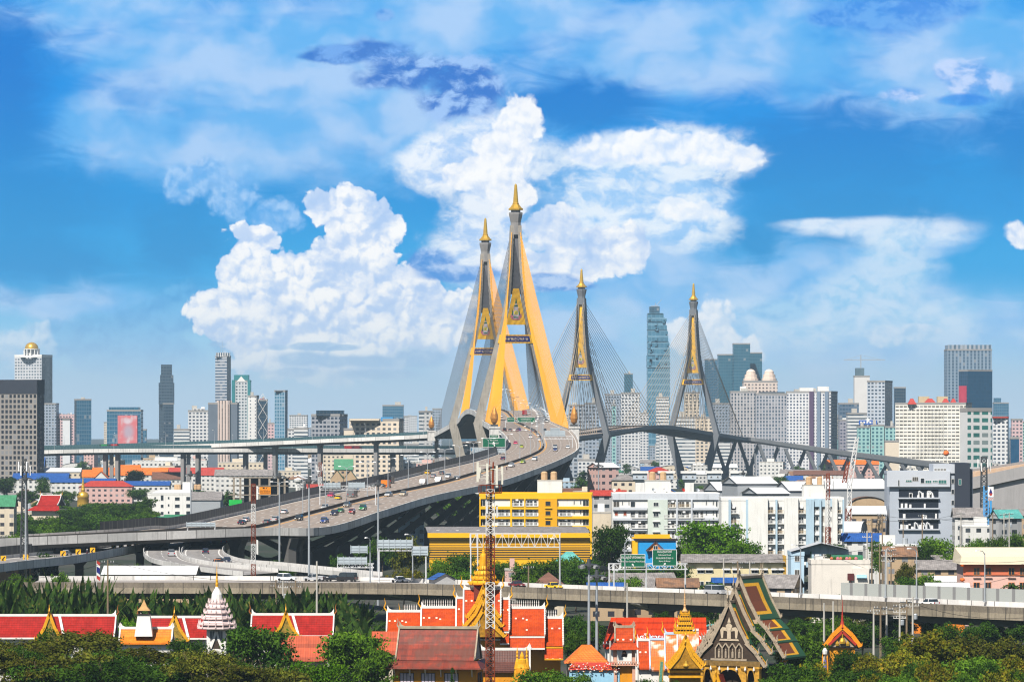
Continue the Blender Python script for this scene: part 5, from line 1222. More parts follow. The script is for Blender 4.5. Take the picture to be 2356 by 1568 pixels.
def tower(label, u0, u1, v, Y, m, side=None, smat=None, roofm=None, th=25, pent=2, depth_=None, ant=0, tiers=(), zb=0, name='tower_block', cat='tower', crown=None, rim=1.4):
 """high building: walls, parapet roof, plant rooms, stepped tiers above given as (u0, u1, v)"""
 ox, P, fm = rot_foot(u0, u1, Y, side, th, depth_); H = atz(v, Y)
 t = thing(name, label, cat, (ox, Y, 0)); smat = smat or m; roofm = roofm or GREYR
 q = MB(); per = 0
 for i in range(4):
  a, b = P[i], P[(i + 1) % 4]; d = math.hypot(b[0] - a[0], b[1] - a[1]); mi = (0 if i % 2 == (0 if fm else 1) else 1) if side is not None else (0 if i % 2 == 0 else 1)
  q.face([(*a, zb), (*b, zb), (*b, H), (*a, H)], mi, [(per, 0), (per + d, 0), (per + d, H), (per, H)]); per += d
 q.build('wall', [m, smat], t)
 q = MB(); q.prism(shrink(P, 1.012), H, H + .3, 0)
 for i in range(4):
  a, b = P[i], P[(i + 1) % 4]; q.beam((*a, H + .3 + rim / 2), (*b, H + .3 + rim / 2), .4, rim)
 q.build('roof', roofm, t)
 r = random.Random(int(u0 * 3 + v)); cx, cy = sum(p[0] for p in P) / 4, sum(p[1] for p in P) / 4; W_ = (u1 - u0) / FU * Y
 for k in range(pent):
  w = W_ * r.uniform(.12, .3); x = cx + W_ * r.uniform(-.25, .25); h = r.uniform(2.5, 6); q = MB(); q.bx(x - w / 2, cy - w * .4, H + .3, x + w / 2, cy + w * .4, H + .3 + h); q.build('plant_room', WHITE if k % 2 else CONCP, t)
 for (a, b, vv, *mm) in tiers:
  q = MB(); xa, xb = atx(a, Y) - ox, atx(b, Y) - ox; q.prism([(xa, cy - (xb - xa) * .4), (xb, cy - (xb - xa) * .4), (xb, cy + (xb - xa) * .4), (xa, cy + (xb - xa) * .4)], H + .3, atz(vv, Y), 0); q.build('upper_storey', mm[0] if mm else m, t)
 for k in range(ant): q = MB(); x = cx + (k - ant / 2) * 2.2; q.tube((x, cy, H), (x, cy, H + 14 + 6 * (k % 2)), .3, .1, 5); q.build('antenna', STEEL, t)
 return t
F = facade
fW = F('facade_white_grid', (.62, .62, .62), (.05, .07, .10), 3.1, 3.4, .6, .5)
fWb = F('facade_white_bands', (.64, .64, .63), (.06, .09, .12), 3.2, 3.0, .999, .42)
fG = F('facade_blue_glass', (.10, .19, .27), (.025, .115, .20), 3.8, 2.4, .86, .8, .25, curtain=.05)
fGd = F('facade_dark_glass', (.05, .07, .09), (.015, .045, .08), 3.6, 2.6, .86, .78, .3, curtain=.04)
fC = F('facade_cream', (.66, .56, .44), (.05, .06, .07), 3.2, 4.0, .55, .5)
fP = F('facade_pink', (.60, .42, .42), (.07, .08, .10), 3.2, 3.2, .55, .45)
fT = F('facade_teal', (.30, .52, .50), (.05, .14, .17), 3.2, 3.6, .55, .6)
fGr = F('facade_grey', (.30, .35, .42), (.05, .07, .09), 3.2, 3.2, .6, .5)
fSt = F('facade_stripes', (.60, .60, .60), (.04, .07, .11), 3.3, 2.8, .5, 1.0)
# --- the skyline, left to right
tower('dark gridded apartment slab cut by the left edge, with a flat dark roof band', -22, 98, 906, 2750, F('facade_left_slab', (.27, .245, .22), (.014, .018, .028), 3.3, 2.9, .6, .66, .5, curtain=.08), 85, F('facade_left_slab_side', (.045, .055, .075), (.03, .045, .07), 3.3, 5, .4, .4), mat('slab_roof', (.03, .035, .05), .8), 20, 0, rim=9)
def dome_tower():
 Y = 5600.0; t = tower('grand white hotel tower crowned by a golden dome at far left', 30, 116, 821, Y, F('facade_dome_tower', (.55, .56, .58), (.10, .13, .17), 4.0, 4.2, .6, .5, .4), 96, fSt, WHITE, 25, 0, rim=3)
 cx, cz = atx(70, Y) - t.location.x, atz(821, Y); cy = 14.0
 q = MB(); q.lathe((cx, cy, cz), [(15, 0), (14, 1), (10.5, 1.2), (10.5, 2)], 16); q.build('drum', WHITE, t)
 for i in range(12): a = i * math.pi / 6; q = MB(); q.tube((cx + 10 * math.cos(a), cy + 10 * math.sin(a), cz + 2), (cx + 10 * math.cos(a), cy + 10 * math.sin(a), cz + 10), .8, .8, 6); q.build('column', WHITE, t)
 q = MB(); q.lathe((cx, cy, cz), [(7, 2), (7, 10), (10.8, 10), (10.8, 11)], 16); q.build('lantern', WHITE, t)
 q = MB(); q.lathe((cx, cy, cz + 11), [(9, 0), (8.8, 2.4), (7.7, 4.8), (5.6, 7), (2.8, 8.4), (0, 8.8)], 20); q.build('dome', GOLD, t, smooth=True)
dome_tower()
tower('pink stepped hospital block with a white cross wing', 125, 162, 962, 4600, fP, tiers=[(130, 172, 952)]); tower('narrow white wing carrying a dark cross beside the pink block', 144, 161, 967, 4550, mat('plain_white_wall', (.66, .67, .68), .8, .05, .1), pent=0)
tower('low pale pink block left of the pink hospital', 114, 126, 968, 4700, fW, pent=1)
tower('dusky mauve office block between the pink block and the glass slab', 150, 172, 958, 4800, fP)
tower('blue glass office slab with ragged roof left of the billboard tower', 169, 209, 921, 4300, fG, 176, fGd, th=20, pent=1)
def billboard_tower():
 Y = 4000.0; t = tower('blue glass block carrying a huge faded pink billboard', 246, 324, 946, Y, fG, tiers=[(250, 318, 936)], pent=1); ox = t.location.x
 b = MB(); x0, x1, z0, z1 = atx(271, Y) - ox, atx(316, Y) - ox, atz(1020, Y), atz(955, Y); b.bx(x0, -1.0, z0, x1, -.3, z1)
 m = bpy.data.materials.new('blurred_poster'); m.use_nodes = True; g = NT(m.node_tree); tc = g.new('ShaderNodeTexCoord'); o3 = tc.outputs['Generated']
 c = g.mix(g.ss(g.v('DISTANCE', g.v('MULTIPLY', o3, (1, 0, 1)), (.55, 0, .42)), .1, .4), (.42, .33, .40), (.62, .16, .17)); c = g.mix(g.ss(g.v('DISTANCE', g.v('MULTIPLY', o3, (1, 0, 2.2)), (.5, 0, 1.75)), .1, .3), (.62, .5, .55), c)
 c = g.mix(g.ss(g.noise(o3, 3, 2), .5, .75), c, (.6, .45, .48)); g.put(m.node_tree.nodes['Principled BSDF'].inputs['Base Color'], c); b.build('billboard', m, t)
billboard_tower()
tower('small grey-blue block right of the billboard tower', 322, 337, 990, 4400, fG, pent=0)
def jagged():
 Y = 4700.0; M_ = F('facade_jagged', (.05, .085, .12), (.025, .055, .09), 3.4, 3.0, .8, .5, .5, curtain=.06)
 t = tower('dark slender skyscraper with notched stepped outline', 362, 399, 930, Y, M_, 378, M_, th=20, pent=0, tiers=[(364, 398, 880), (367, 396, 862), (369, 393, 838)])
jagged()
tower('white stepped condominium left of the pale concrete-striped block', 433, 481, 947, 3900, fW, tiers=[(444, 470, 939)]); tower('low white terraced block stepping down left', 400, 436, 990, 3850, fWb, pent=1)
tower('tall grey-white banded skyscraper with twin antennas', 494.5, 530, 821, 5200, F('facade_banded_tall', (.42, .44, .48), (.06, .10, .16), 3.6, 3.2, .999, .5), 522, fSt, th=22, tiers=[(496.5, 528, 811, fSt)], ant=3, pent=0)
tower('grey block with pale pink vertical ribs below the banded skyscraper', 479, 546, 930, 3700, mat('slate_wall', (.13, .16, .20), .7, .1, .05), tiers=[(498, 532, 921, F('facade_pink_ribs', (.62, .50, .44), (.07, .06, .06), 3.4, 2.6, .3, 1.0))], pent=0)
def _rib():
 Y = 3698.0; t = thing('tower_block', 'pale pink ribbed centre bay standing proud of the slate block', 'tower', (atx(514.5, Y), Y, 0)); H = atz(921, Y); w = (528 - 501) / FU * Y / 2; q = MB(); q.prism([(-w, 0), (w, 0), (w, 8), (-w, 8)], 0, H); q.build('wall', MATS['facade_pink_ribs'], t)
_rib()
def teal_top():
 Y = 4500.0; t = tower('white apartment tower with teal corners and a gabled teal crown', 534, 576, 878, Y, F('facade_teal_tower', (.55, .57, .58), (.08, .12, .15), 3.3, 3.2, .6, .55), pent=0); ox = t.location.x; H = atz(878, Y); w = (576 - 534) / FU * Y / 2; tm = mat('teal_cladding', (.03, .20, .22), .5, .1, .1)
 for s in (-1, 1): q = MB(); q.bx(s * w * .86 - 1.6, -1.0, 40, s * w * .86 + 1.6, -.05, H + 2); q.build('corner_strip', tm, t)
 q = MB(); q.prism([(-w * .8, 0), (w * .8, 0), (w * .8, 14), (-w * .8, 14)], H + .3, atz(862, Y)); q.build('crown', tm, t); q = MB(); q.face([(-w * .5, -.4, H + .4), (w * .5, -.4, H + .4), (0, -.4, atz(865, Y))]); q.face([(-w * .5, -.4, H + .4), (0, -.4, atz(865, Y)), (0, 3, atz(865, Y)), (-w * .5, 3, H + .4)]); q.face([(0, -.4, atz(865, Y)), (w * .5, -.4, H + .4), (w * .5, 3, H + .4), (0, 3, atz(865, Y))]); q.build('gable', WHITE, t)
teal_top()
tower('white slab tower left of the diamond-lattice tower', 570, 595, 913, 3900, F('facade_plain_slab', (.64, .63, .61), (.12, .14, .17), 3.2, 5, .25, .4), 590, fW, th=20, pent=1)
def diamond():
 Y = 3850.0; t = tower('dark tower covered by a white diamond lattice', 594, 615, 922, Y, fGd, pent=1, tiers=[(598, 608, 916, PINK)]); w = 21 / FU * Y / 2; H = atz(922, Y); z = 5.0
 q = MB()
 while z < H - 6:
  for s in (-1, 1): q.beam((0, -.25, z), (s * w, -.25, z + 7), .55, .3); q.beam((s * w, -.25, z + 7), (0, -.25, z + 14), .55, .3)
  z += 14
 q.build('lattice', WHITE, t)
diamond()
tower('slender blue glass tower with framed top, standing alone', 631, 661, 901, 4100, F('facade_slender', (.26, .36, .45), (.05, .17, .27), 3.4, 2.6, .7, .75, .3, curtain=.06), 656, fG, th=20, pent=0, tiers=[(633, 659, 898.5, fGd)])
tower('small pink-topped tower between the lattice and blue glass towers', 616, 632, 975, 4300, fP, pent=1)
tower('low white banded block with stepped roof right of the slender glass tower', 676, 708, 988, 3700, fWb, tiers=[(684, 700, 980)]); tower('narrow pale block by the low white banded block', 662, 677, 990, 3800, fW, pent=0)
tower('dark condominium with white frames and sloping roof screen', 715, 798, 957, 3150, F('facade_dark_condo', (.30, .31, .34), (.03, .045, .07), 3.1, 3.1, .68, .55), 782, fGr, th=22, tiers=[(727, 790, 943.5, fGd)], pent=0)
def hotel():
 Y = 2950.0; t = tower('wide cream hotel with rows of balconies and a blue roof box', 802, 928, 968, Y, fC, 918, fC, th=20, tiers=[(804, 872, 963, mat('cream_wall', (.70, .60, .47), .8, .05, .1))], pent=0); ox = t.location.x
 q = MB(); q.bx(atx(876, Y) - ox, 4, atz(968, Y), atx(904, Y) - ox, 18, atz(959, Y)); q.build('roof_box', mat('bright_blue', (.05, .30, .62), .6, .05), t)
hotel()
tower('low cream annexe at the left foot of the cream hotel', 791, 812, 990, 2900, mat('cream_wall', (.70, .60, .47), .8, .05, .1), pent=0)
tower('hazy blue-grey tower behind the cream hotel', 880, 928, 934, 5200, fG, pent=1); tower('white block with pale windows left of the far gold pylon', 963, 995, 949, 3600, F('facade_white_plain', (.66, .65, .63), (.1, .13, .16), 3.2, 4, .5, .45), 975, fWb, pent=1); tower('faint grey tower right behind the white block', 995, 1016, 942, 5000, fGr, pent=0)
tower('hazy pale slab far behind the pylons at left', 928, 940, 960, 5600, fW, pent=0)
# --- between and behind the far pylons
def pixel_tower():
 Y = 5400.0; M_ = F('facade_pixel', (.13, .27, .37), (.06, .18, .27), 7.6, 5.2, .9, .72, .22, curtain=.05); t = thing('skyscraper', 'very tall pixelated glass skyscraper with eroded right edge between the two grey pylons', 'tower', (atx(1513, Y), Y, 0)); q = MB(); x = lambda cx: atx(1251.6 + .3522 * cx, Y) - t.location.x; z = lambda cy: atz(598.2 + .3522 * cy, Y)
 L_ = [(1330, 676, 824), (960, 676, 823), (700, 674, 823), (660, 674, 822), (620, 678, 821), (570, 677, 815), (530, 677, 812), (490, 678, 806), (455, 677, 803), (425, 678, 797), (400, 677, 790), (375, 677, 782), (350, 678, 776)]
 for k, (cy, a, b) in enumerate(L_):
  top = L_[k + 1][0] if k + 1 < len(L_) else 345; d = 34 - (k % 3) * 1.5; q.prism([(x(a), (k % 2) * .8), (x(b), (k % 2) * .8), (x(b), d), (x(a), d)], max(0, z(cy)), z(top))
 r = random.Random(3)
 for _ in range(22): cy = r.uniform(380, 690); xx = r.choice((x(800 - max(0, 560 - cy) * .12), x(690), x(740))) + r.uniform(-3, 3); q.bx(xx - 1.5, -1.2, z(cy), xx + 1.5, 1, z(cy) + 4)
 q.build('wall', M_, t); q = MB(); q.prism([(x(690), 1), (x(756), 1), (x(756), 20), (x(690), 20)], z(345), z(303)); q.build('top_storey', F('facade_pixel_top', (.04, .10, .16), (.03, .09, .14), 4, 3, .9, .8), t)
 q = MB(); q.prism([(x(700), 2), (x(752), 2), (x(752), 18), (x(700), 18)], z(303), z(298)); q.tube((x(725), 8, z(300)), (x(732), 8, z(278)), .5, .3, 5); q.tube((x(735), 8, z(296)), (x(770), 8, z(255)), .35, .2, 5); q.build('roof_crane', STEEL, t)
pixel_tower()
fD = F('facade_hazy_dark', (.04, .13, .19), (.025, .11, .17), 4, 3.2, .9, .7, .2, curtain=.03)
tower('dark teal tower with three stepped tops right of the rightmost pylon', 1688, 1726, 792, 5600, fD, pent=0, depth_=30); tower('lower left step of the dark teal stepped tower', 1653, 1690, 817, 5640, fD, pent=0, depth_=30); tower('lower right step of the dark teal stepped tower', 1726, 1753.5, 813, 5650, fD, pent=0, depth_=30)
tower('hazy tower behind the cables of the rightmost pylon', 1622, 1652, 828, 6000, fG, pent=0)
def twin():
 Y = 4300.0; t = tower('twin cream tower blocks crowned by two rounded stepped domes', 1711, 1789, 879, Y, F('facade_twin', (.66, .55, .48), (.12, .10, .10), 3.3, 3.6, .5, .5), pent=0); ox = t.location.x; cm = mat('cream_dome', (.74, .60, .50), .8, .05, .1)
 for u in (1729, 1771): q = MB(); q.lathe((atx(u, Y) - ox, 10, atz(879, Y)), [(7.5, 0), (7.5, 4), (6.4, 4.2), (6.2, 8), (4.8, 8.2), (4.6, 11), (3.0, 12.5), (1.4, 13.2), (0, 13.4)], 12); q.build('dome', cm, t)
twin()
tower('grey-cream ribbed slab below the twin domed towers', 1681, 1740, 903, 4000, F('facade_ribs', (.46, .44, .44), (.06, .08, .11), 3.2, 3, .5, .7), pent=2); tower('grey slab with dark cornice right below the twin domed towers', 1740, 1811, 908, 3900, F('facade_ribs2', (.42, .42, .45), (.06, .09, .13), 3.2, 2.8, .5, .7), pent=1, tiers=[(1748, 1806, 901, fGd)])
for lab, a, b, v, Y, mm in (('pale hazy tower behind the tallest pylon, right of its cables', 1308, 1345, 934, 3800, F('facade_dots', (.36, .40, .45), (.04, .06, .09), 3.4, 4.2, .6, .6)), ('grey tower with dark windows seen through the third pylon', 1346, 1378, 930, 3780, fGr), ('narrow teal-edged hazy tower right of the third pylon', 1408, 1417, 934, 3900, fT), ('slim dark hazy tower with rounded top between pylons', 1436.5, 1456, 861, 6200, fD), ('white apartment tower left of the pixelated skyscraper', 1429, 1472, 906, 4200, fW), ('grey tower left behind the white apartment tower', 1392, 1428, 909, 4800, fGr), ('banded tower at the right foot of the pixelated skyscraper', 1510, 1539, 916, 4300, fWb), ('cream tower seen through the legs of the rightmost pylon', 1575, 1609, 905, 4100, fC), ('pale cream block right of the cream tower behind cables', 1600, 1640, 962, 3900, fC), ('low white terrace block under the arched deck', 1554, 1600, 962, 3850, fWb), ('white slab under the arched deck left of the rightmost pylon', 1518, 1556, 1000, 3950, fW), ('tall cream flats right under the arched deck', 1562, 1606, 1004, 3980, fC), ('grey tower behind the right cables of the rightmost pylon', 1640, 1684, 930, 4500, fGr), ('white low flats beside the third pylon foot', 1330, 1392, 1060, 3600, fW), ('pale mid-rise behind the slim cables left of the pixelated skyscraper', 1472, 1492, 952, 4700, fW), ('white low-rise flats under the deck near the rightmost pylon', 1628, 1680, 1012, 4000, fWb)):
 tower(lab, a, b, v, Y, mm, pent=1)
# --- right-hand skyline
def condo():
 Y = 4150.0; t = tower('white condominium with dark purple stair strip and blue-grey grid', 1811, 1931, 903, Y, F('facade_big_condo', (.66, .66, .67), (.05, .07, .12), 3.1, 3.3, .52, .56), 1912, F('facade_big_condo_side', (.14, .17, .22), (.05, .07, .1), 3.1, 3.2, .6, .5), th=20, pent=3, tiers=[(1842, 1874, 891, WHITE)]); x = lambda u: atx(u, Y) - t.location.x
 for a, b, m in ((1863, 1873, mat('aubergine', (.10, .06, .12), .7, .1)), (1880, 1888, mat('blue_grey_panel', (.20, .26, .34), .7, .1)), (1898, 1906, MATS['blue_grey_panel'])):
  q = MB(); yy = (x(1912) - x((a + b) / 2)) * math.tan(R(20)); q.bx(x(a), yy - 2.2, 0, x(b), yy + 1, atz(900, Y)); q.build('vertical_strip', m, t)
condo()
tower('tall white slab beneath an unfinished crane-topped core', 1966, 2001, 867, 4600, mat('plain_slab', (.66, .64, .62), .8, .05, .1), pent=0, tiers=[(1969, 1989, 846, mat('unfinished_core', (.10, .16, .20), .8, .2, .2))])
def tcrane():
 Y = 4600.0; t = thing('tower_crane', 'thin tower crane on top of the unfinished white slab', 'crane', (atx(1982, Y), Y + 8, atz(846, Y))); q = MB(); q.beam((0, 0, 0), (0, 0, 14), 1.0); q.build('crane_mast', STEEL, t); q = MB(); q.beam((-18, 0, 9), (26, 0, 9), .8); q.beam((0, 0, 14), (-16, 0, 9), .25); q.beam((0, 0, 14), (22, 0, 9), .25); q.build('crane_jib', STEEL, t)
tcrane()
tower('grey and white balcony tower right of the white slab', 1996, 2060, 879, 3900, F('facade_balcony', (.46, .50, .56), (.05, .08, .12), 3.2, 3.4, .6, .5), 2036, fW, th=18, tiers=[(2005, 2032, 885, WHITE)], pent=0); tower('hazy framed dark tower right of the balcony tower', 2058, 2084, 893, 4900, fGd, pent=0)
tower('dark blue office slab between the white condominium and white slab', 1931, 1976, 930, 4300, F('facade_navy', (.10, .15, .22), (.05, .10, .16), 3.8, 3, .8, .6), pent=1); tower('pale office block with tall columns behind the blue sign', 1950, 1998, 953, 4000, fWb, pent=1)
def blue_sign():
 Y = 3900.0; t = thing('roof_sign', 'blue rooftop sign with a white star emblem above the teal flats', 'sign', (atx(1997, Y), Y, atz(976, Y))); w = 42 / FU * Y / 2; h = 17 / FU * Y; q = MB(); q.bx(-w, 0, 0, w, .5, h * .6); q.build('board', mat('sign_blue', (.02, .10, .42), .5, .05), t)
 q = MB(); st = [((2.6 if i % 2 == 0 else 1.2) * math.sin(i * math.pi / 5), -.1, h * .62 + (2.6 if i % 2 == 0 else 1.2) * math.cos(i * math.pi / 5)) for i in range(10)]; q.face(st); q.build('star', LETTER, t); q = MB(); [q.bx(-w * .85 + i * w * .34, -.06, h * .18, -w * .85 + i * w * .34 + w * .2, 0, h * .42) for i in range(5)]; q.build('lettering_blocks', LETTER, t); q = MB(); [q.tube((x, .3, -8), (x, .3, 0), .2, .2, 5) for x in (-w * .7, 0, w * .7)]; q.build('support_frame', STEEL, t)
blue_sign()
tower('dark gridded flats behind the right end of the far viaduct', 1932, 1976, 968, 4050, F('facade_dkflats', (.30, .29, .34), (.05, .06, .1), 3.1, 3, .6, .5), pent=2)
for a, b, v in ((1973, 2002, 984), (2004, 2034, 980), (2036, 2064, 984)): tower(dict([(1973, 'left'), (2004, 'middle'), (2036, 'right')])[a] + ' wing of the pale teal glass flats left of the big cream block', a, b, v, 3750, fT, pent=1)
def cream_block():
 Y = 3500.0; t = tower('huge cream apartment block with dense balcony rows and red roof caps', 2065, 2242, 930, Y, F('facade_cream_big', (.74, .71, .63), (.07, .06, .05), 3.0, 3.4, .8, .38, .5, curtain=.3, wvar=.12), 2222, fC, th=20, pent=0); x = lambda u: atx(u, Y) - t.location.x; H = atz(930, Y)
 for a, b in ((2092, 2112), (2128, 2160), (2170, 2190), (2190, 2206)): q = MB(); yy = 16; w = x(b) - x(a); q.hexa([(x(a), yy - 4, H + .3), (x(b), yy - 4, H + .3), (x(b), yy + 4, H + .3), (x(a), yy + 4, H + .3)], [(x(a) + w * .35, yy - .5, H + 5), (x(b) - w * .35, yy - .5, H + 5), (x(b) - w * .35, yy + .5, H + 5), (x(a) + w * .35, yy + .5, H + 5)]); q.build('roof_cap', RED, t)
 for a, b in ((2119, 2143), (2162, 2186)): q = MB(); q.bx(x(a), 18, H, x(b), 26, atz(911, Y)); q.build('tank_house', mat('tan_wall', (.55, .45, .28), .8, .1), t)
 for k in range(8): q = MB(); u = 2112 + k * 8; q.bx(x(u), (x(2222) - x(u)) * math.tan(R(20)) - 1.0, 20, x(u + 4), (x(2222) - x(u + 4)) * math.tan(R(20)) + .6, H - 3); q.build('balcony_stack', MATS['facade_cream_big'], t)
cream_block()
tower('cream low annexe at the left foot of the huge cream block', 2037, 2068, 1017, 3450, mat('cream_wall', (.70, .60, .47), .8, .05, .1), pent=0)
tower('tall grey tower with slatted crown at upper right', 2180, 2282, 806, 4900, F('facade_slats', (.22, .29, .37), (.05, .10, .16), 3.5, 4.2, .5, .8, .3, curtain=.06), pent=0, tiers=[(2182, 2281, 793, F('facade_slat_top', (.34, .37, .42), (.10, .16, .22), 30, 5.0, .5, .95))])
def navy():
 Y = 4000.0; t = tower('deep blue glass tower with a red banner on its left face', 2209, 2287, 854, Y, F('facade_deep_blue', (.008, .06, .13), (.008, .07, .15), 3.6, 3.0, .96, .94, .15, .15, curtain=0, wvar=.02), 2227, F('facade_deep_blue_side', (.02, .07, .15), (.015, .06, .12), 3.6, 3, .9, .9, .2, curtain=0), th=30, pent=0); x = lambda u: atx(u, Y) - t.location.x
 A, B = Vector((x(2209), (x(2227) - x(2209)) / math.tan(R(30)), 0)), Vector((x(2227), 0, 0)); n = Vector((-math.cos(R(30)), -math.sin(R(30)), 0)) * .5
 q = MB(); zz0, zz1 = atz(935, Y), atz(887, Y); q.face([tuple(A.lerp(B, .05) + n + Vector((0, 0, zz0))), tuple(A.lerp(B, .9) + n + Vector((0, 0, zz0))), tuple(A.lerp(B, .9) + n + Vector((0, 0, zz1))), tuple(A.lerp(B, .05) + n + Vector((0, 0, zz1)))]); q.build('banner', mat('banner_red', (.5, .05, .09), .6, .2, .2), t)
navy()
tower('white office block with green window groups in front of the cream block', 2212, 2285, 947, 2400, F('facade_green_win', (.68, .68, .67), (.03, .16, .14), 4.2, 5.6, .72, .55, .4), 2226, F('facade_plain_side', (.60, .60, .60), (.3, .3, .3), 4.2, 9, .0, .0), th=25, pent=0, rim=2)
tower('white flats with red roof right of the green-windowed office', 2285, 2322, 962, 3300, fW, 2318, fGr, th=20, pent=0, tiers=[(2285, 2320, 958, RED)]); tower('pink flats with red roof at the right edge', 2328, 2353, 967, 3700, fP, pent=0); tower('hazy stepped tower behind the deep blue tower', 2287, 2321, 928, 5600, fG, pent=0, tiers=[(2288, 2304, 915)]); tower('small dark blue block low at the right edge', 2325, 2345, 1010, 3000, F('facade_deep_blue', (.01, .05, .10), (.01, .06, .12)), pent=0)
tower('hazy teal block cut by the right edge', 2344, 2372, 972, 4500, fT, pent=0)
# hazy mid-rise fill along the horizon and low-rise quarter below it
ROOFC = {'red': tiles('metal_red', (.40, .045, .03)), 'orange': tiles('tile_orange', (.66, .15, .015)), 'brown': tiles('tile_brown', (.16, .075, .05)), 'blue': tiles('metal_blue', (.02, .085, .30)), 'green': tiles('metal_green', (.05, .22, .11)), 'white': tiles('metal_white', (.72, .72, .72), var=.08), 'grey': tiles('fibre_grey', (.24, .22, .21), var=.4), 'rust': tiles('rusty_sheet', (.26, .14, .08), (.12, .08, .06), patch=.7), 'teal': tiles('metal_teal', (.10, .36, .33))}
WALLC = {'white': F('house_white', (.66, .65, .62), (.05, .06, .07), 3.0, 3.2, .45, .42, streak=.3), 'cream': F('house_cream', (.64, .55, .42), (.05, .05, .06), 3.0, 3.2, .45, .42, streak=.3), 'grey': F('house_grey', (.40, .40, .40), (.04, .05, .06), 3.0, 3.6, .5, .42, streak=.4), 'pink': F('house_pink', (.62, .40, .36), (.05, .05, .06), 3.0, 3.4, .45, .42, streak=.3), 'pale_blue': F('house_blue', (.38, .50, .60), (.04, .06, .08), 3.0, 3.4, .5, .42, streak=.3), 'tan': F('house_tan', (.46, .33, .2), (.04, .04, .05), 3.0, 3.4, .45, .42, streak=.4)}
GABLE = {k: mat('gable_' + k, c, .85, .1, .3, streak=.3) for k, c in dict(white=(.66, .65, .62), cream=(.64, .55, .42), grey=(.40, .40, .40), pink=(.62, .40, .36), pale_blue=(.38, .50, .60), tan=(.46, .33, .2)).items()}
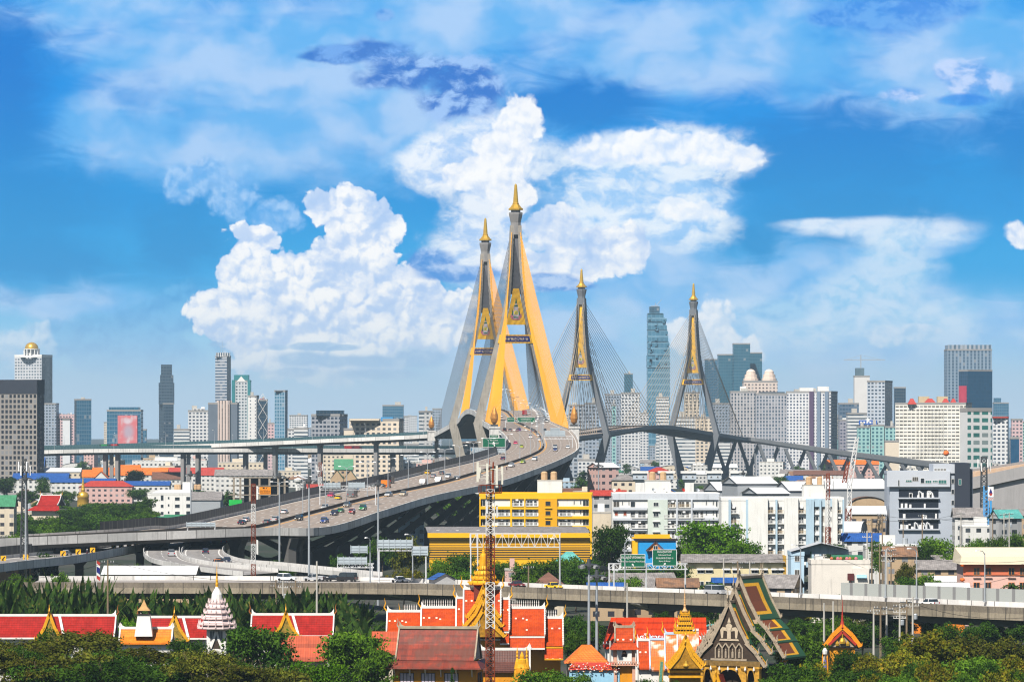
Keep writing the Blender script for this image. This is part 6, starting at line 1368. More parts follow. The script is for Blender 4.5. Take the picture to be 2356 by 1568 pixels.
def house(label, u, Y, w, d, h, roof, rcol, wcol, rh=None, rz=0.0, name='house', group=None, auto=True, z0=0.0, ov=.5):
 t = thing(name, label, name.replace('_', ' ').replace('low rise', '').strip(), (atx(u, Y), Y, z0), rz, group, auto)
 q = MB(); q.prism([(-w / 2, 0), (w / 2, 0), (w / 2, d), (-w / 2, d)], 0, h); rh = rh or min(w, d) * .28
 q.build('wall', WALLC.get(wcol, wcol) if isinstance(wcol, str) else wcol, t)
 rm = ROOFC[rcol]; x0, x1, y0, y1 = -w / 2 - ov, w / 2 + ov, -ov, d + ov; q = MB(); ym = d / 2; sl = math.hypot(ym + ov, rh)
 if roof == 'gable':          # ridge along x
  q.face([(x0, y0, h), (x1, y0, h), (x1, ym, h + rh), (x0, ym, h + rh)], 0, [(0, 0), (w, 0), (w, sl), (0, sl)]); q.face([(x1, y1, h), (x0, y1, h), (x0, ym, h + rh), (x1, ym, h + rh)], 0, [(0, 0), (w, 0), (w, sl), (0, sl)])
  q.face([(x0, y0, h - .02), (x0, y1, h - .02), (x1, y1, h - .02), (x1, y0, h - .02)]); q.build('roof', rm, t)
  g = MB()
  for xx, s in ((-w / 2 - .01, 1), (w / 2 + .01, -1)): P_ = [(xx, 0, h), (xx, d, h), (xx, ym, h + rh * .92)]; g.face(P_ if s < 0 else P_[::-1])
  g.build('gable_wall', GABLE.get(wcol, CONCP) if isinstance(wcol, str) else wcol, t)
 elif roof == 'gable_front':  # ridge along y
  sl = math.hypot(w / 2 + ov, rh)
  q.face([(x0, y1, h), (x0, y0, h), (0, y0, h + rh), (0, y1, h + rh)], 0, [(0, 0), (d, 0), (d, sl), (0, sl)]); q.face([(x1, y0, h), (x1, y1, h), (0, y1, h + rh), (0, y0, h + rh)], 0, [(0, 0), (d, 0), (d, sl), (0, sl)]); q.build('roof', rm, t)
  g = MB(); g.face([(-w / 2, -.01, h), (w / 2, -.01, h), (0, -.01, h + rh * .95)]); g.face([(w / 2, d, h), (-w / 2, d, h), (0, d, h + rh * .95)]); g.build('gable_wall', GABLE.get(wcol, CONCP) if isinstance(wcol, str) else wcol, t)
 elif roof == 'hip':
  r0 = min(w, d) / 2; a, b = (x0 + r0, x1 - r0) if w > d else (0, 0); ya, yb = (ym, ym) if w > d else (y0 + r0, y1 - r0)
  if w <= d: a = b = 0
  q.face([(x0, y0, h), (x1, y0, h), (b, ya, h + rh), (a, ya, h + rh)], 0, [(0, 0), (w, 0), (w, sl), (0, sl)]); q.face([(x1, y1, h), (x0, y1, h), (a, yb, h + rh), (b, yb, h + rh)], 0, [(0, 0), (w, 0), (w, sl), (0, sl)])
  q.face([(x0, y1, h), (x0, y0, h), (a, ya, h + rh), (a, yb, h + rh)], 0, [(0, 0), (d, 0), (d, sl), (0, sl)]); q.face([(x1, y0, h), (x1, y1, h), (b, yb, h + rh), (b, ya, h + rh)], 0, [(0, 0), (d, 0), (d, sl), (0, sl)]); q.build('roof', rm, t)
 elif roof == 'arch':
  n = 8; pts = [(w / 2 * -math.cos(math.pi * i / n), h + rh * math.sin(math.pi * i / n)) for i in range(n + 1)]
  for i in range(n): (xa, za), (xb, zb_) = pts[i], pts[i + 1]; q.face([(xa, y0, za), (xb, y0, zb_), (xb, y1, zb_), (xa, y1, za)], 0, [(0, i), (0, i + 1), (d, i + 1), (d, i)])
  q.build('roof', rm, t); g = MB(); g.face([(x_, -.02, z_) for x_, z_ in pts]); g.build('gable_wall', GABLE.get(wcol, CONCP) if isinstance(wcol, str) else wcol, t)
 else:
  q.prism([(-w / 2 - .1, -.1), (w / 2 + .1, -.1), (w / 2 + .1, d + .1), (-w / 2 - .1, d + .1)], h, h + .5); q.build('roof', CONCP if rcol != 'white' else WHITE, t)
  q = MB(); q.bx(-w * .2, d * .3, h + .5, w * .1, d * .6, h + 3.0); q.build('stair_hut', GABLE.get(wcol, CONCP) if isinstance(wcol, str) else WHITE, t)
  if w > 7: q = MB(); q.lathe((w * .3, d * .4, h + .5), [(.8, 0), (.8, 1.6), (.2, 1.9), (0, 1.9)], 8); q.build('water_tank', STEEL, t)
 return t
def quarter():
 r = random.Random(21); n = 0; wk = ['white', 'white', 'cream', 'grey', 'white', 'pink', 'tan', 'pale_blue', 'cream']; used = []
 while n < 270:
  Y = 1750 * (5600 / 1750) ** (r.random() ** .8); u = r.uniform(-30, 2390); x = atx(u, Y)
  if near_road(x, Y, 12) or (Y < 2450 and 100 < u < 1420) or (Y < 2700 and u > 2150) or (2600 < Y < 2960 and u < 400): continue
  k = r.random(); w, d = r.uniform(9, 20), r.uniform(9, 16)
  if any(abs(a - x) < (w + c) * .55 and abs(b - Y) < 22 for a, b, c in used): continue
  used.append((x, Y, w)); g = 'low-rise buildings of the riverside quarter'; wc = r.choice(wk + ['white', 'white', 'cream']); rc = r.choice(['red', 'brown', 'grey', 'rust', 'white', 'grey', 'white', 'rust', 'grey', 'brown', 'rust', 'white', 'blue', 'green'])
  low = Y < 3300 and 1290 < u < 2180 or Y < 2800 and u < 1000
  cn = dict(pale_blue='pale blue').get(wc, wc); rn = dict(rust='rusty', grey='grey', white='white').get(rc, rc)
  if k < .40: h = r.uniform(8, 19) if not low else r.uniform(5, 8); house(f'flat-roofed {cn} town block', u, Y, w, d, h, 'flat', 'grey', wc, rz=r.uniform(-.3, .3), name='town_block', group=g)
  elif k < .8: house(f'{cn} house under a {rn} pitched roof', u, Y, w, d, r.uniform(4.5, 9) if not low else r.uniform(3.5, 5.5), r.choice(['gable', 'gable_front', 'hip']), rc, wc, rz=r.uniform(-.4, .4), group=g)
  else: house(f'long {cn} warehouse with a {rn} roof', u, Y, r.uniform(24, 42) * (.6 if low else 1), r.uniform(14, 22), r.uniform(4, 5) if low else r.uniform(6, 9), r.choice(['gable', 'arch', 'gable']), rc, wc, rh=3.5, rz=r.uniform(-.2, .2), name='warehouse', group=g)
  n += 1
 fm = [fW, fWb, fG, fC, fGr, fP, fT, fGd]; fn = ['white gridded', 'white banded', 'blue glass', 'cream', 'grey', 'pink', 'pale teal', 'dark glass']
 for i in range(70):
  Y = r.uniform(4200, 8500); u = r.uniform(-20, 2380); h = r.uniform(20, 46) if i % 3 else r.uniform(46, 70); w = r.uniform(16, 44); k = r.randrange(8); us = w / Y * FU / 2
  if Y < 5000 and (1180 < u < 1330): continue
  o = tower(f'hazy {fn[k]} mid-rise block on the horizon', u - us, u + us, HV - (h - CH) / Y * FU, Y, fm[k], pent=1); o['group'] = 'hazy mid-rise blocks on the horizon'; AUTO.append(o)
quarter()
# ================================================================ buildings of the middle distance
WINM = mat('window_frame_white', (.70, .70, .68), .6, .05)
_wm = {}
def win_mesh(w, h, frame, glass, bars=1):
 key = (round(w, 2), round(h, 2), frame.name, glass.name, bars)
 if key not in _wm:
  q = MB(); f = .09
  for (a, b, c, d) in ((-w / 2, 0, w / 2, f), (-w / 2, h - f, w / 2, h), (-w / 2, f, -w / 2 + f, h - f), (w / 2 - f, f, w / 2, h - f)): q.bx(a, -.10, b, c, .02, d, 0)
  for i in range(bars): x = -w / 2 + w * (i + 1) / (bars + 1); q.bx(x - .04, -.09, f, x + .04, .02, h - f, 0)
  q.face([(-w / 2 + f, -.03, f), (w / 2 - f, -.03, f), (w / 2 - f, -.03, h - f), (-w / 2 + f, -.03, h - f)], 1)
  o = q.build('window', [frame, glass]); _wm[key] = o.data; bpy.data.objects.remove(o)
 return _wm[key]
def window(t, x, z, w, h, y=0.0, frame=WINM, glass=GLASSD, bars=1): return link('window', win_mesh(w, h, frame, glass, bars), t, (x, y, z))
_bm = {}
def balcony(t, x, z, w, m, rail, y=0.0, d=1.1):
 key = (round(w, 2), m.name, rail.name, d)
 if key not in _bm:
  q = MB(); q.bx(-w / 2, -d, -.15, w / 2, 0, .0, 0); q.bx(-w / 2, -d, .85, w / 2, -d + .08, .95, 1); n = max(3, int(w / .35))
  for i in range(n + 1): xx = -w / 2 + w * i / n; q.bx(xx - .05, -d, 0, xx + .05, -d + .06, .85, 1)
  o = q.build('balcony', [m, rail]); _bm[key] = o.data; bpy.data.objects.remove(o)
 return link('balcony', _bm[key], t, (x, y, z))
CURT = mat('curtained_glass', (.085, .078, .068), .3, .4, 1.5)
def block(name, label, cat, u0, u1, v, Y, dpt, wall, roofm=None, rz=0.0, rim=1.0):
 x0, x1 = atx(u0, Y), atx(u1, Y); H = atz(v, Y); t = thing(name, label, cat, ((x0 + x1) / 2, Y, 0), rz); w = x1 - x0
 q = MB(); q.prism([(-w / 2, 0), (w / 2, 0), (w / 2, dpt), (-w / 2, dpt)], 0, H - rim); q.build('wall', wall, t)
 q = MB(); q.prism([(-w / 2 - .1, -.1), (w / 2 + .1, -.1), (w / 2 + .1, dpt + .1), (-w / 2 - .1, dpt + .1)], H - rim, H - rim + .25); e = .3
 for (a, b, c, d) in ((-w / 2 - .1, -.1, w / 2 + .1, .2), (-w / 2 - .1, dpt - .2, w / 2 + .1, dpt + .1), (-w / 2 - .1, .2, -w / 2 + .2, dpt - .2), (w / 2 - .2, .2, w / 2 + .1, dpt - .2)): q.bx(a, b, H - rim + .25, c, d, H)
 q.build('roof', roofm or wall, t)
 return t, (lambda u: atx(u, Y) - t.location.x), (lambda vv: atz(vv, Y)), w, H
TANK = mat('tan_water_tank', (.55, .36, .20), .6, .1)
def tanks(t, xs, z, y=5.0, r=1.0, h=2.6):
 for x in xs: q = MB(); q.lathe((x, y, z), [(r, 0), (r * 1.04, h * .3), (r, h * .6), (r * 1.04, h * .85), (r * .6, h * .97), (r * .2, h * 1.0), (0, h)], 10); q.build('water_tank', TANK, t)
def yellow_flats():
 W0 = mat('flat_white_wall', (.76, .75, .71), .75, .06, .3, streak=.3); t, x, z, w, H = block('apartment_block', 'bright yellow and white apartment block with a white stair tower and two tan water tanks', 'apartment block', 1103, 1362, 1133, 1300, 15, W0, YEL, -.03)
 q = MB(); q.bx(x(1104), -.5, z(1147), x(1361), -.005, H - .25); q.build('parapet_band', YEL, t)
 P = 22.3
 for k in range(8):
  q = MB(); vv = 1164 + P * k; q.bx(x(1104), -.9, z(vv + 6.5), x(1239), -.004, z(vv)); q.build('floor_band', YEL, t)
  q = MB(); q.bx(x(1282), -.9, z(vv + 6.5), x(1355), -.004, z(vv)); q.build('floor_band', YEL, t)
 for a, b in ((1103, 1106), (1174, 1178), (1206, 1209), (1355, 1362)): q = MB(); q.bx(x(a), -.95, 0, x(b), -.002, z(1147)); q.build('pilaster', YEL, t)
 q = MB(); q.bx(x(1239), -1.1, 0, x(1282), -.003, z(1146)); q.build('stair_bay', mat('deep_yellow', (.74, .37, .006), .55, .07, .2), t)
 for k in range(6):
  zz = z(1161.5 + P * k) ; window(t, x(1261), zz - .2, 1.7, 1.5, -1.12, mat('yellow_frame', (.80, .42, .01), .6, .05), GLASSD, 0)
  q = MB(); q.bx(x(1254), -1.5, z(1168.5 + P * k), x(1270), -1.1, z(1166.5 + P * k)); q.build('canopy', YEL, t)
  for (a, b) in ((1144, 1173), (1179, 1205), (1210, 1238), (1285, 1316)):
   if k == 0 and a in (1144, 1285): continue
   c = (a + b) / 2; ww = (b - a) / FU * 1300; balcony(t, x(c), z(1163 + P * k), ww, W0, WHITEC)
   window(t, x(a + (b - a) * .32), z(1163.5 + P * k), ww * .5, 1.75, 0, WINM, GLASSD if (k + int(a)) % 3 else CURT, 1); window(t, x(a + (b - a) * .78), z(1163.5 + P * k), ww * .26, 1.75, 0, WINM, CURT if k % 2 else GLASSD, 0)
  window(t, x(1110.5), z(1163.5 + P * k), 1.7, 1.9, 0, WINM, GLASSD, 1); window(t, x(1348), z(1163.5 + P * k), 1.9, 1.9, 0, WINM, GLASSD, 1)
  for a in (1321, 1336): window(t, x(a), z(1160 + P * k), .45, 1.3, 0, WINM, GLASSD, 0)
 q = MB(); q.bx(x(1236), 2, H - .75, x(1293), 10, z(1105)); q.build('stair_tower', W0, t); q = MB(); q.bx(x(1235), 1.9, z(1105), x(1294), 10.1, z(1103.6)); q.build('tower_cornice', CONCP, t); tanks(t, (x(1251.5), x(1273.5)), z(1103.6))
yellow_flats()
def white_flats():
 W0 = mat('flat_white_wall', (.76, .75, .71)); GB = mat('pale_grey_band', (.56, .59, .63), .7, .05, .3, streak=.3); t, x, z, w, H = block('apartment_block', 'white five-storey apartment block with pale green stair bay and grey floor bands', 'apartment block', 1409, 1655, 1133, 1310, 15, W0, WHITE, .0)
 q = MB(); q.bx(x(1409), -.5, z(1149), x(1655), -.005, H - .2); q.build('parapet_band', GB, t); P = 23.7
 q = MB(); q.bx(x(1490), -.9, 0, x(1536), -.006, z(1149)); q.build('stair_bay', mat('pale_green_wall', (.56, .62, .56), .75, .05, .3), t)
 for a, b in ((1555, 1559), (1589, 1593), (1653, 1656)): q = MB(); q.bx(x(a), -.95, 0, x(b), -.002, z(1149)); q.build('pilaster', GB, t)
 for k in range(7):
  vv = 1167 + P * k; q = MB(); q.bx(x(1410), -.85, z(vv + 5.5), x(1489), -.004, z(vv)); q.build('floor_band', GB, t); q = MB(); q.bx(x(1537), -.85, z(vv + 5.5), x(1652), -.004, z(vv)); q.build('floor_band', GB, t)
  window(t, x(1509), z(1164 + P * k), 1.6, 1.25, -.92, WINM, GLASSD, 1)
  if k: q = MB(); q.bx(x(1501), -1.5, z(1152 + P * k), x(1518), -.9, z(1150.5 + P * k)); q.build('canopy', WHITE, t)
  rl = mat('tan_rail', (.55, .42, .26), .7, .1) if k == 0 else WHITEC
  for (a, b) in ((1528, 1554), (1560, 1588), (1594, 1620)) if k else ((1538, 1555), (1560, 1588)):
   c = (a + b) / 2; ww = (b - a) / FU * 1310; balcony(t, x(c), z(1166.5 + P * k), ww, W0, rl); window(t, x(a + (b - a) * .3), z(1166 + P * k), ww * .46, 1.8, 0, WINM, GLASSD if (k * 3 + int(a)) % 4 else CURT, 1); window(t, x(a + (b - a) * .78), z(1166 + P * k), ww * .28, 1.8, 0, WINM, CURT, 0)
  if k: balcony(t, x(1471.5), z(1166.5 + P * k), 4.8, W0, WHITEC)
  window(t, x(1456), z(1166 + P * k), 1.5, 1.8, 0, WINM, GLASSD, 0)
  if k: window(t, x(1477), z(1166 + P * k), 2.4, 1.8, 0, WINM, GLASSD, 1)
  if k == 1:
   for a in (1418, 1438): window(t, x(a), z(1162 + P), 1.1, 1.3, 0, WINM, mat('red_shutter', (.35, .07, .03), .7, .1), 0)
  else:
   window(t, x(1418), z(1166 + P * k), 1.9, 1.9, 0, WINM, CURT, 1)
   for a in (1432, 1447): window(t, x(a), z(1161 + P * k), .4, 1.3, 0, WINM, GLASSD, 0)
  for a in (1625, 1641): window(t, x(a), z(1161 + P * k), .45, 1.4, 0, WINM, GLASSD, 0)
  window(t, x(1649), z(1165 + P * k), .6, 1.8, 0, WINM, GLASSD, 0)
 q = MB(); q.bx(x(1485), 2, H - .75, x(1543), 10, z(1105.5)); q.build('stair_tower', W0, t); q = MB(); q.bx(x(1484), 1.9, z(1105.5), x(1544), 10.1, z(1104)); q.build('tower_cornice', CONCP, t); tanks(t, (x(1502), x(1527)), z(1104))
 for k, u in enumerate((1412, 1424, 1503, 1530, 1572, 1605)): q = MB(); q.lathe((0, 0, 0), [(.0, 0), (.35, .05), (.6, .25)], 10); o = q.build('satellite_dish', [WHITE, RED, STEEL][k % 3], t, (x(u), 1.0, H + .8)); o.rotation_euler = (R(60), 0, R(30))
white_flats()
def blue_flats():
 W0 = mat('flat_white_wall', (.76, .75, .71)); BL = mat('pale_blue_wall', (.42, .56, .66), .75, .05, .3, streak=.25); TR = mat('tan_rail', (.55, .42, .26)); Y = 1275.0
 t, x, z, w, H = block('apartment_block', 'white and pale blue apartment block with narrow balcony stacks and tan tanks', 'apartment block', 1660, 1941, 1143, Y, 15, W0, WHITE)
 for a, b, m in ((1676, 1681, BL), (1716, 1721, BL), (1721, 1766, W0), (1784, 1788, BL), (1804, 1836, W0), (1854, 1872, BL), (1885, 1889, BL), (1898, 1905, W0), (1914, 1926, W0), (1938, 1941.5, BL)): q = MB(); q.bx(x(a), -1.25, 0, x(b), -.003, z(1144 if m is W0 else 1148)); q.build('wall_fin', m, t)
 q = MB(); q.bx(x(1854), -.6, z(1165), x(1916), -.005, z(1146)); q.build('blue_panel', BL, t); P = 23.5
 for k in range(7):
  for (a, b) in ((1682, 1715), (1767, 1783), (1789, 1803), (1837, 1853), (1927, 1937)):
   if k == 0 or True:
    c, ww = (a + b) / 2, (b - a) / FU * Y;
    if ww > 3: c, ww = a + 8, 2.2
    balcony(t, x(c), z(1180 + P * k), ww, W0, TR if (k + int(a)) % 2 else WHITEC); window(t, x(c) - ww * .1, z(1179.5 + P * k), ww * .7, 1.9, 0, WINM, GLASSD if (k + int(a)) % 3 else CURT, 1)
  window(t, x(1877), z(1173 + P * k), 1.7, 1.3, 0, WINM, GLASSD, 1); window(t, x(1893), z(1176 + P * k), 1.0, 1.9, 0, WINM, mat('lattice_block', (.32, .29, .25), .9, .4, 4), 0); window(t, x(1909), z(1175 + P * k), 1.1, 1.4, -.02, WINM, GLASSD, 1)
  if k: q = MB(); q.bx(x(1872.2), -.5, z(1160 + P * k), x(1884.8), -.004, z(1155 + P * k)); q.build('floor_band', WHITE, t)
 q = MB(); q.bx(x(1850), 2, H - .75, x(1904), 10, z(1116)); q.build('stair_tower', W0, t); q = MB(); q.bx(x(1849), 1.9, z(1116), x(1905), 10.1, z(1114.5)); q.build('tower_cornice', CONCP, t); tanks(t, (x(1864), x(1890)), z(1114.5), r=.95, h=2.4)
blue_flats()
def grey_office():
 Y = 1400.0; G = mat('grey_panel_wall', (.42, .46, .52), .6, .05, .2); D = mat('charcoal_panel_wall', (.035, .042, .06), .6, .08, .2); t, x, z, w, H = block('office_block', 'grey office block with four dark open plant floors and a charcoal right wing', 'office block', 2047, 2203, 1083, Y, 20, G, G)
 q = MB(); q.bx(x(2040), -1.2, z(1119), x(2185), -.005, H); q.build('upper_box', mat('pale_grey_panel', (.52, .55, .60), .6, .05, .2), t)
 q = MB(); q.bx(x(2147), -.6, H - .7, x(2203), 14, z(1067)); q.build('roof_storey', MATS['pale_grey_panel'], t)
 q = MB(); q.bx(x(2196), -2.2, 0, x(2230), 18, z(1067) + .4); q.build('charcoal_wing', D, t); q = MB(); q.bx(x(2230), 0, 0, x(2238), 16, z(1078)); q.build('side_wing', mat('slate_panel', (.10, .12, .16), .6, .08, .2), t)
 for k in range(4):
  v0, v1 = 1125 + k * 24, 1143.5 + k * 24; q = MB(); q.bx(x(2068), -.12, z(v1), x(2159), -.01, z(v0)); q.build('open_floor', mat('dark_void', (.012, .018, .03), .8, .1), t)
  q = MB(); q.bx(x(2066), -1.0, z(v1 + 3), x(2161), -.13, z(v1)); q.build('floor_slab', MATS['pale_grey_panel'], t); r = random.Random(k)
  for j in range(9 if k in (0, 3) else 4): u = r.uniform(2070, 2155); q = MB(); hh = r.uniform(.7, 1.6); q.bx(x(u), -.8, z(v1), x(u) + r.uniform(.5, .9), -.2, z(v1) + hh); q.build('air_conditioner', WHITEC, t)
  if k in (0, 3):
   for j in range(3): u = r.uniform(2072, 2140); q = MB(); q.path([(x(u), -.5, z(v1)), (x(u), -.5, z(v0 + 4)), (x(u + 6), -.5, z(v0 + 8)), (x(u + 10), -.5, z(v1))], [.28] * 4, 6); q.build('duct', STEELW, t)
 for (a, b, v0, v1, gl) in ((2065, 2069, 1103, 1117, GLASSD), (2083, 2097, 1103, 1108, None), (2098, 2112, 1096, 1106, CURT), (2117, 2126, 1099, 1111, GLASSD), (2128, 2142, 1104, 1111, None), (2145, 2157, 1104, 1109, None), (2158, 2177, 1103, 1112, None)):
  window(t, x((a + b) / 2), z(v1), (b - a) / FU * Y, (v1 - v0) / FU * Y, -1.22, WINM, gl or mat('green_glass', (.04, .17, .16), .15, .2), 2 if b - a > 10 else 0)
 for k in range(4): window(t, x(2152 + k * 7), z(1083), .8, .9, -.62, WINM, CURT, 1)
 for v_ in (1106, 1130, 1155, 1180): window(t, x(2192), z(v_ + 6), 1.0, 1.6, -.02, WINM, GLASSD, 0)
 window(t, x(2207), z(1115), .9, 2, -2.22, WINM, mat('green_glass', (.04, .17, .16)), 0)
grey_office()
def yellow_hall():
 Y = 1215.0; t = thing('market_hall', 'long yellow striped hall with dark corrugated roof below the yellow apartments', 'hall', (atx(1180, Y), Y, 0)); x = lambda u: atx(u, Y) - t.location.x; z = lambda v: atz(v, Y)
 m = bpy.data.materials.new('yellow_louvres'); m.use_nodes = True; g = NT(m.node_tree); zz = g.sep(g.new('ShaderNodeTexCoord').outputs['Object'])[2]; k = g.m('LESS_THAN', g.m('FRACT', g.m('DIVIDE', zz, .7)), g.m('MULTIPLY_ADD', g.m('GREATER_THAN', zz, atz(1258, Y)), -.32, .58))
 g.put(m.node_tree.nodes['Principled BSDF'].inputs['Base Color'], g.mix(k, (.78, .40, .008), (.055, .033, .012)))
 q = MB(); q.bx(x(988), 0, z(1286), x(1358), 20, z(1236)); q.build('louvred_wall', m, t); q = MB(); q.bx(x(988), .1, 0, x(1358), 20, z(1286)); q.build('wall', YEL, t)
 q = MB(); q.bx(x(984), -1.2, z(1236), x(1360), -.6, z(1225)); q.build('fascia', YEL, t); q = MB(); sl = 10; q.face([(x(984), -1, z(1225)), (x(1360), -1, z(1225)), (x(1350), 18, z(1214)), (x(975), 18, z(1214))], 0, [(0, 0), (47, 0), (47, 18), (0, 18)]); q.build('roof', ROOFC['grey'], t)
 for u in (1003, 1048, 1096): q = MB(); q.bx(x(u), 6, z(1221.3), x(u + 7), 8, z(1220.2)); q.build('skylight', WHITE, t)
 for u in (1390, ): q = MB(); q.bx(x(1459), -1.2, z(1238), x(1541), -.6, z(1228)); q.bx(x(1455), -.4, 0, x(1545), 8, z(1236)); q.build('side_stall', YEL, t)
yellow_hall()
def blue_mural():
 Y = 1150.0; t = thing('blue_house', 'blue sheet-clad shed wall with a small orange gabled dormer', 'house', (atx(1511, Y), Y, 0)); x = lambda u: atx(u, Y) - t.location.x; z = lambda v: atz(v, Y); B = mat('cyan_cladding', (.02, .30, .66), .5, .06, .3)
 q = MB(); q.prism([(x(1469), 0), (x(1555), 0), (x(1555), 8), (x(1469), 8)], 0, z(1240)); q.build('wall', B, t); q = MB(); q.bx(x(1458), -.4, z(1243), x(1560), 8.4, z(1239.7)); q.build('roof', mat('dark_fascia', (.03, .02, .02), .8, .1), t)
 q = MB(); q.prism([(x(1487), -1.4), (x(1526), -1.4), (x(1526), 0), (x(1487), 0)], z(1266), z(1265.8)); q.face([(x(1489), -1.3, z(1265)), (x(1524), -1.3, z(1265)), (x(1508), -1.3, z(1247))]); d = q.build('dormer', mat('orange_gable', (.72, .22, .02), .6, .1), t); window(t, x(1508), z(1264), 1.3, 1.2, -1.34, WINM, GLASSD, 1)
 q = MB(); q.beam((x(1486), -1.5, z(1266)), (x(1509), -1.5, z(1244)), .3); q.beam((x(1507), -1.5, z(1244)), (x(1529), -1.5, z(1266)), .3); q.build('bargeboard', mat('dark_barge', (.08, .03, .02), .7, .1), t)
blue_mural()
def cream_school():
 Y = 1085.0; C_ = mat('cream_plaster', (.70, .60, .36), .8, .08, .3, streak=.3); t, x, z, w, H = block('long_building', 'long cream two-storey building with white awnings under a grey corrugated roof', 'building', 1566, 1802, 1293, Y, 9, C_, C_)
 q = MB(); q.face([(x(1565), -1.2, z(1293)), (x(1806), -1.2, z(1293)), (x(1802), 5, z(1275)), (x(1568), 5, z(1275))], 0, [(0, 0), (26, 0), (26, 6), (0, 6)]); q.face([(x(1806), 11, z(1293)), (x(1565), 11, z(1293)), (x(1568), 5, z(1275)), (x(1802), 5, z(1275))], 0, [(0, 0), (26, 0), (26, 6), (0, 6)]); q.build('roof', ROOFC['grey'], t)
 q = MB(); q.bx(x(1802), -.3, 0, x(1809), 8, z(1278)); q.build('end_wall', mat('ochre_wall', (.45, .27, .05), .8, .15), t)
 for u in (1576, 1612, 1631, 1671, 1693, 1736, 1757, 1783, 1800 - 5):
  window(t, x(u), z(1318), 1.7, 1.2, 0, WINM, GLASSD, 1); q = MB(); q.face([(x(u) - 1, 0, z(1306.5)), (x(u) + 1, 0, z(1306.5)), (x(u) + 1, -.7, z(1310)), (x(u) - 1, -.7, z(1310))][::-1]); q.build('awning', WHITEC, t)
  if u < 1700: window(t, x(u), z(1347), 1.7, 1.2, 0, WINM, GLASSD, 1)
cream_school()
def blue_house():
 Y = 1000.0; B = mat('sky_blue_plaster', (.46, .62, .74), .8, .07, .3, streak=.4); t, x, z, w, H = block('town_house', 'pale blue town house with shallow white gabled roof and green balconies', 'house', 1820, 1850, 1268, Y, 12, B, B)
 q = MB(); x0, xm, x1 = x(1819), x(1890), x(1955); zt = z(1248)
 q.face([(x0, -.6, z(1268)), (xm, -.6, zt), (xm, 12, zt), (x0, 12, z(1268))], 0); q.face([(xm, -.6, zt), (x1, -.6, z(1263)), (x1, 12, z(1263)), (xm, 12, zt)], 0); q.build('roof', ROOFC['white'], t); q = MB(); q.face([(x0 + .3, 3, z(1275)), (x1, 3, z(1275)), (x1, 3, z(1264)), (xm, 3, zt - .1), (x0 + .3, 3, z(1268.5))]); q.build('gable_wall', B, t)
 for v_ in (1291, 1324, 1358): window(t, x(1834), z(v_), 1.2, 1.5, 0, WINM, CURT, 1)
 for k in range(3): q = MB(); q.bx(x(1850.3), 1.5, z(1292 + 33 * k), x(1868), 9, z(1290 + 33 * k)); q.build('balcony', CONC, t); q = MB(); q.bx(x(1852), 3.2, z(1289 + 33 * k), x(1866), 3.3, z(1272 + 33 * k)); q.build('dark_window', GLASSD, t)
 q = MB(); q.bx(x(1866), 1.2, 0, x(1868.3), 3, z(1268)); q.build('green_post', ROOFC['green'], t)
blue_house()
def white_house():
 Y = 965.0; Wm = mat('off_white_plaster', (.72, .67, .60), .8, .06, .3, streak=.35); t, x, z, w, H = block('town_house', 'blank cream-white town house with blue awnings and rooftop planters', 'house', 1867, 2001, 1287, Y, 11, Wm, Wm)
 q = MB(); q.bx(x(1961), -.7, 0, x(1999), -.004, z(1306)); q.build('front_bay', Wm, t)
 for v_ in (1327, 1361): window(t, x(1981), z(v_ + 4), 2.1, 1.1, -.72, WINM, GLASSD, 1); q = MB(); q.face([(x(1970), -.75, z(v_ - 6)), (x(1993), -.75, z(v_ - 6)), (x(1993), -1.5, z(v_ + 1)), (x(1970), -1.5, z(v_ + 1))][::-1]); q.build('awning', mat('blue_awning', (.30, .55, .72), .6, .1), t)
 q = MB(); q.bx(x(1918), 3, H - .7, x(1988), 8, z(1278)); q.build('green_canopy', ROOFC['green'], t); q = MB(); q.bx(x(1878), 3, H - .7, x(1896), 7, z(1280)); q.build('roof_room', WALLC['white'], t)
 for k in range(9): q = MB(); q.lathe((x(1914 + 7 * k), .8, H), [(.35, -.2), (.45, .3), (.2, .6), (0, .7)], 7); q.build('planter', [mat('terracotta', (.5, .17, .08), .8, .1), LEAF['mid'], PINK][k % 3], t)
 q = MB(); q.tube((x(1956.5), -.9, 0), (x(1956.5), -.9, z(1332)), .08, .08, 6); q.bx(x(1949), -1.1, z(1334), x(1964), -.8, z(1318)); q.build('street_plate', mat('maroon_board', (.10, .02, .02), .7, .1), t)
white_house()
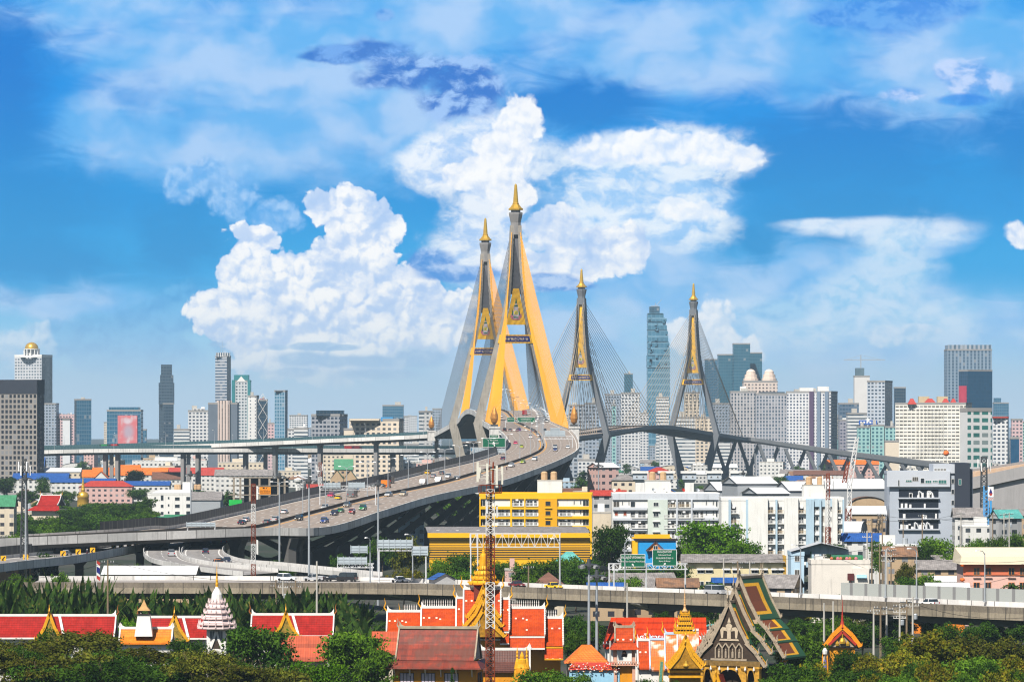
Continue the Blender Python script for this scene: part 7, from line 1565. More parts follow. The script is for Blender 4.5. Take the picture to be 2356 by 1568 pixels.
def pink_block():
 Y = 962.0; Pk = mat('pink_plaster', (.74, .46, .38), .8, .06, .3, streak=.25); Or = mat('coral_plaster', (.66, .17, .08), .8, .06, .3); t, x, z, w, H = block('apartment_block', 'pink apartment block with coral top floor and cream eaves at the right edge', 'apartment block', 2216, 2380, 1290, Y, 14, Pk, Pk)
 q = MB(); q.bx(x(2216), -.25, z(1322), x(2380), -.006, z(1297)); q.build('top_storey', Or, t)
 q = MB(); q.hexa([(x(2207), -1.6, z(1297)), (x(2390), -1.6, z(1297)), (x(2390), 15, z(1297)), (x(2207), 15, z(1297))], [(x(2211), -1.4, z(1279)), (x(2386), -1.4, z(1279)), (x(2386), 14, z(1262)), (x(2211), 14, z(1262))]); q.build('roof', mat('cream_eaves', (.76, .66, .48), .7, .05, .2), t)
 for v_ in (1320, 1354, 1387):
  for k, u in enumerate((2247, 2273, 2301 + 26, 2353)):
   window(t, x(u), z(v_ + 2), 1.45, 1.7, -.27 if v_ == 1320 else 0, mat('orange_frame', (.66, .22, .05), .7, .05), CURT if (k + v_) % 3 == 0 else GLASSD, 1)
   if k % 2 == 0: q = MB(); q.bx(x(u - 19), -.3, z(v_ - 6), x(u - 16.5), -.02, z(v_ - 9)); q.build('vent', mat('vent_tan', (.3, .2, .1), .8, .1), t)
 for u in (2247, 2273, 2327): q = MB(); q.bx(x(u - 9), -.5, z(1327), x(u + 9), -.27, z(1325)); q.build('sill', Pk, t)
 for v_ in (1297, 1331): q = MB(); q.lathe((x(2213), -1.0, z(v_ + 6)), [(0, 0), (.5, .2), (.6, .5), (.4, .8), (0, .9)], 9); q.build('orange_lantern', mat('lantern_orange', (.8, .16, .02), .6, .05), t)
pink_block()
def l_white():
 Y = 2130.0; Wm = mat('flat_white_wall', (.76, .75, .71)); t, x, z, w, H = block('apartment_block', 'plain white four-storey block with small windows and rooftop tanks left of the unfinished frame', 'apartment block', 340, 441, 1134, Y, 18, Wm, Wm)
 q = MB(); q.hexa([(x(346), -.3, H), (x(440), -.3, H), (x(440), 16, H), (x(346), 16, H)], [(x(366), 3, z(1126)), (x(438), 3, z(1126)), (x(438), 14, z(1126)), (x(366), 14, z(1126))]); q.build('sheet_roof', mat('pale_sheet', (.62, .62, .60), .6, .06), t)
 q = MB(); q.bx(x(417), 8, H - .5, x(440), 14, z(1109)); q.build('stair_tower', Wm, t); tanks(t, [x(u) for u in (402, 408, 447, 455)], z(1126), 10, 1.1, 2.6)
 for k in range(4):
  for u, ww, hh in ((357, .9, 1.3), (373, 1.5, 3.0 if k == 0 else 1.7), (388, .9, 1.3), (408, 2.5, 1.8), (433, 2.1, 2.0)): window(t, x(u), z(1148 + 16.5 * k + (3 if hh > 1.5 else 0)), ww, hh, 0, WINM, GLASSD, 0)
 Y2 = 2100.0; t2 = house('grey sheet-metal warehouse between the white block and the unfinished frame', 473, Y2, 14.5, 22, atz(1150, Y2), 'gable', 'grey', MATS['slate_wall'] if 0 else mat('grey_sheet_wall', (.34, .36, .38), .7, .05, .2), rh=4.0, name='warehouse', auto=False)
l_white()
def unfinished():
 Y = 2000.0; t = thing('concrete_frame', 'unfinished dark concrete building frame with green netting above the highway fence', 'building', (atx(594, Y), Y, 0)); x = lambda u: atx(u, Y) - t.location.x; z = lambda v: atz(v, Y); C_ = mat('raw_concrete', (.32, .27, .21), .9, .2, .3); DV = mat('dark_void', (.012, .018, .03))
 for v_ in (1097.5, 1116, 1137, 1158): q = MB(); q.bx(x(526), -.5, z(v_ + 1.6), x(663), 14, z(v_)); q.build('slab', C_, t)
 for u in (538, 553, 575, 597, 620, 640, 655): q = MB(); q.bx(x(u) - .45, -.3, 0, x(u) + .45, .5, z(1097.5) - .1); q.build('column', C_, t)
 q = MB(); q.bx(x(560), 4, 0, x(661), 13, z(1099.2)); q.build('inner_wall', DV, t)
 q = MB(); q.bx(x(527), -.9, z(1171), x(557), -.7, z(1149)); q.build('netting', mat('green_netting', (.01, .45, .06), .7, .2, .5), t)
 for k in range(14): q = MB(); u = 530 + k * 9.5; q.tube((x(u), 1, z(1097.5)), (x(u), 1, z(1097.5) + .8 + .5 * (k % 3)), .05, .05, 4); q.build('rebar', STEEL, t)
 t = thing('billboard', 'orange advertising board on white posts in front of the unfinished frame', 'billboard', (atx(610, 1400), 1400, 0)); x = lambda u: atx(u, 1400) - t.location.x; z = lambda v: atz(v, 1400)
 q = MB(); q.bx(x(597), -.2, z(1136.5), x(623), 0, z(1119.5)); b = q.build('board', mat('orange_board', (.80, .27, .008), .5, .05), t); text_part('lettering', 'รถปายุ้งสุข ๙', .8, (x(610), -.22, z(1129)), mat('brown_letter', (.16, .05, .01), .7, .05), b, width=3.3)
 q = MB(); q.bx(x(604.5), -.24, z(1123.5), x(609), -.201, z(1120.5)); q.face([(x(611), -.22, z(1123.5)), (x(615.5), -.22, z(1123.5)), (x(613), -.22, z(1120.8))]); q.build('mark', BLACK, b); q = MB(); q.bx(x(599), -.24, z(1134.5), x(621), -.201, z(1133.6)); q.build('small_print', MATS['brown_letter'], b)
 for u in (591, 593): q = MB(); q.tube((x(u), .3, 0), (x(u), .3, z(1118)), .18, .18, 6); q.build('post', WHITEC, t)
 q = MB(); q.beam((x(591), .2, z(1121.5)), (x(597), .1, z(1121.5)), .2); q.beam((x(591), .2, z(1134)), (x(597), .1, z(1134)), .2); q.build('bracket', WHITEC, t)
unfinished()
def named_houses():
 H_ = lambda *a, **k: house(*a, auto=False, **k)
 H_('pinkish school building with long red hipped roof behind the golden stupa', 243, 2500, 31, 13, atz(1119, 2500), 'hip', 'red', 'pink', rh=3.4, name='school_building')
 H_('big royal-blue shed roof at far left', 92, 2640, 34, 16, atz(1102, 2640), 'gable', 'blue', 'white', rh=3.8, name='warehouse'); H_('long royal-blue shed roof left of the red school', 190, 2600, 39, 14, atz(1109, 2600), 'gable', 'blue', 'white', rh=2.4, name='warehouse'); H_('blue and white trimmed shed right of the red school', 328, 2560, 32, 14, atz(1116, 2560), 'gable', 'blue', 'white', rh=2.6, name='warehouse')
 H_('white-roofed long open shed at far left under the viaduct', 85, 2760, 56, 10, atz(1085, 2760), 'gable', 'white', 'cream', rh=2.6, name='warehouse'); H_('dark blue steep temple roof behind the left viaduct pier', 66, 2830, 20, 12, atz(1074, 2830), 'gable', 'blue', 'white', rh=6.6, name='temple_hall')
 for i, (u, Y, w, v, rc, rh) in enumerate(((204, 2920, 16, 1097, 'orange', 5), (262, 2960, 30, 1093, 'orange', 5.5), (296, 3010, 15, 1082, 'orange', 4), (338, 2950, 28, 1092, 'orange', 5), (440, 2970, 44, 1093, 'red', 5.5), (384, 2905, 20, 1102, 'brown', 5), (232, 2900, 10, 1102, 'orange', 5.2))):
  H_(['small orange-roofed temple hall nearest the golden stupa', 'long orange temple roof left of the viaduct piers', 'bright orange upper temple roof behind the piers', 'orange temple roof right of the pier trio', 'long red-orange temple roof towards the unfinished frame', 'brown twin-gabled temple roof in front of the orange ones', 'orange front-facing gable beside the small orange hall'][i], u, Y, w, 12, atz(v, Y), 'gable_front' if i == 6 else 'gable', rc, 'white', rh=rh, name='temple_hall')
 H_('cream municipal block behind the right piers of the left viaduct', 555, 3100, 34, 12, atz(1064, 3100), 'flat', 'grey', 'cream', name='town_block'); H_('white arcade block under the left viaduct', 390, 3200, 56, 12, atz(1060, 3200), 'flat', 'white', 'white', name='town_block'); H_('long dark-roofed school with white window band right of the orange roofs', 560, 2700, 36, 12, atz(1094, 2700), 'gable', 'grey', 'white', rh=4, name='school_building')
 H_('grey-green temple pavilion with steep green roof under the left viaduct', 790, 2640, 11, 10, atz(1080, 2640), 'gable', 'green', 'tan', rh=6.6, name='temple_hall')
 for i, u in enumerate((775, 806)): H_(['left', 'right'][i] + ' steep green front gable of the temple pavilion under the viaduct', u, 2620, 7.6, 8, atz(1101, 2620), 'gable_front', 'green', 'tan', rh=5.6, name='temple_gable')
 H_('cream-windowed flats left of the highway under the viaduct', 785, 3150, 34, 14, atz(1046, 3150), 'flat', 'grey', 'cream', name='town_block'); H_('cream flats with blue trim under the viaduct near the pylon', 880, 3200, 36, 14, atz(1050, 3200), 'flat', 'grey', 'pale_blue', name='town_block'); H_('peach block under the viaduct close to the pylon', 985, 3150, 24, 14, atz(1066, 3150), 'flat', 'grey', 'pink', name='town_block')
 H_('teal-walled hall with bright green roof below the highway fence', 362, 1540, 11, 14, atz(1197, 1540), 'gable_front', 'green', mat('turquoise_wall', (.05, .55, .40), .7, .08, .3), rh=1.6, name='market_hall', rz=-.5); H_('long bright green roof running right from the teal hall', 425, 1580, 15, 9, atz(1192, 1580), 'gable', 'green', 'cream', rh=1.4, name='market_hall')
 H_('long white metal roof in front of the curved ramp', 342, 1022, 22, 9, atz(1321, 1022), 'gable', 'white', 'tan', rh=2.0, name='warehouse', rz=-.06); H_('low barrel-roofed white shed beside the foreground viaduct', 300, 935, 8, 6, 2.6, 'arch', 'white', 'white', rh=1.2, name='warehouse')
 H_('pink-grey block with white roof beside the third pylon foot', 1402, 1900, 9, 14, atz(1075, 1900), 'gable', 'white', 'pink', rh=2.2, name='town_block', rz=.4); H_('low pavilion with grey hipped roof between the pylon foot and guard towers', 1437, 1850, 11, 9, atz(1104, 1850), 'hip', 'grey', 'cream', rh=2.4)
 H_('peach domed villa behind the white apartment tanks', 1516, 2000, 11, 10, atz(1085, 2000), 'hip', 'red', 'pink', rh=2.2)
 for i, (u, Y, w, v, rh) in enumerate(((1700, 1500, 15, 1128, 3.0), (1742, 1460, 14, 1112, 2.4), (1780, 1440, 11, 1135, 2.0), (1905, 1500, 28, 1128, 3.2), (1965, 1480, 26, 1124, 3.4))): H_(['white low shed roof left behind the blue apartments', 'tall white factory hall with slanted roof behind the blue apartments', 'white lean-to roof below the tall white factory hall', 'broad white warehouse roof behind the tan tanks', 'largest white warehouse roof in front of the descending viaduct'][i], u, Y, w, 18, atz(v, Y), 'gable', 'white', mat('grey_sheet_wall', (.34, .36, .38)), rh=rh, name='warehouse', rz=.25)
 H_('brown barn-roofed shed left of the grey office', 1998, 1440, 12, 10, atz(1158, 1440), 'arch', 'rust', 'tan', rh=2.4, name='warehouse'); H_('faded yellow-green roof left of the grey office', 1995, 1400, 12, 10, atz(1182, 1400), 'gable', 'white', 'tan', rh=2.6, name='warehouse', z0=0)
 H_('silver barrel-roofed hangar between the blue flats and grey office', 1985, 1330, 11, 10, atz(1222, 1330), 'arch', 'white', 'grey', rh=3.2, name='warehouse', rz=1.3); H_('pale low house with blue tarpaulin roof by the utility poles', 1985, 1240, 11, 8, atz(1245, 1240), 'gable', 'blue', 'white', rh=2.4); H_('flat white workshop behind the poles', 2050, 1180, 14, 9, atz(1256, 1180), 'flat', 'white', 'white', name='town_block')
 H_('white flat house with ribbon of vents right of the grey office', 2263, 1270, 12.5, 9, atz(1212, 1270), 'flat', 'white', 'white', name='town_block'); H_('brown triangular roof behind the pole cluster', 2072, 1085, 8, 7, atz(1280, 1085), 'gable', 'rust', 'tan', rh=2.6); H_('long grey corrugated roof behind the trees left of the pink block', 2130, 1120, 18, 9, atz(1300, 1120), 'gable', 'grey', 'tan', rh=2.6); H_('second long grey roof nearer the pink block', 2175, 1080, 14, 8, atz(1310, 1080), 'gable', 'grey', 'tan', rh=2.4)
 H_('orange-walled shed with brown roof beside the pink block', 2160, 915, 11, 7, atz(1374, 915), 'gable_front', 'brown', mat('orange_gable', (.72, .22, .02)), rh=1.6); H_('curved white roof with orange edge left of the pink block', 2182, 950, 9, 7, atz(1355, 950), 'gable', 'white', 'pink', rh=1.4); H_('small grey-white house among trees left of the pink block', 2168, 1040, 7, 6, atz(1338, 1040), 'gable', 'white', 'white', rh=1.4)
 H_('grey sloping shed roof with turquoise ridge beside the green signs', 1490, 985, 15, 9, atz(1352, 985), 'gable', 'grey', 'tan', rh=3.4, rz=.3); H_('rusty lean-to roof right of the turquoise-ridged shed', 1560, 975, 9, 8, atz(1350, 975), 'gable', 'rust', 'tan', rh=2.0); H_('blue tarpaulin roof left of the turquoise-ridged shed', 1395, 975, 8, 7, atz(1358, 975), 'gable', 'blue', 'tan', rh=1.8); H_('small blue gabled roof among the trees above the viaduct', 1024, 975, 4.8, 5, atz(1333, 975), 'gable_front', 'blue', 'grey', rh=1.5, rz=.3)
 H_('brown pyramid roof behind the viaduct right of centre', 1262, 985, 7, 7, atz(1346, 985), 'hip', 'brown', 'cream', rh=3.0); H_('teal pyramid canopy in front of the yellow hall', 1310, 1080, 6.5, 6, atz(1292, 1080), 'hip', 'teal', 'white', rh=2.6); H_('red flat roof in front of the yellow hall', 1180, 1060, 4, 4, atz(1312, 1060), 'flat', 'red', 'pink')
 H_('small cream kiosk with blue roof and flowers behind the temple', 1682, 990, 8, 5, atz(1340, 990), 'gable', 'blue', 'cream', rh=1.2); H_('purple-grey long roof right of the dark temple gable', 1760, 960, 13, 8, atz(1352, 960), 'gable', 'grey', 'tan', rh=3.0, rz=-.35)
 H_('grey wedge-roofed barn right of the overpass ramp mast', 2250, 1300, 14, 8, atz(1190, 1300), 'gable', 'grey', 'white', rh=3.0); H_('long brown-grey roof under the overpass at the right edge', 2330, 1320, 16, 9, atz(1186, 1320), 'gable', 'grey', 'tan', rh=2.2); H_('green and white striped market awning at the right edge', 2325, 1250, 8, 5, atz(1192, 1250), 'gable', 'teal', 'grey', rh=2.6, rz=.5)
 H_('light concrete shed beside the white apartments', 1386, 1330, 7, 8, atz(1180, 1330), 'flat', 'grey', GABLE['cream'], name='town_block'); H_('red roofed row behind the yellow apartment block', 1400, 1500, 12, 8, atz(1140, 1500), 'gable', 'red', 'grey', rh=2); H_('orange school hall with red roof under the descending viaduct', 1962, 3600, 44, 14, atz(1068, 3600), 'gable', 'orange', 'pink', rh=4.0, name='school_building')
 H_('grey row house left of the temple compound by the palms', 28, 1180, 12, 9, atz(1290, 1180), 'gable', 'grey', 'tan', rh=2); H_('green-roofed small temple hall cut by the left edge', -8, 1480, 12, 9, atz(1165, 1480), 'gable', 'green', 'cream', rh=4, name='temple_hall')
 H_('white hall with blue stripes under the highway', 945, 1500, 9, 9, atz(1180, 1500), 'gable', 'white', 'pale_blue', rh=2)
named_houses()
for i, u in enumerate((1472, 1533, 1585.5, 1643, 1697.7)):
 Y = 1720.0; t = thing('guard_tower', ['white mushroom-shaped guard tower nearest the third pylon', 'white guard tower behind the right tan tank', 'white guard tower standing left before the rightmost pylon leg', 'white guard tower right of the rightmost pylon leg', 'white guard tower farthest right in the row'][i], 'guard tower', (atx(u, Y), Y, 0), 0, 'white prison guard towers'); z = lambda v: atz(v, Y)
 q = MB(); q.bx(-1.8, -1.8, 0, 1.8, 1.8, z(1108)); q.build('stem', WHITE, t); q = MB(); q.hexa([(-1.9, -1.9, z(1108)), (1.9, -1.9, z(1108)), (1.9, 1.9, z(1108)), (-1.9, 1.9, z(1108))], [(-2.8, -2.8, z(1102)), (2.8, -2.8, z(1102)), (2.8, 2.8, z(1102)), (-2.8, 2.8, z(1102))]); q.bx(-2.8, -2.8, z(1102), 2.8, 2.8, z(1088)); q.build('cabin', mat('guard_grey', (.46, .52, .58), .7, .05, .2), t); q = MB(); q.bx(-3.4, -3.4, z(1088), 3.4, 3.4, z(1083)); q.build('roof', WHITE, t)
 for s in (-1, 1): window(t, s * 1.3, z(1098), .8, .7, -2.82, WINM, GLASSD, 0)
def stupa():
 Y = 2400.0; t = thing('stupa', 'golden bell-shaped stupa with ringed spire among trees at left', 'stupa', (atx(191, Y), Y, 0)); z = lambda v: atz(v, Y); s = Y / FU
 q = MB(); q.lathe((0, 0, 0), [(13.5 * s, 0), (13.5 * s, z(1158)), (13 * s, z(1145)), (14 * s, z(1144)), (13.4 * s, z(1140)), (12 * s, z(1134)), (7 * s, z(1131))], 20); q.build('bell', GOLD, t, smooth=True); q = MB(); q.lathe((0, 0, 0), [(5 * s, z(1134)), (5 * s, z(1130)), (3.2 * s, z(1129))] + [(c * s * (1.15 if k % 2 else 1), z(1129 - 3.4 * k)) for k, c in enumerate((4.6, 4.2, 3.8, 3.3, 2.9, 2.4, 2.0, 1.6, 1.2))] + [(.5 * s, z(1090)), (0, z(1083))], 14); q.build('spire', GOLD, t)
stupa()
def water_tower():
 Y = 2450.0; t = thing('water_tower', 'small white bowl-shaped water tower on legs behind the highway fence', 'water tower', (atx(686, Y), Y, 0)); z = lambda v: atz(v, Y); s = Y / FU
 q = MB(); q.lathe((0, 0, 0), [(3 * s, z(1112)), (9 * s, z(1107)), (10 * s, z(1103)), (10 * s, z(1102)), (4 * s, z(1099.5)), (0, z(1098.5))], 14); q.build('bowl', WHITE, t)
 for i in range(6): a = i * math.pi / 3; q = MB(); q.beam((4.5 * s * math.cos(a), 4.5 * s * math.sin(a), 0), (4.5 * s * math.cos(a), 4.5 * s * math.sin(a), z(1110)), .5); q.build('leg', WHITE, t)
water_tower()
def fuel_sign():
 Y = 1290.0; t = thing('station_sign', 'filling-station pylon sign with a blue and red drop emblem beside the dark mast', 'sign', (atx(2280, Y), Y, 0)); x = lambda u: atx(u, Y) - t.location.x; z = lambda v: atz(v, Y)
 q = MB(); q.bx(x(2273), 0, z(1142), x(2286), .4, z(1119)); b = q.build('board', WHITEC, t); q = MB(); q.bx(x(2277.5), .05, 0, x(2282), .35, z(1142)); q.build('post', mat('bright_blue', (.05, .30, .62)), t)
 dr = lambda f, n: [(x(2279.5) + f * 3.6 * Y / FU * math.sin(a) * (1 if math.cos(a) < 0 else 1 - .0 * math.cos(a)), -.03, z(1133) + f * Y / FU * (4.6 * math.cos(a) if math.cos(a) < 0 else 9.5 * math.cos(a))) for a in [2 * math.pi * i / n for i in range(n)]]
 q = MB(); q.face([(p[0], -.03, p[2]) for p in [(x(2279.5) - 4 * Y / FU, 0, z(1134)), (x(2279.5) - 3 * Y / FU, 0, z(1138)), (x(2279.5), 0, z(1140)), (x(2279.5) + 3 * Y / FU, 0, z(1138)), (x(2279.5) + 4 * Y / FU, 0, z(1134))]]); q.build('red_drop', RED, b); q = MB(); q.face([(x(2279.5) - 4 * Y / FU, -.03, z(1133.8)), (x(2279.5) + 4 * Y / FU, -.03, z(1133.8)), (x(2279.5), -.03, z(1122))]); q.build('blue_flame', NAVY, b)
 q = MB(); q.bx(x(2273.5), 0, z(1151), x(2285.5), .3, z(1143)); c = q.build('price_board', STEELW, t); text_part('lettering', 'ปตท', .9, (x(2279.5), -.03, z(1147)), RED, c, width=1.4)
 t = thing('lattice_mast', 'bright blue lattice mast section beside the filling-station sign', 'mast', (atx(2269, 1300), 1300, 0)); q = MB(); H0, H1 = atz(1180, 1300), atz(1117, 1300)
 for sx in (-1, 1):
  for sy in (-1, 1): q.tube((sx * .7, sy * .7, 0), (sx * .7, sy * .7, H1), .14, .14, 5)
 k = 0.0
 while k < H1 - 1.2: [q.beam((-.7, sy * .7, k), (.7, sy * .7, k + 1.2), .16) or q.beam((.7, sy * .7, k), (-.7, sy * .7, k + 1.2), .16) for sy in (-1, 1)]; k += 1.2
 q.build('mast_section', mat('mast_blue', (.10, .38, .75), .5, .1), t)
fuel_sign()
t_ = thing('balloon', 'round orange marker ball floating above the cream block', 'balloon', at(2177, 1042, 2500)); q_ = MB(); q_.lathe((0, 0, 0), [(0, -1.7)] + [(1.7 * math.cos(a), 1.7 * math.sin(a)) for a in [math.pi * (i - 5) / 12 for i in range(0, 11)]] + [(0, 1.7)], 14); q_.build('ball', mat('lantern_orange', (.8, .16, .02), .6, .05), t_, smooth=True); q_ = MB(); q_.tube((0, 0, -22), (0, 0, -1.6), .12, .12, 5); q_.build('mooring_pole', STEEL, t_)
# ---- trees of the middle distance
for a in [('round', 'dark', 'dark round tree beside the yellow apartments', 1404, 1192, 94, 1150), ('round', 'bright', 'big bright green tree before the white apartments', 1640, 1186, 170, 1165), ('round', 'bright', 'bright green tree right below the white apartments', 1715, 1232, 90, 1150), ('loose', 'bright', 'light green tree at the left foot of the white apartments', 1590, 1235, 90, 1160),
   ('loose', 'yellow', 'yellow-flowering tree left behind the viaduct', 930, 1290, 90, 1010), ('loose', 'olive', 'olive tree beneath the highway piers', 945, 1218, 100, 1160), ('round', 'dark', 'dark tree in front of the yellow striped hall', 1062, 1262, 90, 1060), ('round', 'bright', 'bright green tree beside the small blue roof', 1068, 1302, 70, 1000), ('loose', 'mid', 'leafy tree left behind the bare white gantry', 1010, 1290, 80, 1020),
   ('round', 'mid', 'broad tree below the bare white gantry', 1255, 1278, 110, 1010), ('round', 'dark', 'dark tree right below the bare white gantry', 1325, 1285, 100, 1020), ('loose', 'dark', 'tree row behind the green signs', 1400, 1300, 110, 1010), ('round', 'dark', 'dense dark tree behind the large green signs', 1470, 1292, 130, 1050), ('round', 'dark', 'dark tree right behind the green signs', 1540, 1290, 110, 1040), ('round', 'mid', 'tree under the left green sign', 1440, 1318, 80, 985), ('loose', 'mid', 'tree at the left of the brown pyramid roof', 1210, 1310, 80, 985),
   ('round', 'dark', 'rounded dark tree among the highway piers', 631, 1282, 64, 1130), ('round', 'mid', 'small green tree by the grey piers', 668, 1300, 40, 1120), ('tall', 'dark', 'dark tall trees left of the school', 100, 1098, 56, 2420), ('loose', 'mid', 'greyish tree below the golden stupa', 152, 1122, 66, 2350), ('round', 'dark', 'dark tree right of the red school', 318, 1120, 60, 2380), ('round', 'dark', 'dark tree behind the viaduct piers', 310, 1076, 60, 2890), ('bush', 'dark', 'dense dark shrub left of the red temple hall', 24, 1166, 60, 1850), ('round', 'dark', 'dark tree at the far left under the blue shed', 10, 1092, 60, 2500), ('loose', 'dark', 'dark trees left of the tall dark pair', 62, 1120, 60, 2360)]:
 tree(*a)
r_ = random.Random(11)
for k in range(30):
 u = 40 + k * 12 + r_.uniform(-8, 8); v_ = r_.uniform(1146, 1200); tree(['round', 'loose', 'small_tall'][k % 3], ['dark', 'mid', 'dark'][k % 3], ['dense dark', 'mid-green', 'tall dark'][k % 3] + ' tree in the belt above the left ramp', u, v_, r_.uniform(52, 84), (CH - r_.uniform(9, 12)) * FU / (v_ - HV), 'tree belt above the left ramp')
for k in range(40):
 u = r_.uniform(1370, 2120); Y = r_.uniform(1560, 2050)
 tree(['small', 'small_tall'][k % 2], ['dark', 'mid', 'dark'][k % 3], ['small dark', 'small mid-green'][k % 3 == 1] + ' tree below the descending viaduct', u, HV + (CH - r_.uniform(7, 13)) * FU / Y, r_.uniform(34, 60), Y, 'trees below the descending viaduct')
n_ = 0
while n_ < 75:
 Y = r_.uniform(1700, 4200); u = r_.uniform(-20, 2370); x = atx(u, Y)
 if near_road(x, Y, 6): continue
 h = r_.uniform(8, 15); tree(['small', 'small_tall'][n_ % 2], ['dark', 'mid', 'dark'][n_ % 3], ['small dark', 'small green'][n_ % 3 == 1] + ' tree among the low roofs', u, HV + (CH - h) * FU / Y, r_.uniform(8, 14) / Y * FU, Y, 'trees among the low roofs'); n_ += 1
for (u, v, w, Y, k, l) in [(2030, 1235, 70, 1160, 'round', 'mid'), (2150, 1225, 110, 1130, 'round', 'mid'), (2220, 1235, 120, 1110, 'loose', 'mid'), (2110, 1240, 80, 1120, 'round', 'dark'), (1925, 1243, 70, 1230, 'round', 'dark'), (2090, 1320, 90, 1020, 'round', 'dark'), (2140, 1305, 80, 1000, 'loose', 'mid'), (2185, 1318, 60, 985, 'bush', 'bright'), (2160, 1340, 70, 960, 'bush', 'dark'), (1790, 1345, 70, 940, 'bush', 'mid'), (1850, 1350, 60, 935, 'bush', 'yellow'), (1905, 1342, 80, 930, 'bush', 'mid'), (1960, 1352, 80, 925, 'bush', 'olive'), (1630, 1338, 70, 965, 'bush', 'dark'), (1600, 1345, 60, 960, 'bush', 'mid'), (2280, 1360, 60, 930, 'bush', 'mid'), (2340, 1148, 60, 1350, 'bush', 'bright'), (2300, 1245, 60, 1180, 'loose', 'olive'), (1745, 1315, 60, 1010, 'bush', 'mid'), (1800, 1320, 50, 1010, 'loose', 'mid'), (2085, 1280, 60, 1060, 'loose', 'olive'), (30, 1216, 80, 1180, 'round', 'mid'), (110, 1240, 70, 1160, 'bush', 'dark'), (140, 1302, 60, 1000, 'loose', 'mid'), (190, 1310, 60, 990, 'bush', 'bright'), (40, 1308, 90, 1010, 'loose', 'mid'), (265, 1290, 50, 1060, 'round', 'olive'), (310, 1290, 44, 1080, 'round', 'mid')]:
 tree(k, l, {'round': 'rounded', 'loose': 'loose-crowned', 'bush': 'low bushy'}[k] + ' ' + {'mid': 'green', 'dark': 'dark green', 'bright': 'bright green', 'olive': 'olive', 'yellow': 'yellow-green'}[l] + ' tree behind the foreground viaduct', u, v, w, Y, 'trees behind the foreground viaduct')
for u, v, Y in ((2330, 1330, 925), (1645, 1330, 975), (1612, 1332, 985)): coconut('palm tree with drooping fronds behind the foreground viaduct', u, v, Y, sc=.9 if u < 2000 else 1.0)
for k in range(36):
 u = 905 + k * 41 + r_.uniform(-14, 14); tree(['bush', 'loose'][k % 2], ['dark', 'mid', 'dark'][k % 3], ['dark bushy', 'green bushy'][k % 3 == 1] + ' thicket in the shade under the viaduct', u, r_.uniform(1392, 1420) + (u - 900) * .004, r_.uniform(60, 90), r_.uniform(845, 960) - (u - 900) * .06, 'thickets under the foreground viaduct')
for (u, v, w, Y) in ((2345, 1215, 70, 1160), (2290, 1222, 60, 1140), (2250, 1228, 60, 1150)): tree('round', 'mid', 'green tree before the right-edge awnings', u, v, w, Y, 'trees behind the foreground viaduct')
for (u, v, w, Y) in ((880, 1222, 70, 1255), (840, 1240, 60, 1230), (910, 1236, 60, 1240), (780, 1262, 56, 1160)): tree('loose', 'dark', 'dark tree in the shade of the highway piers', u, v, w, Y, 'trees in the shade of the highway piers')
def air_units():
 r = random.Random(8)
 for o in [o for o in THINGS if o['category'] == 'apartment block']:
  for b in [c for c in o.children if c.name.startswith('balcony')][::3]:
   q = MB(); q.bx(-.4, -.5, 0, .4, -.05, .55); q.build('air_conditioner', WHITEC, o, (b.location.x + r.uniform(-.6, .6), b.location.y - .1, b.location.z + 1.5))
air_units()
for (u, v, w, Y, l) in ((1010, 1276, 70, 1030, 'mid'), (1120, 1288, 80, 1040, 'dark'), (1160, 1280, 70, 1070, 'mid'), (1215, 1284, 90, 1060, 'dark'), (1300, 1270, 80, 1070, 'mid'), (1350, 1276, 70, 1060, 'dark')): tree('round', l, {'mid': 'green', 'dark': 'dark green'}[l] + ' tree hiding the foot of the yellow striped hall', u, v, w, Y, 'trees before the yellow striped hall')
for k, (u, v, w) in enumerate(((215, 1152, 90), (255, 1148, 96), (300, 1150, 90), (338, 1158, 70), (165, 1166, 80), (110, 1178, 90), (230, 1176, 100), (290, 1180, 90), (60, 1200, 80), (330, 1182, 60))): tree(['round', 'loose'][k % 2], ['dark', 'mid'][k % 2], ['big dense dark', 'big mid-green'][k % 2] + ' tree behind the left ramp', u, v, w, 1990 - k * 60, 'big trees behind the left ramp')
# ================================================================ temple compound in the foreground
TR_RED = tiles('temple_red', (.31, .016, .012), pitch=.45, course=.5, rough=.7, spec=.12); TR_OR = tiles('temple_orange', (.48, .056, .005), (.34, .03, .005), patch=.5, pitch=.3, course=.3, glint=.012, rough=.6, spec=.15); TR_TAN = tiles('temple_amber', (.72, .19, .008), pitch=.4, course=.4); TR_OLD = tiles('temple_weathered', (.20, .024, .008), (.11, .035, .02), patch=.7, pitch=.8, course=1.3, var=.45)
TR_BRN = tiles('temple_brown', (.10, .035, .025), pitch=.4, course=.5); TR_SAL = tiles('temple_salmon', (.42, .075, .028), pitch=.35, course=3); TR_MOD = tiles('temple_scarlet', (.48, .034, .005), pitch=.9, course=1.6, rough=.65, spec=.12)
TR_MOT = tiles('temple_mottled', (.66, .15, .012), (.78, .70, .60), patch=.9, pitch=.3, course=.3)
TWH = mat('temple_white', (.80, .77, .72), .6, .08, .8, streak=.25); STN = mat('carved_stone', (.36, .29, .21), .85, .3, 1.6, fine=.2); STD = mat('carved_dark_wood', (.05, .033, .022), .7, .4, 1.5); OCH = mat('ochre_plaster', (.72, .29, .012), .8, .1, .4, streak=.2); PBL = mat('trim_pale_blue', (.50, .62, .78), .6, .08, .8)
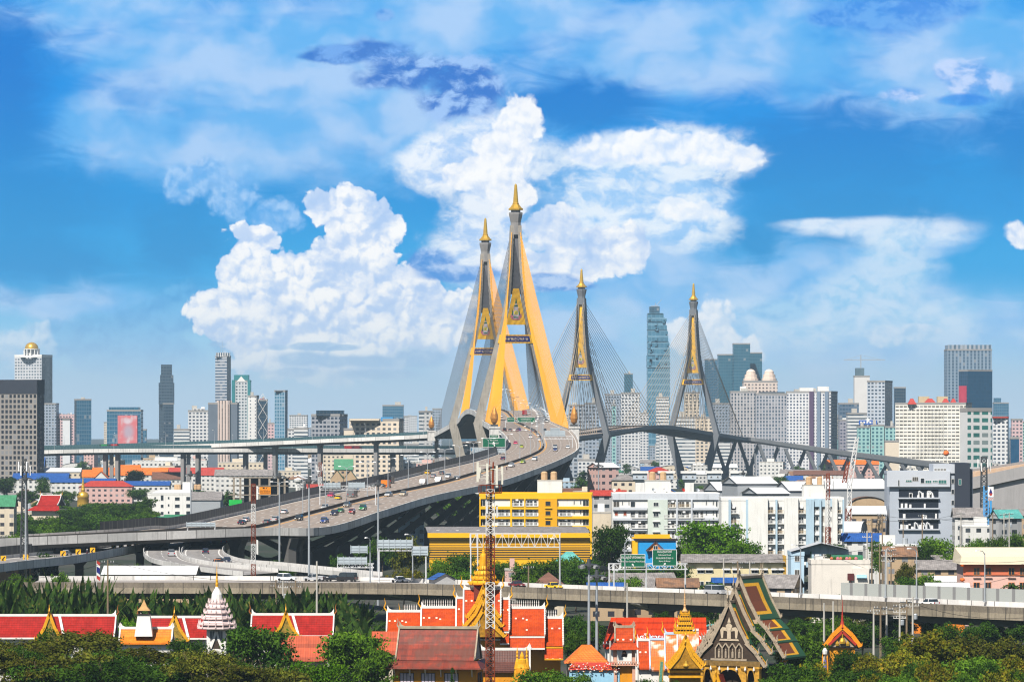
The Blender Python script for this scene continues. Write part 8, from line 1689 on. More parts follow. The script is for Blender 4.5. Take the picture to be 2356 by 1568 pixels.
def royal_mat():
 m = bpy.data.materials.new('royal_roof_tiles'); m.use_nodes = True; g = NT(m.node_tree); x, y, _ = g.sep(g.new('ShaderNodeTexCoord').outputs['UV']); b = m.node_tree.nodes['Principled BSDF']
 d = g.m('MINIMUM', g.m('MINIMUM', y, g.m('SUBTRACT', 1.0, y)), g.m('MULTIPLY', g.m('SUBTRACT', 1.0, x), .5))
 c = g.mix(g.m('LESS_THAN', d, .2), (.19, .05, .012), (.80, .40, .01)); c = g.mix(g.m('LESS_THAN', d, .125), c, (.022, .085, .035))
 n = g.noise(g.new('ShaderNodeTexCoord').outputs['Object'], 3.0, 4, .7); g.put(b.inputs['Base Color'], g.v('SCALE', c, scale=g.m('MULTIPLY_ADD', n, .9, .55))); b.inputs['Roughness'].default_value = .5
 return m
ROYAL = royal_mat()
def tier(t, a0, a1, c, zr, ze, half, tile, trim=TWH, axis='x', horn=GOLDM, horn_h=1.6, ends=(1, 1), norm=False, ped=None, cap=TWH, capw=.35, serr=0.0, bend=.42, steep=.56, barb=.34):
 """one tier of a Thai roof: concave slopes, bargeboards, upswept ridge cap and horn finials; ridge runs along axis at offset c"""
 mp = (lambda a, b, z: (a, c + b, z)) if axis == 'x' else (lambda a, b, z: (c + b, a, z))
 pr = [(0, zr), (half * bend, zr - (zr - ze) * steep), (half, ze)]; sl = [0]
 for p, q_ in zip(pr, pr[1:]): sl.append(sl[-1] + math.hypot(q_[0] - p[0], q_[1] - p[1]))
 q = MB(); N = sl[-1]; L = abs(a1 - a0)
 for s in (-1, 1):
  for k in range(2):
   u = [(0, sl[k]), (L, sl[k]), (L, sl[k + 1]), (0, sl[k + 1])]
   if norm: u = [(px / L, py / N) for px, py in u]
   q.face([mp(a0, s * pr[k][0], pr[k][1]), mp(a1, s * pr[k][0], pr[k][1]), mp(a1, s * pr[k + 1][0], pr[k + 1][1]), mp(a0, s * pr[k + 1][0], pr[k + 1][1])], 0, u)
   q.face([mp(a0, s * pr[k][0], pr[k][1] - .18), mp(a1, s * pr[k][0], pr[k][1] - .18), mp(a1, s * pr[k + 1][0], pr[k + 1][1] - .18), mp(a0, s * pr[k + 1][0], pr[k + 1][1] - .18)], 0, u)
 r = q.build('roof', tile, t)
 for e, a, on in ((-1, a0, ends[0]), (1, a1, ends[1])):
  if not on: continue
  q = MB()
  for s in (-1, 1):
   for k in range(2): q.beam(mp(a, s * pr[k][0], pr[k][1] + .08), mp(a, s * pr[k + 1][0], pr[k + 1][1] + .08), .22, barb)
   n = int(N / serr) if serr else 0
   for i in range(n):
    d = (i + .5) * N / n; k = 0 if d < sl[1] else 1; f = (d - sl[k]) / (sl[k + 1] - sl[k]); b = pr[k][0] + (pr[k + 1][0] - pr[k][0]) * f; z = pr[k][1] + (pr[k + 1][1] - pr[k][1]) * f
    q.lathe(mp(a, s * b, z + .1), [(.16, 0), (.1, .3), (0, .62)], 4)
   q.path([mp(a, s * half, ze), mp(a, s * (half + .25), ze + .25), mp(a, s * (half + .3), ze + .8)], [.16, .13, .03], 5)
  q.build('bargeboard', trim, t)
  if horn_h:
   q = MB(); h = horn_h; A = lambda da, dz: mp(a + e * da, 0, zr + dz); q.path([A(0, 0), A(.22 * h, .3 * h), A(.12 * h, .6 * h), A(.2 * h, h)], [.17, .13, .09, .02], 5); q.build('horn_finial', horn, t)
  if ped: q = MB(); q.face([mp(a - e * .12, -half * .94, ze), mp(a - e * .12, half * .94, ze), mp(a - e * .12, half * bend * .94, pr[1][1]), mp(a - e * .12, 0, zr - .1), mp(a - e * .12, -half * bend * .94, pr[1][1])]); q.build('pediment', ped, t)
 if cap:
  q = MB(); q.beam(mp(a0, 0, zr + .12), mp(a1, 0, zr + .12), capw, .4)
  for e, a, on in ((1, a0, ends[0]), (-1, a1, ends[1])):
   if on:
    w = min(1.3, L * .35); q.hexa([mp(a, -.12, zr + .1), mp(a + e * w, -.12, zr + .1), mp(a + e * w, .12, zr + .1), mp(a, .12, zr + .1)], [mp(a, -.06, zr + 1.1), mp(a + e * w * .3, -.06, zr + .5), mp(a + e * w * .3, .06, zr + .5), mp(a, .06, zr + 1.1)])
  q.build('ridge_cap', cap, t)
 return r
def local(t, Y): return (lambda u: atx(u, Y) - t.location.x), (lambda v: atz(v, Y))
def red_hall(label, u0, u1, vr, ve, Y, porch, div=None, extra=None):
 t = thing('temple_hall', label, 'temple hall', (atx((u0 + u1) / 2, Y), Y, 0)); x, z = local(t, Y); hf = 4.0
 tier(t, x(u0), x(u1), hf, z(vr), z(ve), hf + .2, TR_RED, horn=mat('dark_gilt', (.30, .10, .02), .6, .2), horn_h=2.0, ped=STD)
 q = MB(); q.bx(x(u0) + .6, .6, 0, x(u1) - .6, 7.4, z(ve)); q.build('wall', TWH, t); q = MB(); q.bx(x(u0), -.35, z(ve) - .15, x(u1), -.1, z(ve) + .12); q.build('eave_board', TWH, t)
 a = x(porch); w = 2.3; tier(t, -1.6, 3.0, a, z(vr) + .55, z(ve) - .4, w, TR_RED, GOLDM, 'y', GOLDM, 1.7, (1, 0), ped=mat('green_gilt_carving', (.30, .20, .03), .5, .6, 3), cap=None, serr=.45, barb=.5)
 if div: q = MB(); q.beam((x(div), hf - .15, z(vr) + .15), (x(div) + 1.2, -.2, z(ve) + .25), .42, .2); q.build('roof_divider', TWH, t)
 return t
red_hall('long red-tiled temple hall at far left with a gold porch gable', -25, 262, 1418, 1467, 742, 116, 131)
t = red_hall('red-tiled temple hall behind the white furnace stack', 317, 480, 1422, 1468, 735, 403, 417)
red_hall('red-tiled temple hall between the two dark trees with gold gable', 576, 766, 1416, 1462, 730, 659, 670)
def stack():
 Y = 715.0; t = thing('crematorium', 'small amber-roofed crematorium with a tall white furnace stack', 'crematorium', (atx(330, Y), Y, 0)); x, z = local(t, Y)
 tier(t, x(273), x(394), 3, z(1447), z(1479), 3.2, TR_TAN, horn=TWH, horn_h=1.0, ped=TWH); q = MB(); q.bx(x(275), .6, 0, x(392), 5.4, z(1478)); q.build('wall', TWH, t)
 q = MB(); c = x(330); q.hexa([(c - 1.5, 0, z(1463)), (c + 1.5, 0, z(1463)), (c + 1.5, 2.4, z(1463)), (c - 1.5, 2.4, z(1463))], [(c - 1.0, .3, z(1413)), (c + 1.0, .3, z(1413)), (c + 1.0, 2.1, z(1413)), (c - 1.0, 2.1, z(1413))]); q.build('stack', TWH, t)
 q = MB(); [q.tube((c + a, 1.2 + b, z(1413)), (c + a, 1.2 + b, z(1404)), .16, .16, 5) for a in (-.8, .8) for b in (-.7, .7)]; q.bx(c - 1.15, .1, z(1413.5), c + 1.15, 2.3, z(1412)); q.build('lantern', STD, t); q = MB(); q.lathe((c, 1.2, z(1404)), [(1.5, 0), (.8, .6), (.2, 1.5), (0, 1.9)], 4, ph=R(45)); q.build('cap', mat('tan_cap', (.45, .27, .11), .8, .2), t)
stack()
def tail_roof():
 house('plain salmon metal-roofed pavilion between two dark trees', 700, 700, 6.8, 7, atz(1520, 700), 'gable', 'red', 'cream', rh=4.0, name='pavilion', auto=False).children[1].data.materials[0] = TR_SAL
 house('salmon sheet roof left of the weathered front hall', 893, 690, 4.5, 7, atz(1505, 690), 'gable', 'red', 'cream', rh=3.6, name='pavilion', auto=False).children[1].data.materials[0] = TR_SAL
 house('small scarlet sheet roof low among the rain trees', 232, 640, 6, 5, atz(1566, 640), 'gable', 'red', 'cream', rh=1.4, name='pavilion', auto=False)
 house('orange tent-shaped pavilion roof left of the bell tower', 1350, 715, 6.6, 6, atz(1525, 715), 'hip', 'orange', 'cream', rh=3.0, name='pavilion', auto=False)
tail_roof()
def prang():
 Y = 718.0; t = thing('prang', 'white tiered stupa tower with slender golden spire, left of the round dark tree', 'stupa', (atx(499, Y), Y, 0)); x, z = local(t, Y); s = Y / FU
 q = MB(); q.bx(-22 * s, -22 * s, 0, 22 * s, 22 * s, z(1446)); q.build('shrine', TWH, t)
 for k, (hw, v0, v1) in enumerate(((34, 1446, 1437), (32, 1437, 1424), (27, 1424, 1411), (23, 1411, 1399), (19, 1399, 1388), (15, 1388, 1378))):
  q = MB(); q.lathe((0, 0, 0), [(hw * s * 1.2, z(v0)), (hw * s * 1.38, z(v0) + .12), (hw * s * 1.38, z(v0) + .3), (hw * s * 1.05, z(v0) + .45), (hw * s * 1.15, z((v0 + v1) / 2)), (hw * s * .98, z(v1))], 8, ph=R(22.5))
  for i in range(16): a = i * math.pi / 8; q.lathe((math.cos(a) * hw * s * 1.3, math.sin(a) * hw * s * 1.3, z(v0) + .3), [(.13, 0), (.08, .3), (0, .75)], 4)
  q.build('terrace', mat('prang_white', (.74, .58, .56), .7, .2, 1.5, streak=.3), t)
 q = MB(); q.lathe((0, 0, 0), [(13 * s, z(1378)), (12 * s, z(1366)), (8 * s, z(1358)), (4 * s, z(1352)), (3.4 * s, z(1349))], 12); q.build('bell', TWH, t); q = MB(); q.lathe((0, 0, 0), [(3.4 * s, z(1349))] + [((3.2 - .28 * k) * s * (1.25 if k % 2 else .9), z(1347 - 4.2 * k)) for k in range(10)] + [(.3 * s, z(1296)), (0, z(1281))], 10); q.build('golden_spire', GOLDM, t)
 q = MB(); [q.bx(-12 * s + i * 6 * s - .18, -22 * s - .06, z(1472), -12 * s + i * 6 * s + .18, -22 * s, z(1450)) for i in range(5)]; q.build('grille', mat('grille_grey', (.2, .2, .2), .8), t)
 tier(t, -24 * s, -10 * s, 0, z(1450) + .3, z(1490), 13 * s, TWH, TWH, 'y', TWH, 1.2, (1, 0), ped=STD, cap=None, serr=.4)
prang()
def main_hall():
 Y = 702.0; t = thing('great_temple', 'large cross-shaped orange-tiled temple with stepped wings and a golden tower over its crossing', 'temple', (atx(1112, Y), Y, 0)); x, z = local(t, Y); c = 4.5; g_ = dict(horn=GOLDM, horn_h=2.3, ped=STD)
 for (u0, u1, vr, ve, hf, e) in ((889, 968, 1409, 1455, 4.4, (1, 0)), (922, 972, 1422, 1468, 4.9, (1, 0)), (968, 1052, 1400, 1458, 4.7, (1, 0)), (1049, 1072, 1378, 1450, 4.9, (1, 0)), (1066, 1112, 1357, 1440, 4.6, (1, 0)), (1112, 1152, 1357, 1440, 4.6, (0, 1)), (1150, 1172, 1380, 1450, 4.9, (0, 1)), (1168, 1254, 1401, 1461, 4.7, (0, 1)), (1252, 1296, 1424, 1485, 4.8, (0, 1))):
  tier(t, x(u0), x(u1), c, z(vr), z(ve), hf, TR_OR, ends=e, bend=.5, steep=.55, serr=.5 if u0 > 1100 else 0, **g_)
  hh = hf + .15; q = MB(); a, b = x(u0) + .05, x(u1) - .05
  q.face([(a, c - hh, z(ve) - .35), (b, c - hh, z(ve) - .35), (b, c - hh - 1.5, z(ve) - 2.0), (a, c - hh - 1.5, z(ve) - 2.0)], 0, [(0, 0), (b - a, 0), (b - a, 2.2), (0, 2.2)]); q.build('skirt_roof', TR_OR, t); q = MB(); q.bx(a, c - hh - .12, z(ve) - .35, b, c - hh + .1, z(ve) - .1); q.build('eave_band', TWH if u0 < 1200 else GOLDM, t); q = MB(); q.bx(a, c - hh - 1.65, z(ve) - 2.2, b, c - hh - 1.4, z(ve) - 1.95); q.build('lower_eave_band', TWH if u0 < 1200 else GOLDM, t)
 for u0, u1, vr in ((972, 1045, 1400), (1175, 1245, 1401), (1258, 1284, 1424), (930, 962, 1411)):
  q = MB(); n = int((u1 - u0) / 5)
  for i in range(n): xx = x(u0 + (u1 - u0) * i / n); q.lathe((xx, c, z(vr) + .3), [(.11, 0), (.05, .5), (.09, .6), (0, 1.15)], 5)
  q.build('ridge_spikes', TWH, t)
 q = MB(); q.bx(x(900), 1.2, 0, x(1290), 8, z(1490)); q.bx(x(1050), -1, 0, x(1172), 9, z(1462)); q.build('wall', OCH, t)
 for k, (dz, w, y0) in enumerate(((0, 3.5, -3.5), (1.6, 3.1, -2.2), (3.0, 2.7, -.8))): tier(t, y0, 6, x(1112), z(1400) + dz * 1.2, z(1462) + dz, w, TR_OR, GOLDM, 'y', GOLDM, 2.2, (1, 0), ped=mat('gilt_carving', (.45, .22, .02), .45, .5, 2.5, metal=.3), cap=None, serr=.42, barb=.55)
 s = Y / FU; q = MB(); q.bx(x(1112) - 1.6, c - 1.6, z(1380), x(1112) + 1.6, c + 1.6, z(1346)); q.build('tower_base', mat('deep_red', (.16, .03, .02), .7, .2), t)
 for k, (hw, v0, v1) in enumerate(((34, 1347, 1336), (27, 1336, 1326), (20, 1326, 1314), (13, 1314, 1303))):
  q = MB(); q.lathe((x(1112), c, 0), [(hw * s, z(v0)), (hw * s * 1.1, z(v0) + .15), (hw * s * 1.1, z(v0) + .4), (hw * s * .86, z(v1))], 8, ph=R(22.5))
  for i in range(16): a = i * math.pi / 8; q.lathe((x(1112) + math.cos(a) * hw * s * 1.05, c + math.sin(a) * hw * s * 1.05, z(v0) + .35), [(.13, 0), (.06, .3), (0, .65)], 4)
  q.build('tower_tier', GOLDM, t)
 q = MB(); q.lathe((x(1112), c, 0), [(9.5 * s, z(1303)), (8.5 * s, z(1282)), (7.8 * s, z(1278)), (4 * s, z(1274)), (3.5 * s, z(1268)), (2.6 * s, z(1266)), (1.8 * s, z(1256)), (.7 * s, z(1250)), (0, z(1226))], 12); q.build('tower_spire', GOLDM, t)
main_hall()
def far_hall():
 Y = 1860.0; t = thing('temple_hall', 'small red-roofed temple hall with white trim among the trees at far left', 'temple hall', (atx(103, Y), Y, 0), R(-14)); x, z = local(t, Y)
 tier(t, x(84), x(134), 5, z(1139), z(1162), 5, TR_RED, TWH, horn=GOLDM, horn_h=2.0, ped=STD, barb=.6); q = MB(); w = 5.6
 q.face([(x(80), -.4, z(1163)), (x(138), -.4, z(1163)), (x(146), -3.4, z(1174)), (x(64), -3.4, z(1174))], 0, [(0, 0), (11, 0), (13, 3), (-2, 3)]); q.build('lower_roof', TR_RED, t); q = MB(); q.bx(x(74), -1.5, 0, x(140), 9, z(1170)); q.build('wall', mat('cream_wall', (.70, .60, .47)), t)
far_hall()
def front_hall():
 Y = 655.0; t = thing('temple_hall', 'yellow-walled hall with weathered red-brown roof at bottom centre', 'temple hall', (atx(1000, Y), Y, 0), R(-7)); x, z = local(t, Y)
 tier(t, x(909), x(1093), 4, z(1447), z(1518), 4.1, TR_OLD, STN, horn=STN, horn_h=1.5, ped=mat('grey_gable_boards', (.42, .40, .37), .85, .2, .8), cap=mat('mossy_ridge', (.36, .31, .22), .9, .3, 1), capw=.7, steep=.52, bend=.48)
 q = MB()
 for (A, B, C_, D) in (((-6.6, -.3), (6.6, -.3), (7.4, -1.6), (-7.4, -1.6)), ((6.6, -.3), (6.6, 8.3), (7.6, 9.3), (7.4, -1.6)), ((-6.6, 8.3), (-6.6, -.3), (-7.4, -1.6), (-7.6, 9.3))): q.face([(*A, z(1519)), (*B, z(1519)), (*C_, z(1537)), (*D, z(1537))], 0, [(0, 0), (13, 0), (14, 1.6), (-1, 1.6)])
 q.build('skirt_roof', TR_OLD, t); q = MB(); q.bx(-6.5, 0, 0, 6.5, 8, z(1521)); q.build('wall', OCH, t)
 for xx in (-4.3, -1.0, 2.6): window(t, xx, z(1584), 2.2, 2.5, -.03, STD, mat('lilac_shutter', (.62, .52, .58), .6, .06), 3);
 for k in range(6): q = MB(); xx = -6.2 + 2.4 * k; q.hexa([(xx - .08, -.02, z(1556)), (xx + .08, -.02, z(1556)), (xx + .08, 0, z(1556)), (xx - .08, 0, z(1556))], [(xx - .08, -1.0, z(1537)), (xx + .08, -1.0, z(1537)), (xx + .08, 0, z(1537)), (xx - .08, 0, z(1537))]); q.build('bracket', TWH, t)
 for yy in (2, 5): o = window(t, 6.53, z(1580), 1.6, 2.2, yy, STD, MATS['lilac_shutter'], 1); o.rotation_euler.z = R(90)
front_hall()
def brown_hall():
 Y = 668.0; t = thing('temple_hall', 'low hall with chocolate-brown tiles and white trim right of the red and white mast', 'temple hall', (atx(1170, Y), Y, 0)); x, z = local(t, Y); tier(t, x(1104), x(1219), 3, z(1496), z(1543), 3.1, TR_BRN, TWH, horn=TWH, horn_h=.9, ped=OCH); q = MB(); q.bx(x(1108), .5, 0, x(1216), 5.5, z(1542)); q.build('wall', OCH, t)
 Y = 655.0; t = thing('golden_statue', 'small golden seated statue between two slim golden stupas', 'statue', (atx(1201, Y), Y, atz(1540, Y))); q = MB(); q.lathe((0, 0, 0), [(.9, 0), (.95, .3), (.7, .9), (.62, 1.6), (.3, 1.75), (.36, 2.1), (.2, 2.5), (0, 2.9)], 10, sq=.6); q.build('figure', GOLDM, t); q = MB(); q.bx(-1, -.7, -6, 1, .7, 0); q.build('plinth', OCH, t)
 for i, u in enumerate((1190, 1212)): t = thing('small_stupa', ['left', 'right'][i] + ' of two slim golden stupas flanking the seated statue', 'stupa', (atx(u, Y), Y + .3, atz(1545, Y))); q = MB(); q.lathe((0, 0, -6), [(.5, 0), (.5, 6), (.42, 6.3), (.5, 6.5), (.3, 7.6), (.12, 8.2), (.22, 8.4), (.12, 8.7), (.18, 8.9), (.05, 9.6), (0, 10.2)], 10); q.build('spire', GOLDM, t)
brown_hall()
def scarlet():
 Y = 745.0; t = thing('temple_hall', 'long plain scarlet sheet roof with white lettering behind the golden spire', 'temple hall', (atx(1510, Y), Y, 0)); x, z = local(t, Y); H = z(1492); q = MB(); w = x(1628) - x(1390)
 q.face([(x(1390), 0, H), (x(1628), 0, H), (x(1628), 6, z(1423)), (x(1408), 6, z(1423))], 0, [(0, 0), (w, 0), (w, 8), (0, 8)]); q.face([(x(1628), 12, H), (x(1390), 12, H), (x(1408), 6, z(1423)), (x(1628), 6, z(1423))], 0, [(0, 0), (w, 0), (w, 8), (0, 8)]); q.face([(x(1390), 12, H), (x(1390), 0, H), (x(1408), 6, z(1423))]); r = q.build('roof', TR_MOD, t); q = MB(); q.bx(x(1395), .6, 0, x(1624), 11.4, H); q.build('wall', TWH, t)
 me = text_mesh('ศโบรารเหตุกฐี  สา   าร', 1.15, .05); ww = max(v.co.x for v in me.vertices) - min(v.co.x for v in me.vertices); me.transform(Matrix.Scale((x(1622) - x(1473)) / ww, 4, (1, 0, 0))); me.materials.clear(); me.materials.append(LETTER); o = link('lettering', me, r, ((x(1473) + x(1622)) / 2, (H + 2.0 - H) / (z(1423) - H) * 6 - .25, H + 1.85)); o.rotation_euler.x = -math.atan2(6, z(1423) - H) * .6
scarlet()
def bell_tower():
 Y = 690.0; t = thing('bell_tower', 'small two-storey bell tower with orange double roof and pink balustrade', 'bell tower', (atx(1437, Y), Y, 0)); x, z = local(t, Y); w = (1460 - 1414) / FU * Y / 2
 tier(t, -w * .95, w * .95, 1.7, z(1443), z(1477), 1.5, TR_OR, STN, horn=STN, horn_h=1.0, ped=STD, cap=STN, capw=.25); q = MB()
 P = [(-w, 0), (w, 0), (w, 3.4), (-w, 3.4)]; O = [(-2.35, -.9), (2.35, -.9), (2.35, 4.3), (-2.35, 4.3)]
 for i in range(4): j = (i + 1) % 4; q.face([(*P[i], z(1478)), (*P[j], z(1478)), (*O[j], z(1493)), (*O[i], z(1493))], 0, [(0, 0), (4, 0), (4.6, 1.4), (-.6, 1.4)])
 q.build('lower_roof', TR_OR, t)
 for xx in (-1.5, 1.5):
  for yy in (.3, 3.1): q = MB(); q.bx(xx - .25, yy - .25, 0, xx + .25, yy + .25, z(1493)); q.build('post', mat('salmon_plaster', (.62, .34, .24), .8, .15, 1), t)
 q = MB(); q.lathe((0, 1.7, z(1511)), [(.5, 0), (.42, .4), (.3, .9), (0, 1.1)], 10); q.build('bell', STD, t); q = MB(); q.bx(-2.2, -.4, z(1530), 2.2, 3.8, z(1528)); q.bx(-2.2, -.4, z(1521.5), 2.2, -.2, z(1520)); [q.bx(-2.2 + .44 * i, -.36, z(1528), -2.0 + .44 * i, -.24, z(1521.5)) for i in range(11)]; q.build('balustrade', MATS['salmon_plaster'], t)
 q = MB(); q.bx(-1.6, .6, 0, 1.6, 2.8, z(1530)); q.build('wall', OCH, t)
bell_tower()
def mottled():
 Y = 705.0; t = thing('temple_hall', 'stepped hall with orange and white mottled tiles and pale blue trim', 'temple hall', (atx(1510, Y), Y, 0)); x, z = local(t, Y)
 for (u0, u1, vr, ve, tr, tl) in ((1468, 1496, 1475, 1537, TWH, TR_OR), (1496, 1534, 1473, 1540, PBL, TR_MOT), (1531, 1560, 1460, 1540, PBL, TR_MOT), (1560, 1610, 1452, 1540, TWH, TR_MOT)): tier(t, x(u0), x(u1), 4, z(vr), z(ve), 4, tl, tr, ends=(1, 0), cap=tr, horn_h=2.2, horn=GOLDM)
 q = MB(); q.bx(x(1470), .6, 0, x(1608), 7.4, z(1538)); q.build('wall', TWH, t)
 for i, u in enumerate((1626, 1560)): pass
mottled()
def mondop():
 Y = 672.0; t = thing('golden_shrine', 'golden shrine with pointed porch gables and a five-tiered golden spire', 'shrine', (atx(1577, Y), Y, 0)); x, z = local(t, Y); s = Y / FU
 for k, hw in enumerate((25, 21, 17, 14, 10.5)):
  v0 = 1459 - 10.5 * k; q = MB(); q.lathe((0, 2.4, 0), [(hw * s, z(v0)), (hw * s * 1.42, z(v0) + .05), (hw * s * 1.42, z(v0) + .3), (hw * s, z(v0 - 7))], 4, ph=R(45))
  for i in range(28): f = i / 28 * 4; sd_ = int(f); g = (f - sd_) * 2 - 1; r_h = hw * s * .98; px, py = [(g, -1), (1, g), (-g, 1), (-1, -g)][sd_]; q.lathe((px * r_h, 2.4 + py * r_h, z(v0) + .3), [(.11, 0), (.06, .22), (0, .6)], 4)
  q.build('spire_tier', GOLDM, t); q = MB(); q.lathe((0, 2.4, 0), [(hw * s * .95, z(v0 - 6)), (hw * s * .95, z(v0 - 10.4))], 4, ph=R(45)); q.build('dark_recess', STD, t)
 q = MB(); q.lathe((0, 2.4, 0), [(7 * s, z(1407)), (4.5 * s, z(1403)), (3 * s, z(1400))] + [((2.6 - .16 * k) * s * (1.2 if k % 2 else .85), z(1396 - 3 * k)) for k in range(11)] + [(.2 * s, z(1350)), (0, z(1342))], 8); q.build('needle_spire', mat('pale_gilt', (.62, .36, .16), .6, .2, 1), t)
 tier(t, -1.0, 3, 0, z(1464), z(1530), 2.9, GOLDM, GOLDM, 'y', GOLDM, 1.2, (1, 0), ped=mat('gilt_carving', (.45, .22, .02)), cap=None, serr=.4, barb=.5); tier(t, -2.0, 2, -.1, z(1478), z(1535), 2.5, TR_OLD, GOLDM, 'y', GOLDM, .9, (1, 0), ped=MATS['gilt_carving'], cap=None, serr=.4, barb=.45)
 q = MB(); q.bx(-2.4, 0, 0, 2.4, 4.8, z(1530)); q.build('shrine_wall', mat('gilt_wall', (.50, .28, .04), .5, .4, 2.5, metal=.2), t)
 for k, (a, v_) in enumerate(((2.6, 1530), (2.8, 1540), (2.7, 1552))): q = MB(); q.bx(-a, -.9 - .2 * k, z(v_ + 5), a, -.05, z(v_)); q.build('ledge', GOLDM, t)
 q = MB(); q.lathe((0, -1.6, z(1531)), [(.55, 0), (.6, .2), (.35, .5), (.3, .9), (.12, 1.0), (.17, 1.2), (0, 1.6)], 10); q.build('seated_figure', GOLD, t)
mondop()
def ubosot():
 Y = 682.0; t = thing('ordination_hall', 'dark carved temple with green, yellow and brown tiered roofs and serrated stone gables', 'temple', (atx(1678, Y), Y, 0), R(-29)); s = Y / FU; z = lambda v: atz(v, Y)
 zs = [(z(1385), -.2, 1.9, 0), (z(1356), 1.9, 3.7, .9), (z(1331), 3.7, 12.0, 1.9)]
 for k, (zr, y0, y1, dz) in enumerate(zs):
  L3 = [0, (3.0, zr - 6.5, 5.0, zr - 8.3), (4.8, zr - 8.2, 6.4, zr - 10.2)] + ([(6.2, zr - 10.1, 7.9, zr - 12.6)] if k == 2 else [])
  tier(t, y0, y1, 0, zr, zr - 6.6, 3.3, ROYAL, STN, 'y', STN, 2.4, (1, 1 if k == 2 else 0), norm=True, cap=STN, capw=.3, serr=.36, barb=.55, bend=.5, steep=.56, ped=STD if k else None)
  for (b0, za, b1, zb_) in L3[1:]:
   for sg in (-1, 1):
    q = MB(); q.face([(sg * b0, y0, za), (sg * b0, y1, za), (sg * b1, y1, zb_), (sg * b1, y0, zb_)], 0, [(0, .15), (1, .15), (1, 1), (0, 1)]); q.face([(sg * b0, y0, za - .3), (sg * b0, y1, za - .3), (sg * b1, y1, zb_ - .3), (sg * b1, y0, zb_ - .3)], 0, [(0, .95)] * 4); q.face([(sg * b1, y0, zb_), (sg * b1, y1, zb_), (sg * b1, y1, zb_ - .3), (sg * b1, y0, zb_ - .3)], 0, [(.5, .95)] * 4); q.build('skirt_roof', ROYAL, t)
    q = MB(); q.beam((sg * b0, y0, za + .1), (sg * b1, y0, zb_ + .1), .25, .5); q.path([(sg * b1, y0, zb_), (sg * (b1 + .35), y0, zb_ + .3), (sg * (b1 + .25), y0, zb_ + .9), (sg * (b1 + .5), y0, zb_ + 1.4)], [.2, .16, .1, .02], 5)
    for i in range(5): f = (i + .5) / 5; q.lathe((sg * (b0 + (b1 - b0) * f), y0, za + (zb_ - za) * f + .25), [(.16, 0), (.09, .3), (0, .6)], 4)
    q.build('bargeboard', STN, t)
 zr = zs[0][0]; q = MB(); yf = .05; q.face([(-5.4, yf, zr - 9.2), (5.4, yf, zr - 9.2), (3.0, yf, zr - 6.5), (1.5, yf, zr - 3.6), (0, yf, zr - .4), (-1.5, yf, zr - 3.6), (-3.0, yf, zr - 6.5)]); ped = q.build('pediment', STD, t)
 q = MB(); f = lambda pts, o=0: q.face([(px, yf - .12 - o, zr - 4.6 + pz) for px, pz in pts])
 f([(-.35, -1.2), (.35, -1.2), (.3, .2), (.6, .9), (.2, 1.3), (-.2, 1.3), (-.6, .9), (-.3, .2)], .06); f([(-1.6, .2), (-1.2, .7), (-.5, .6), (-.35, 0), (-1.0, .1), (-1.1, -1.1), (-1.4, -1.1)]); f([(1.6, .2), (1.2, .7), (.5, .6), (.35, 0), (1.0, .1), (1.1, -1.1), (1.4, -1.1)]); f([(-1.8, -1.5), (1.8, -1.5), (1.6, -1.2), (-1.6, -1.2)], .03); f([(-.3, 1.4), (.3, 1.4), (.0, 2.3)], .03); q.build('elephant_relief', mat('relief_stone', (.52, .42, .30), .85, .2, 2), ped)
 q = MB()
 for i in range(5): xx = -2.4 + 1.2 * i; q.bx(xx - .1, -.2, zr - 8.9, xx + .1, 0, zr - 7.2)
 for i in range(4): xx = -1.8 + 1.2 * i; q.beam((xx - .6, -.1, zr - 7.3), (xx, -.1, zr - 6.5), .18); q.beam((xx + .6, -.1, zr - 7.3), (xx, -.1, zr - 6.5), .18); q.lathe((xx, -.05, zr - 8.8), [(.2, 0), (.2, .9), (.1, 1.0), (.12, 1.25), (0, 1.5)], 6)
 q.bx(-3.2, -.3, zr - 9.25, 3.2, 0, zr - 8.95); q.build('niche_row', STN, ped); q = MB(); q.bx(-5.6, -.35, zr - 10.1, 5.6, .4, zr - 9.3); q.build('lintel', mat('gilt_lintel', (.20, .12, .035), .6, .4, 2), t)
 for xx in (-5.0, -2.7, 2.7, 5.0): q = MB(); q.bx(xx - .42, -.3, 0, xx + .42, .55, zr - 10.1); q.lathe((xx, .1, zr - 10.9), [(.5, 0), (.75, .5), (.75, .8)], 8); q.build('column', mat('gilt_column', (.62, .33, .045), .5, .35, 2.2, metal=.2), t)
 for (a, b) in ((-4.55, -3.15), (-2.25, 2.25), (3.15, 4.55)):
  n = 8; q = MB()
  for i in range(n): g0, g1 = i / n * 2 - 1, (i + 1) / n * 2 - 1; h = lambda g: zr - 10.2 - 1.9 * abs(g) ** 3 - .5; m = (a + b) / 2; w = (b - a) / 2; q.face([(m + g0 * w, -.1, h(g0)), (m + g1 * w, -.1, h(g1)), (m + g1 * w, -.1, zr - 10.1), (m + g0 * w, -.1, zr - 10.1)])
  q.build('cusped_arch', MATS['gilt_column'], t)
 q = MB(); q.bx(-5.2, 1.4, 0, 5.2, 10, zr - 10); q.build('inner_wall', STD, t)
 for i in range(7): q = MB(); q.lathe((-4.6 + 1.53 * i, -.5, zr - 11.0), [(.0, 0), (.2, .3), (.1, .7), (0, .9)], 6); q.build('pendant', TWH, t)
 tier(t, -2.2, .2, -1.2, zr - 11.4, zr - 17, 2.6, TR_OLD, GOLDM, 'y', GOLDM, 1.0, (1, 0), ped=MATS['gilt_carving'], cap=None, serr=.4, barb=.5)
 q = MB()
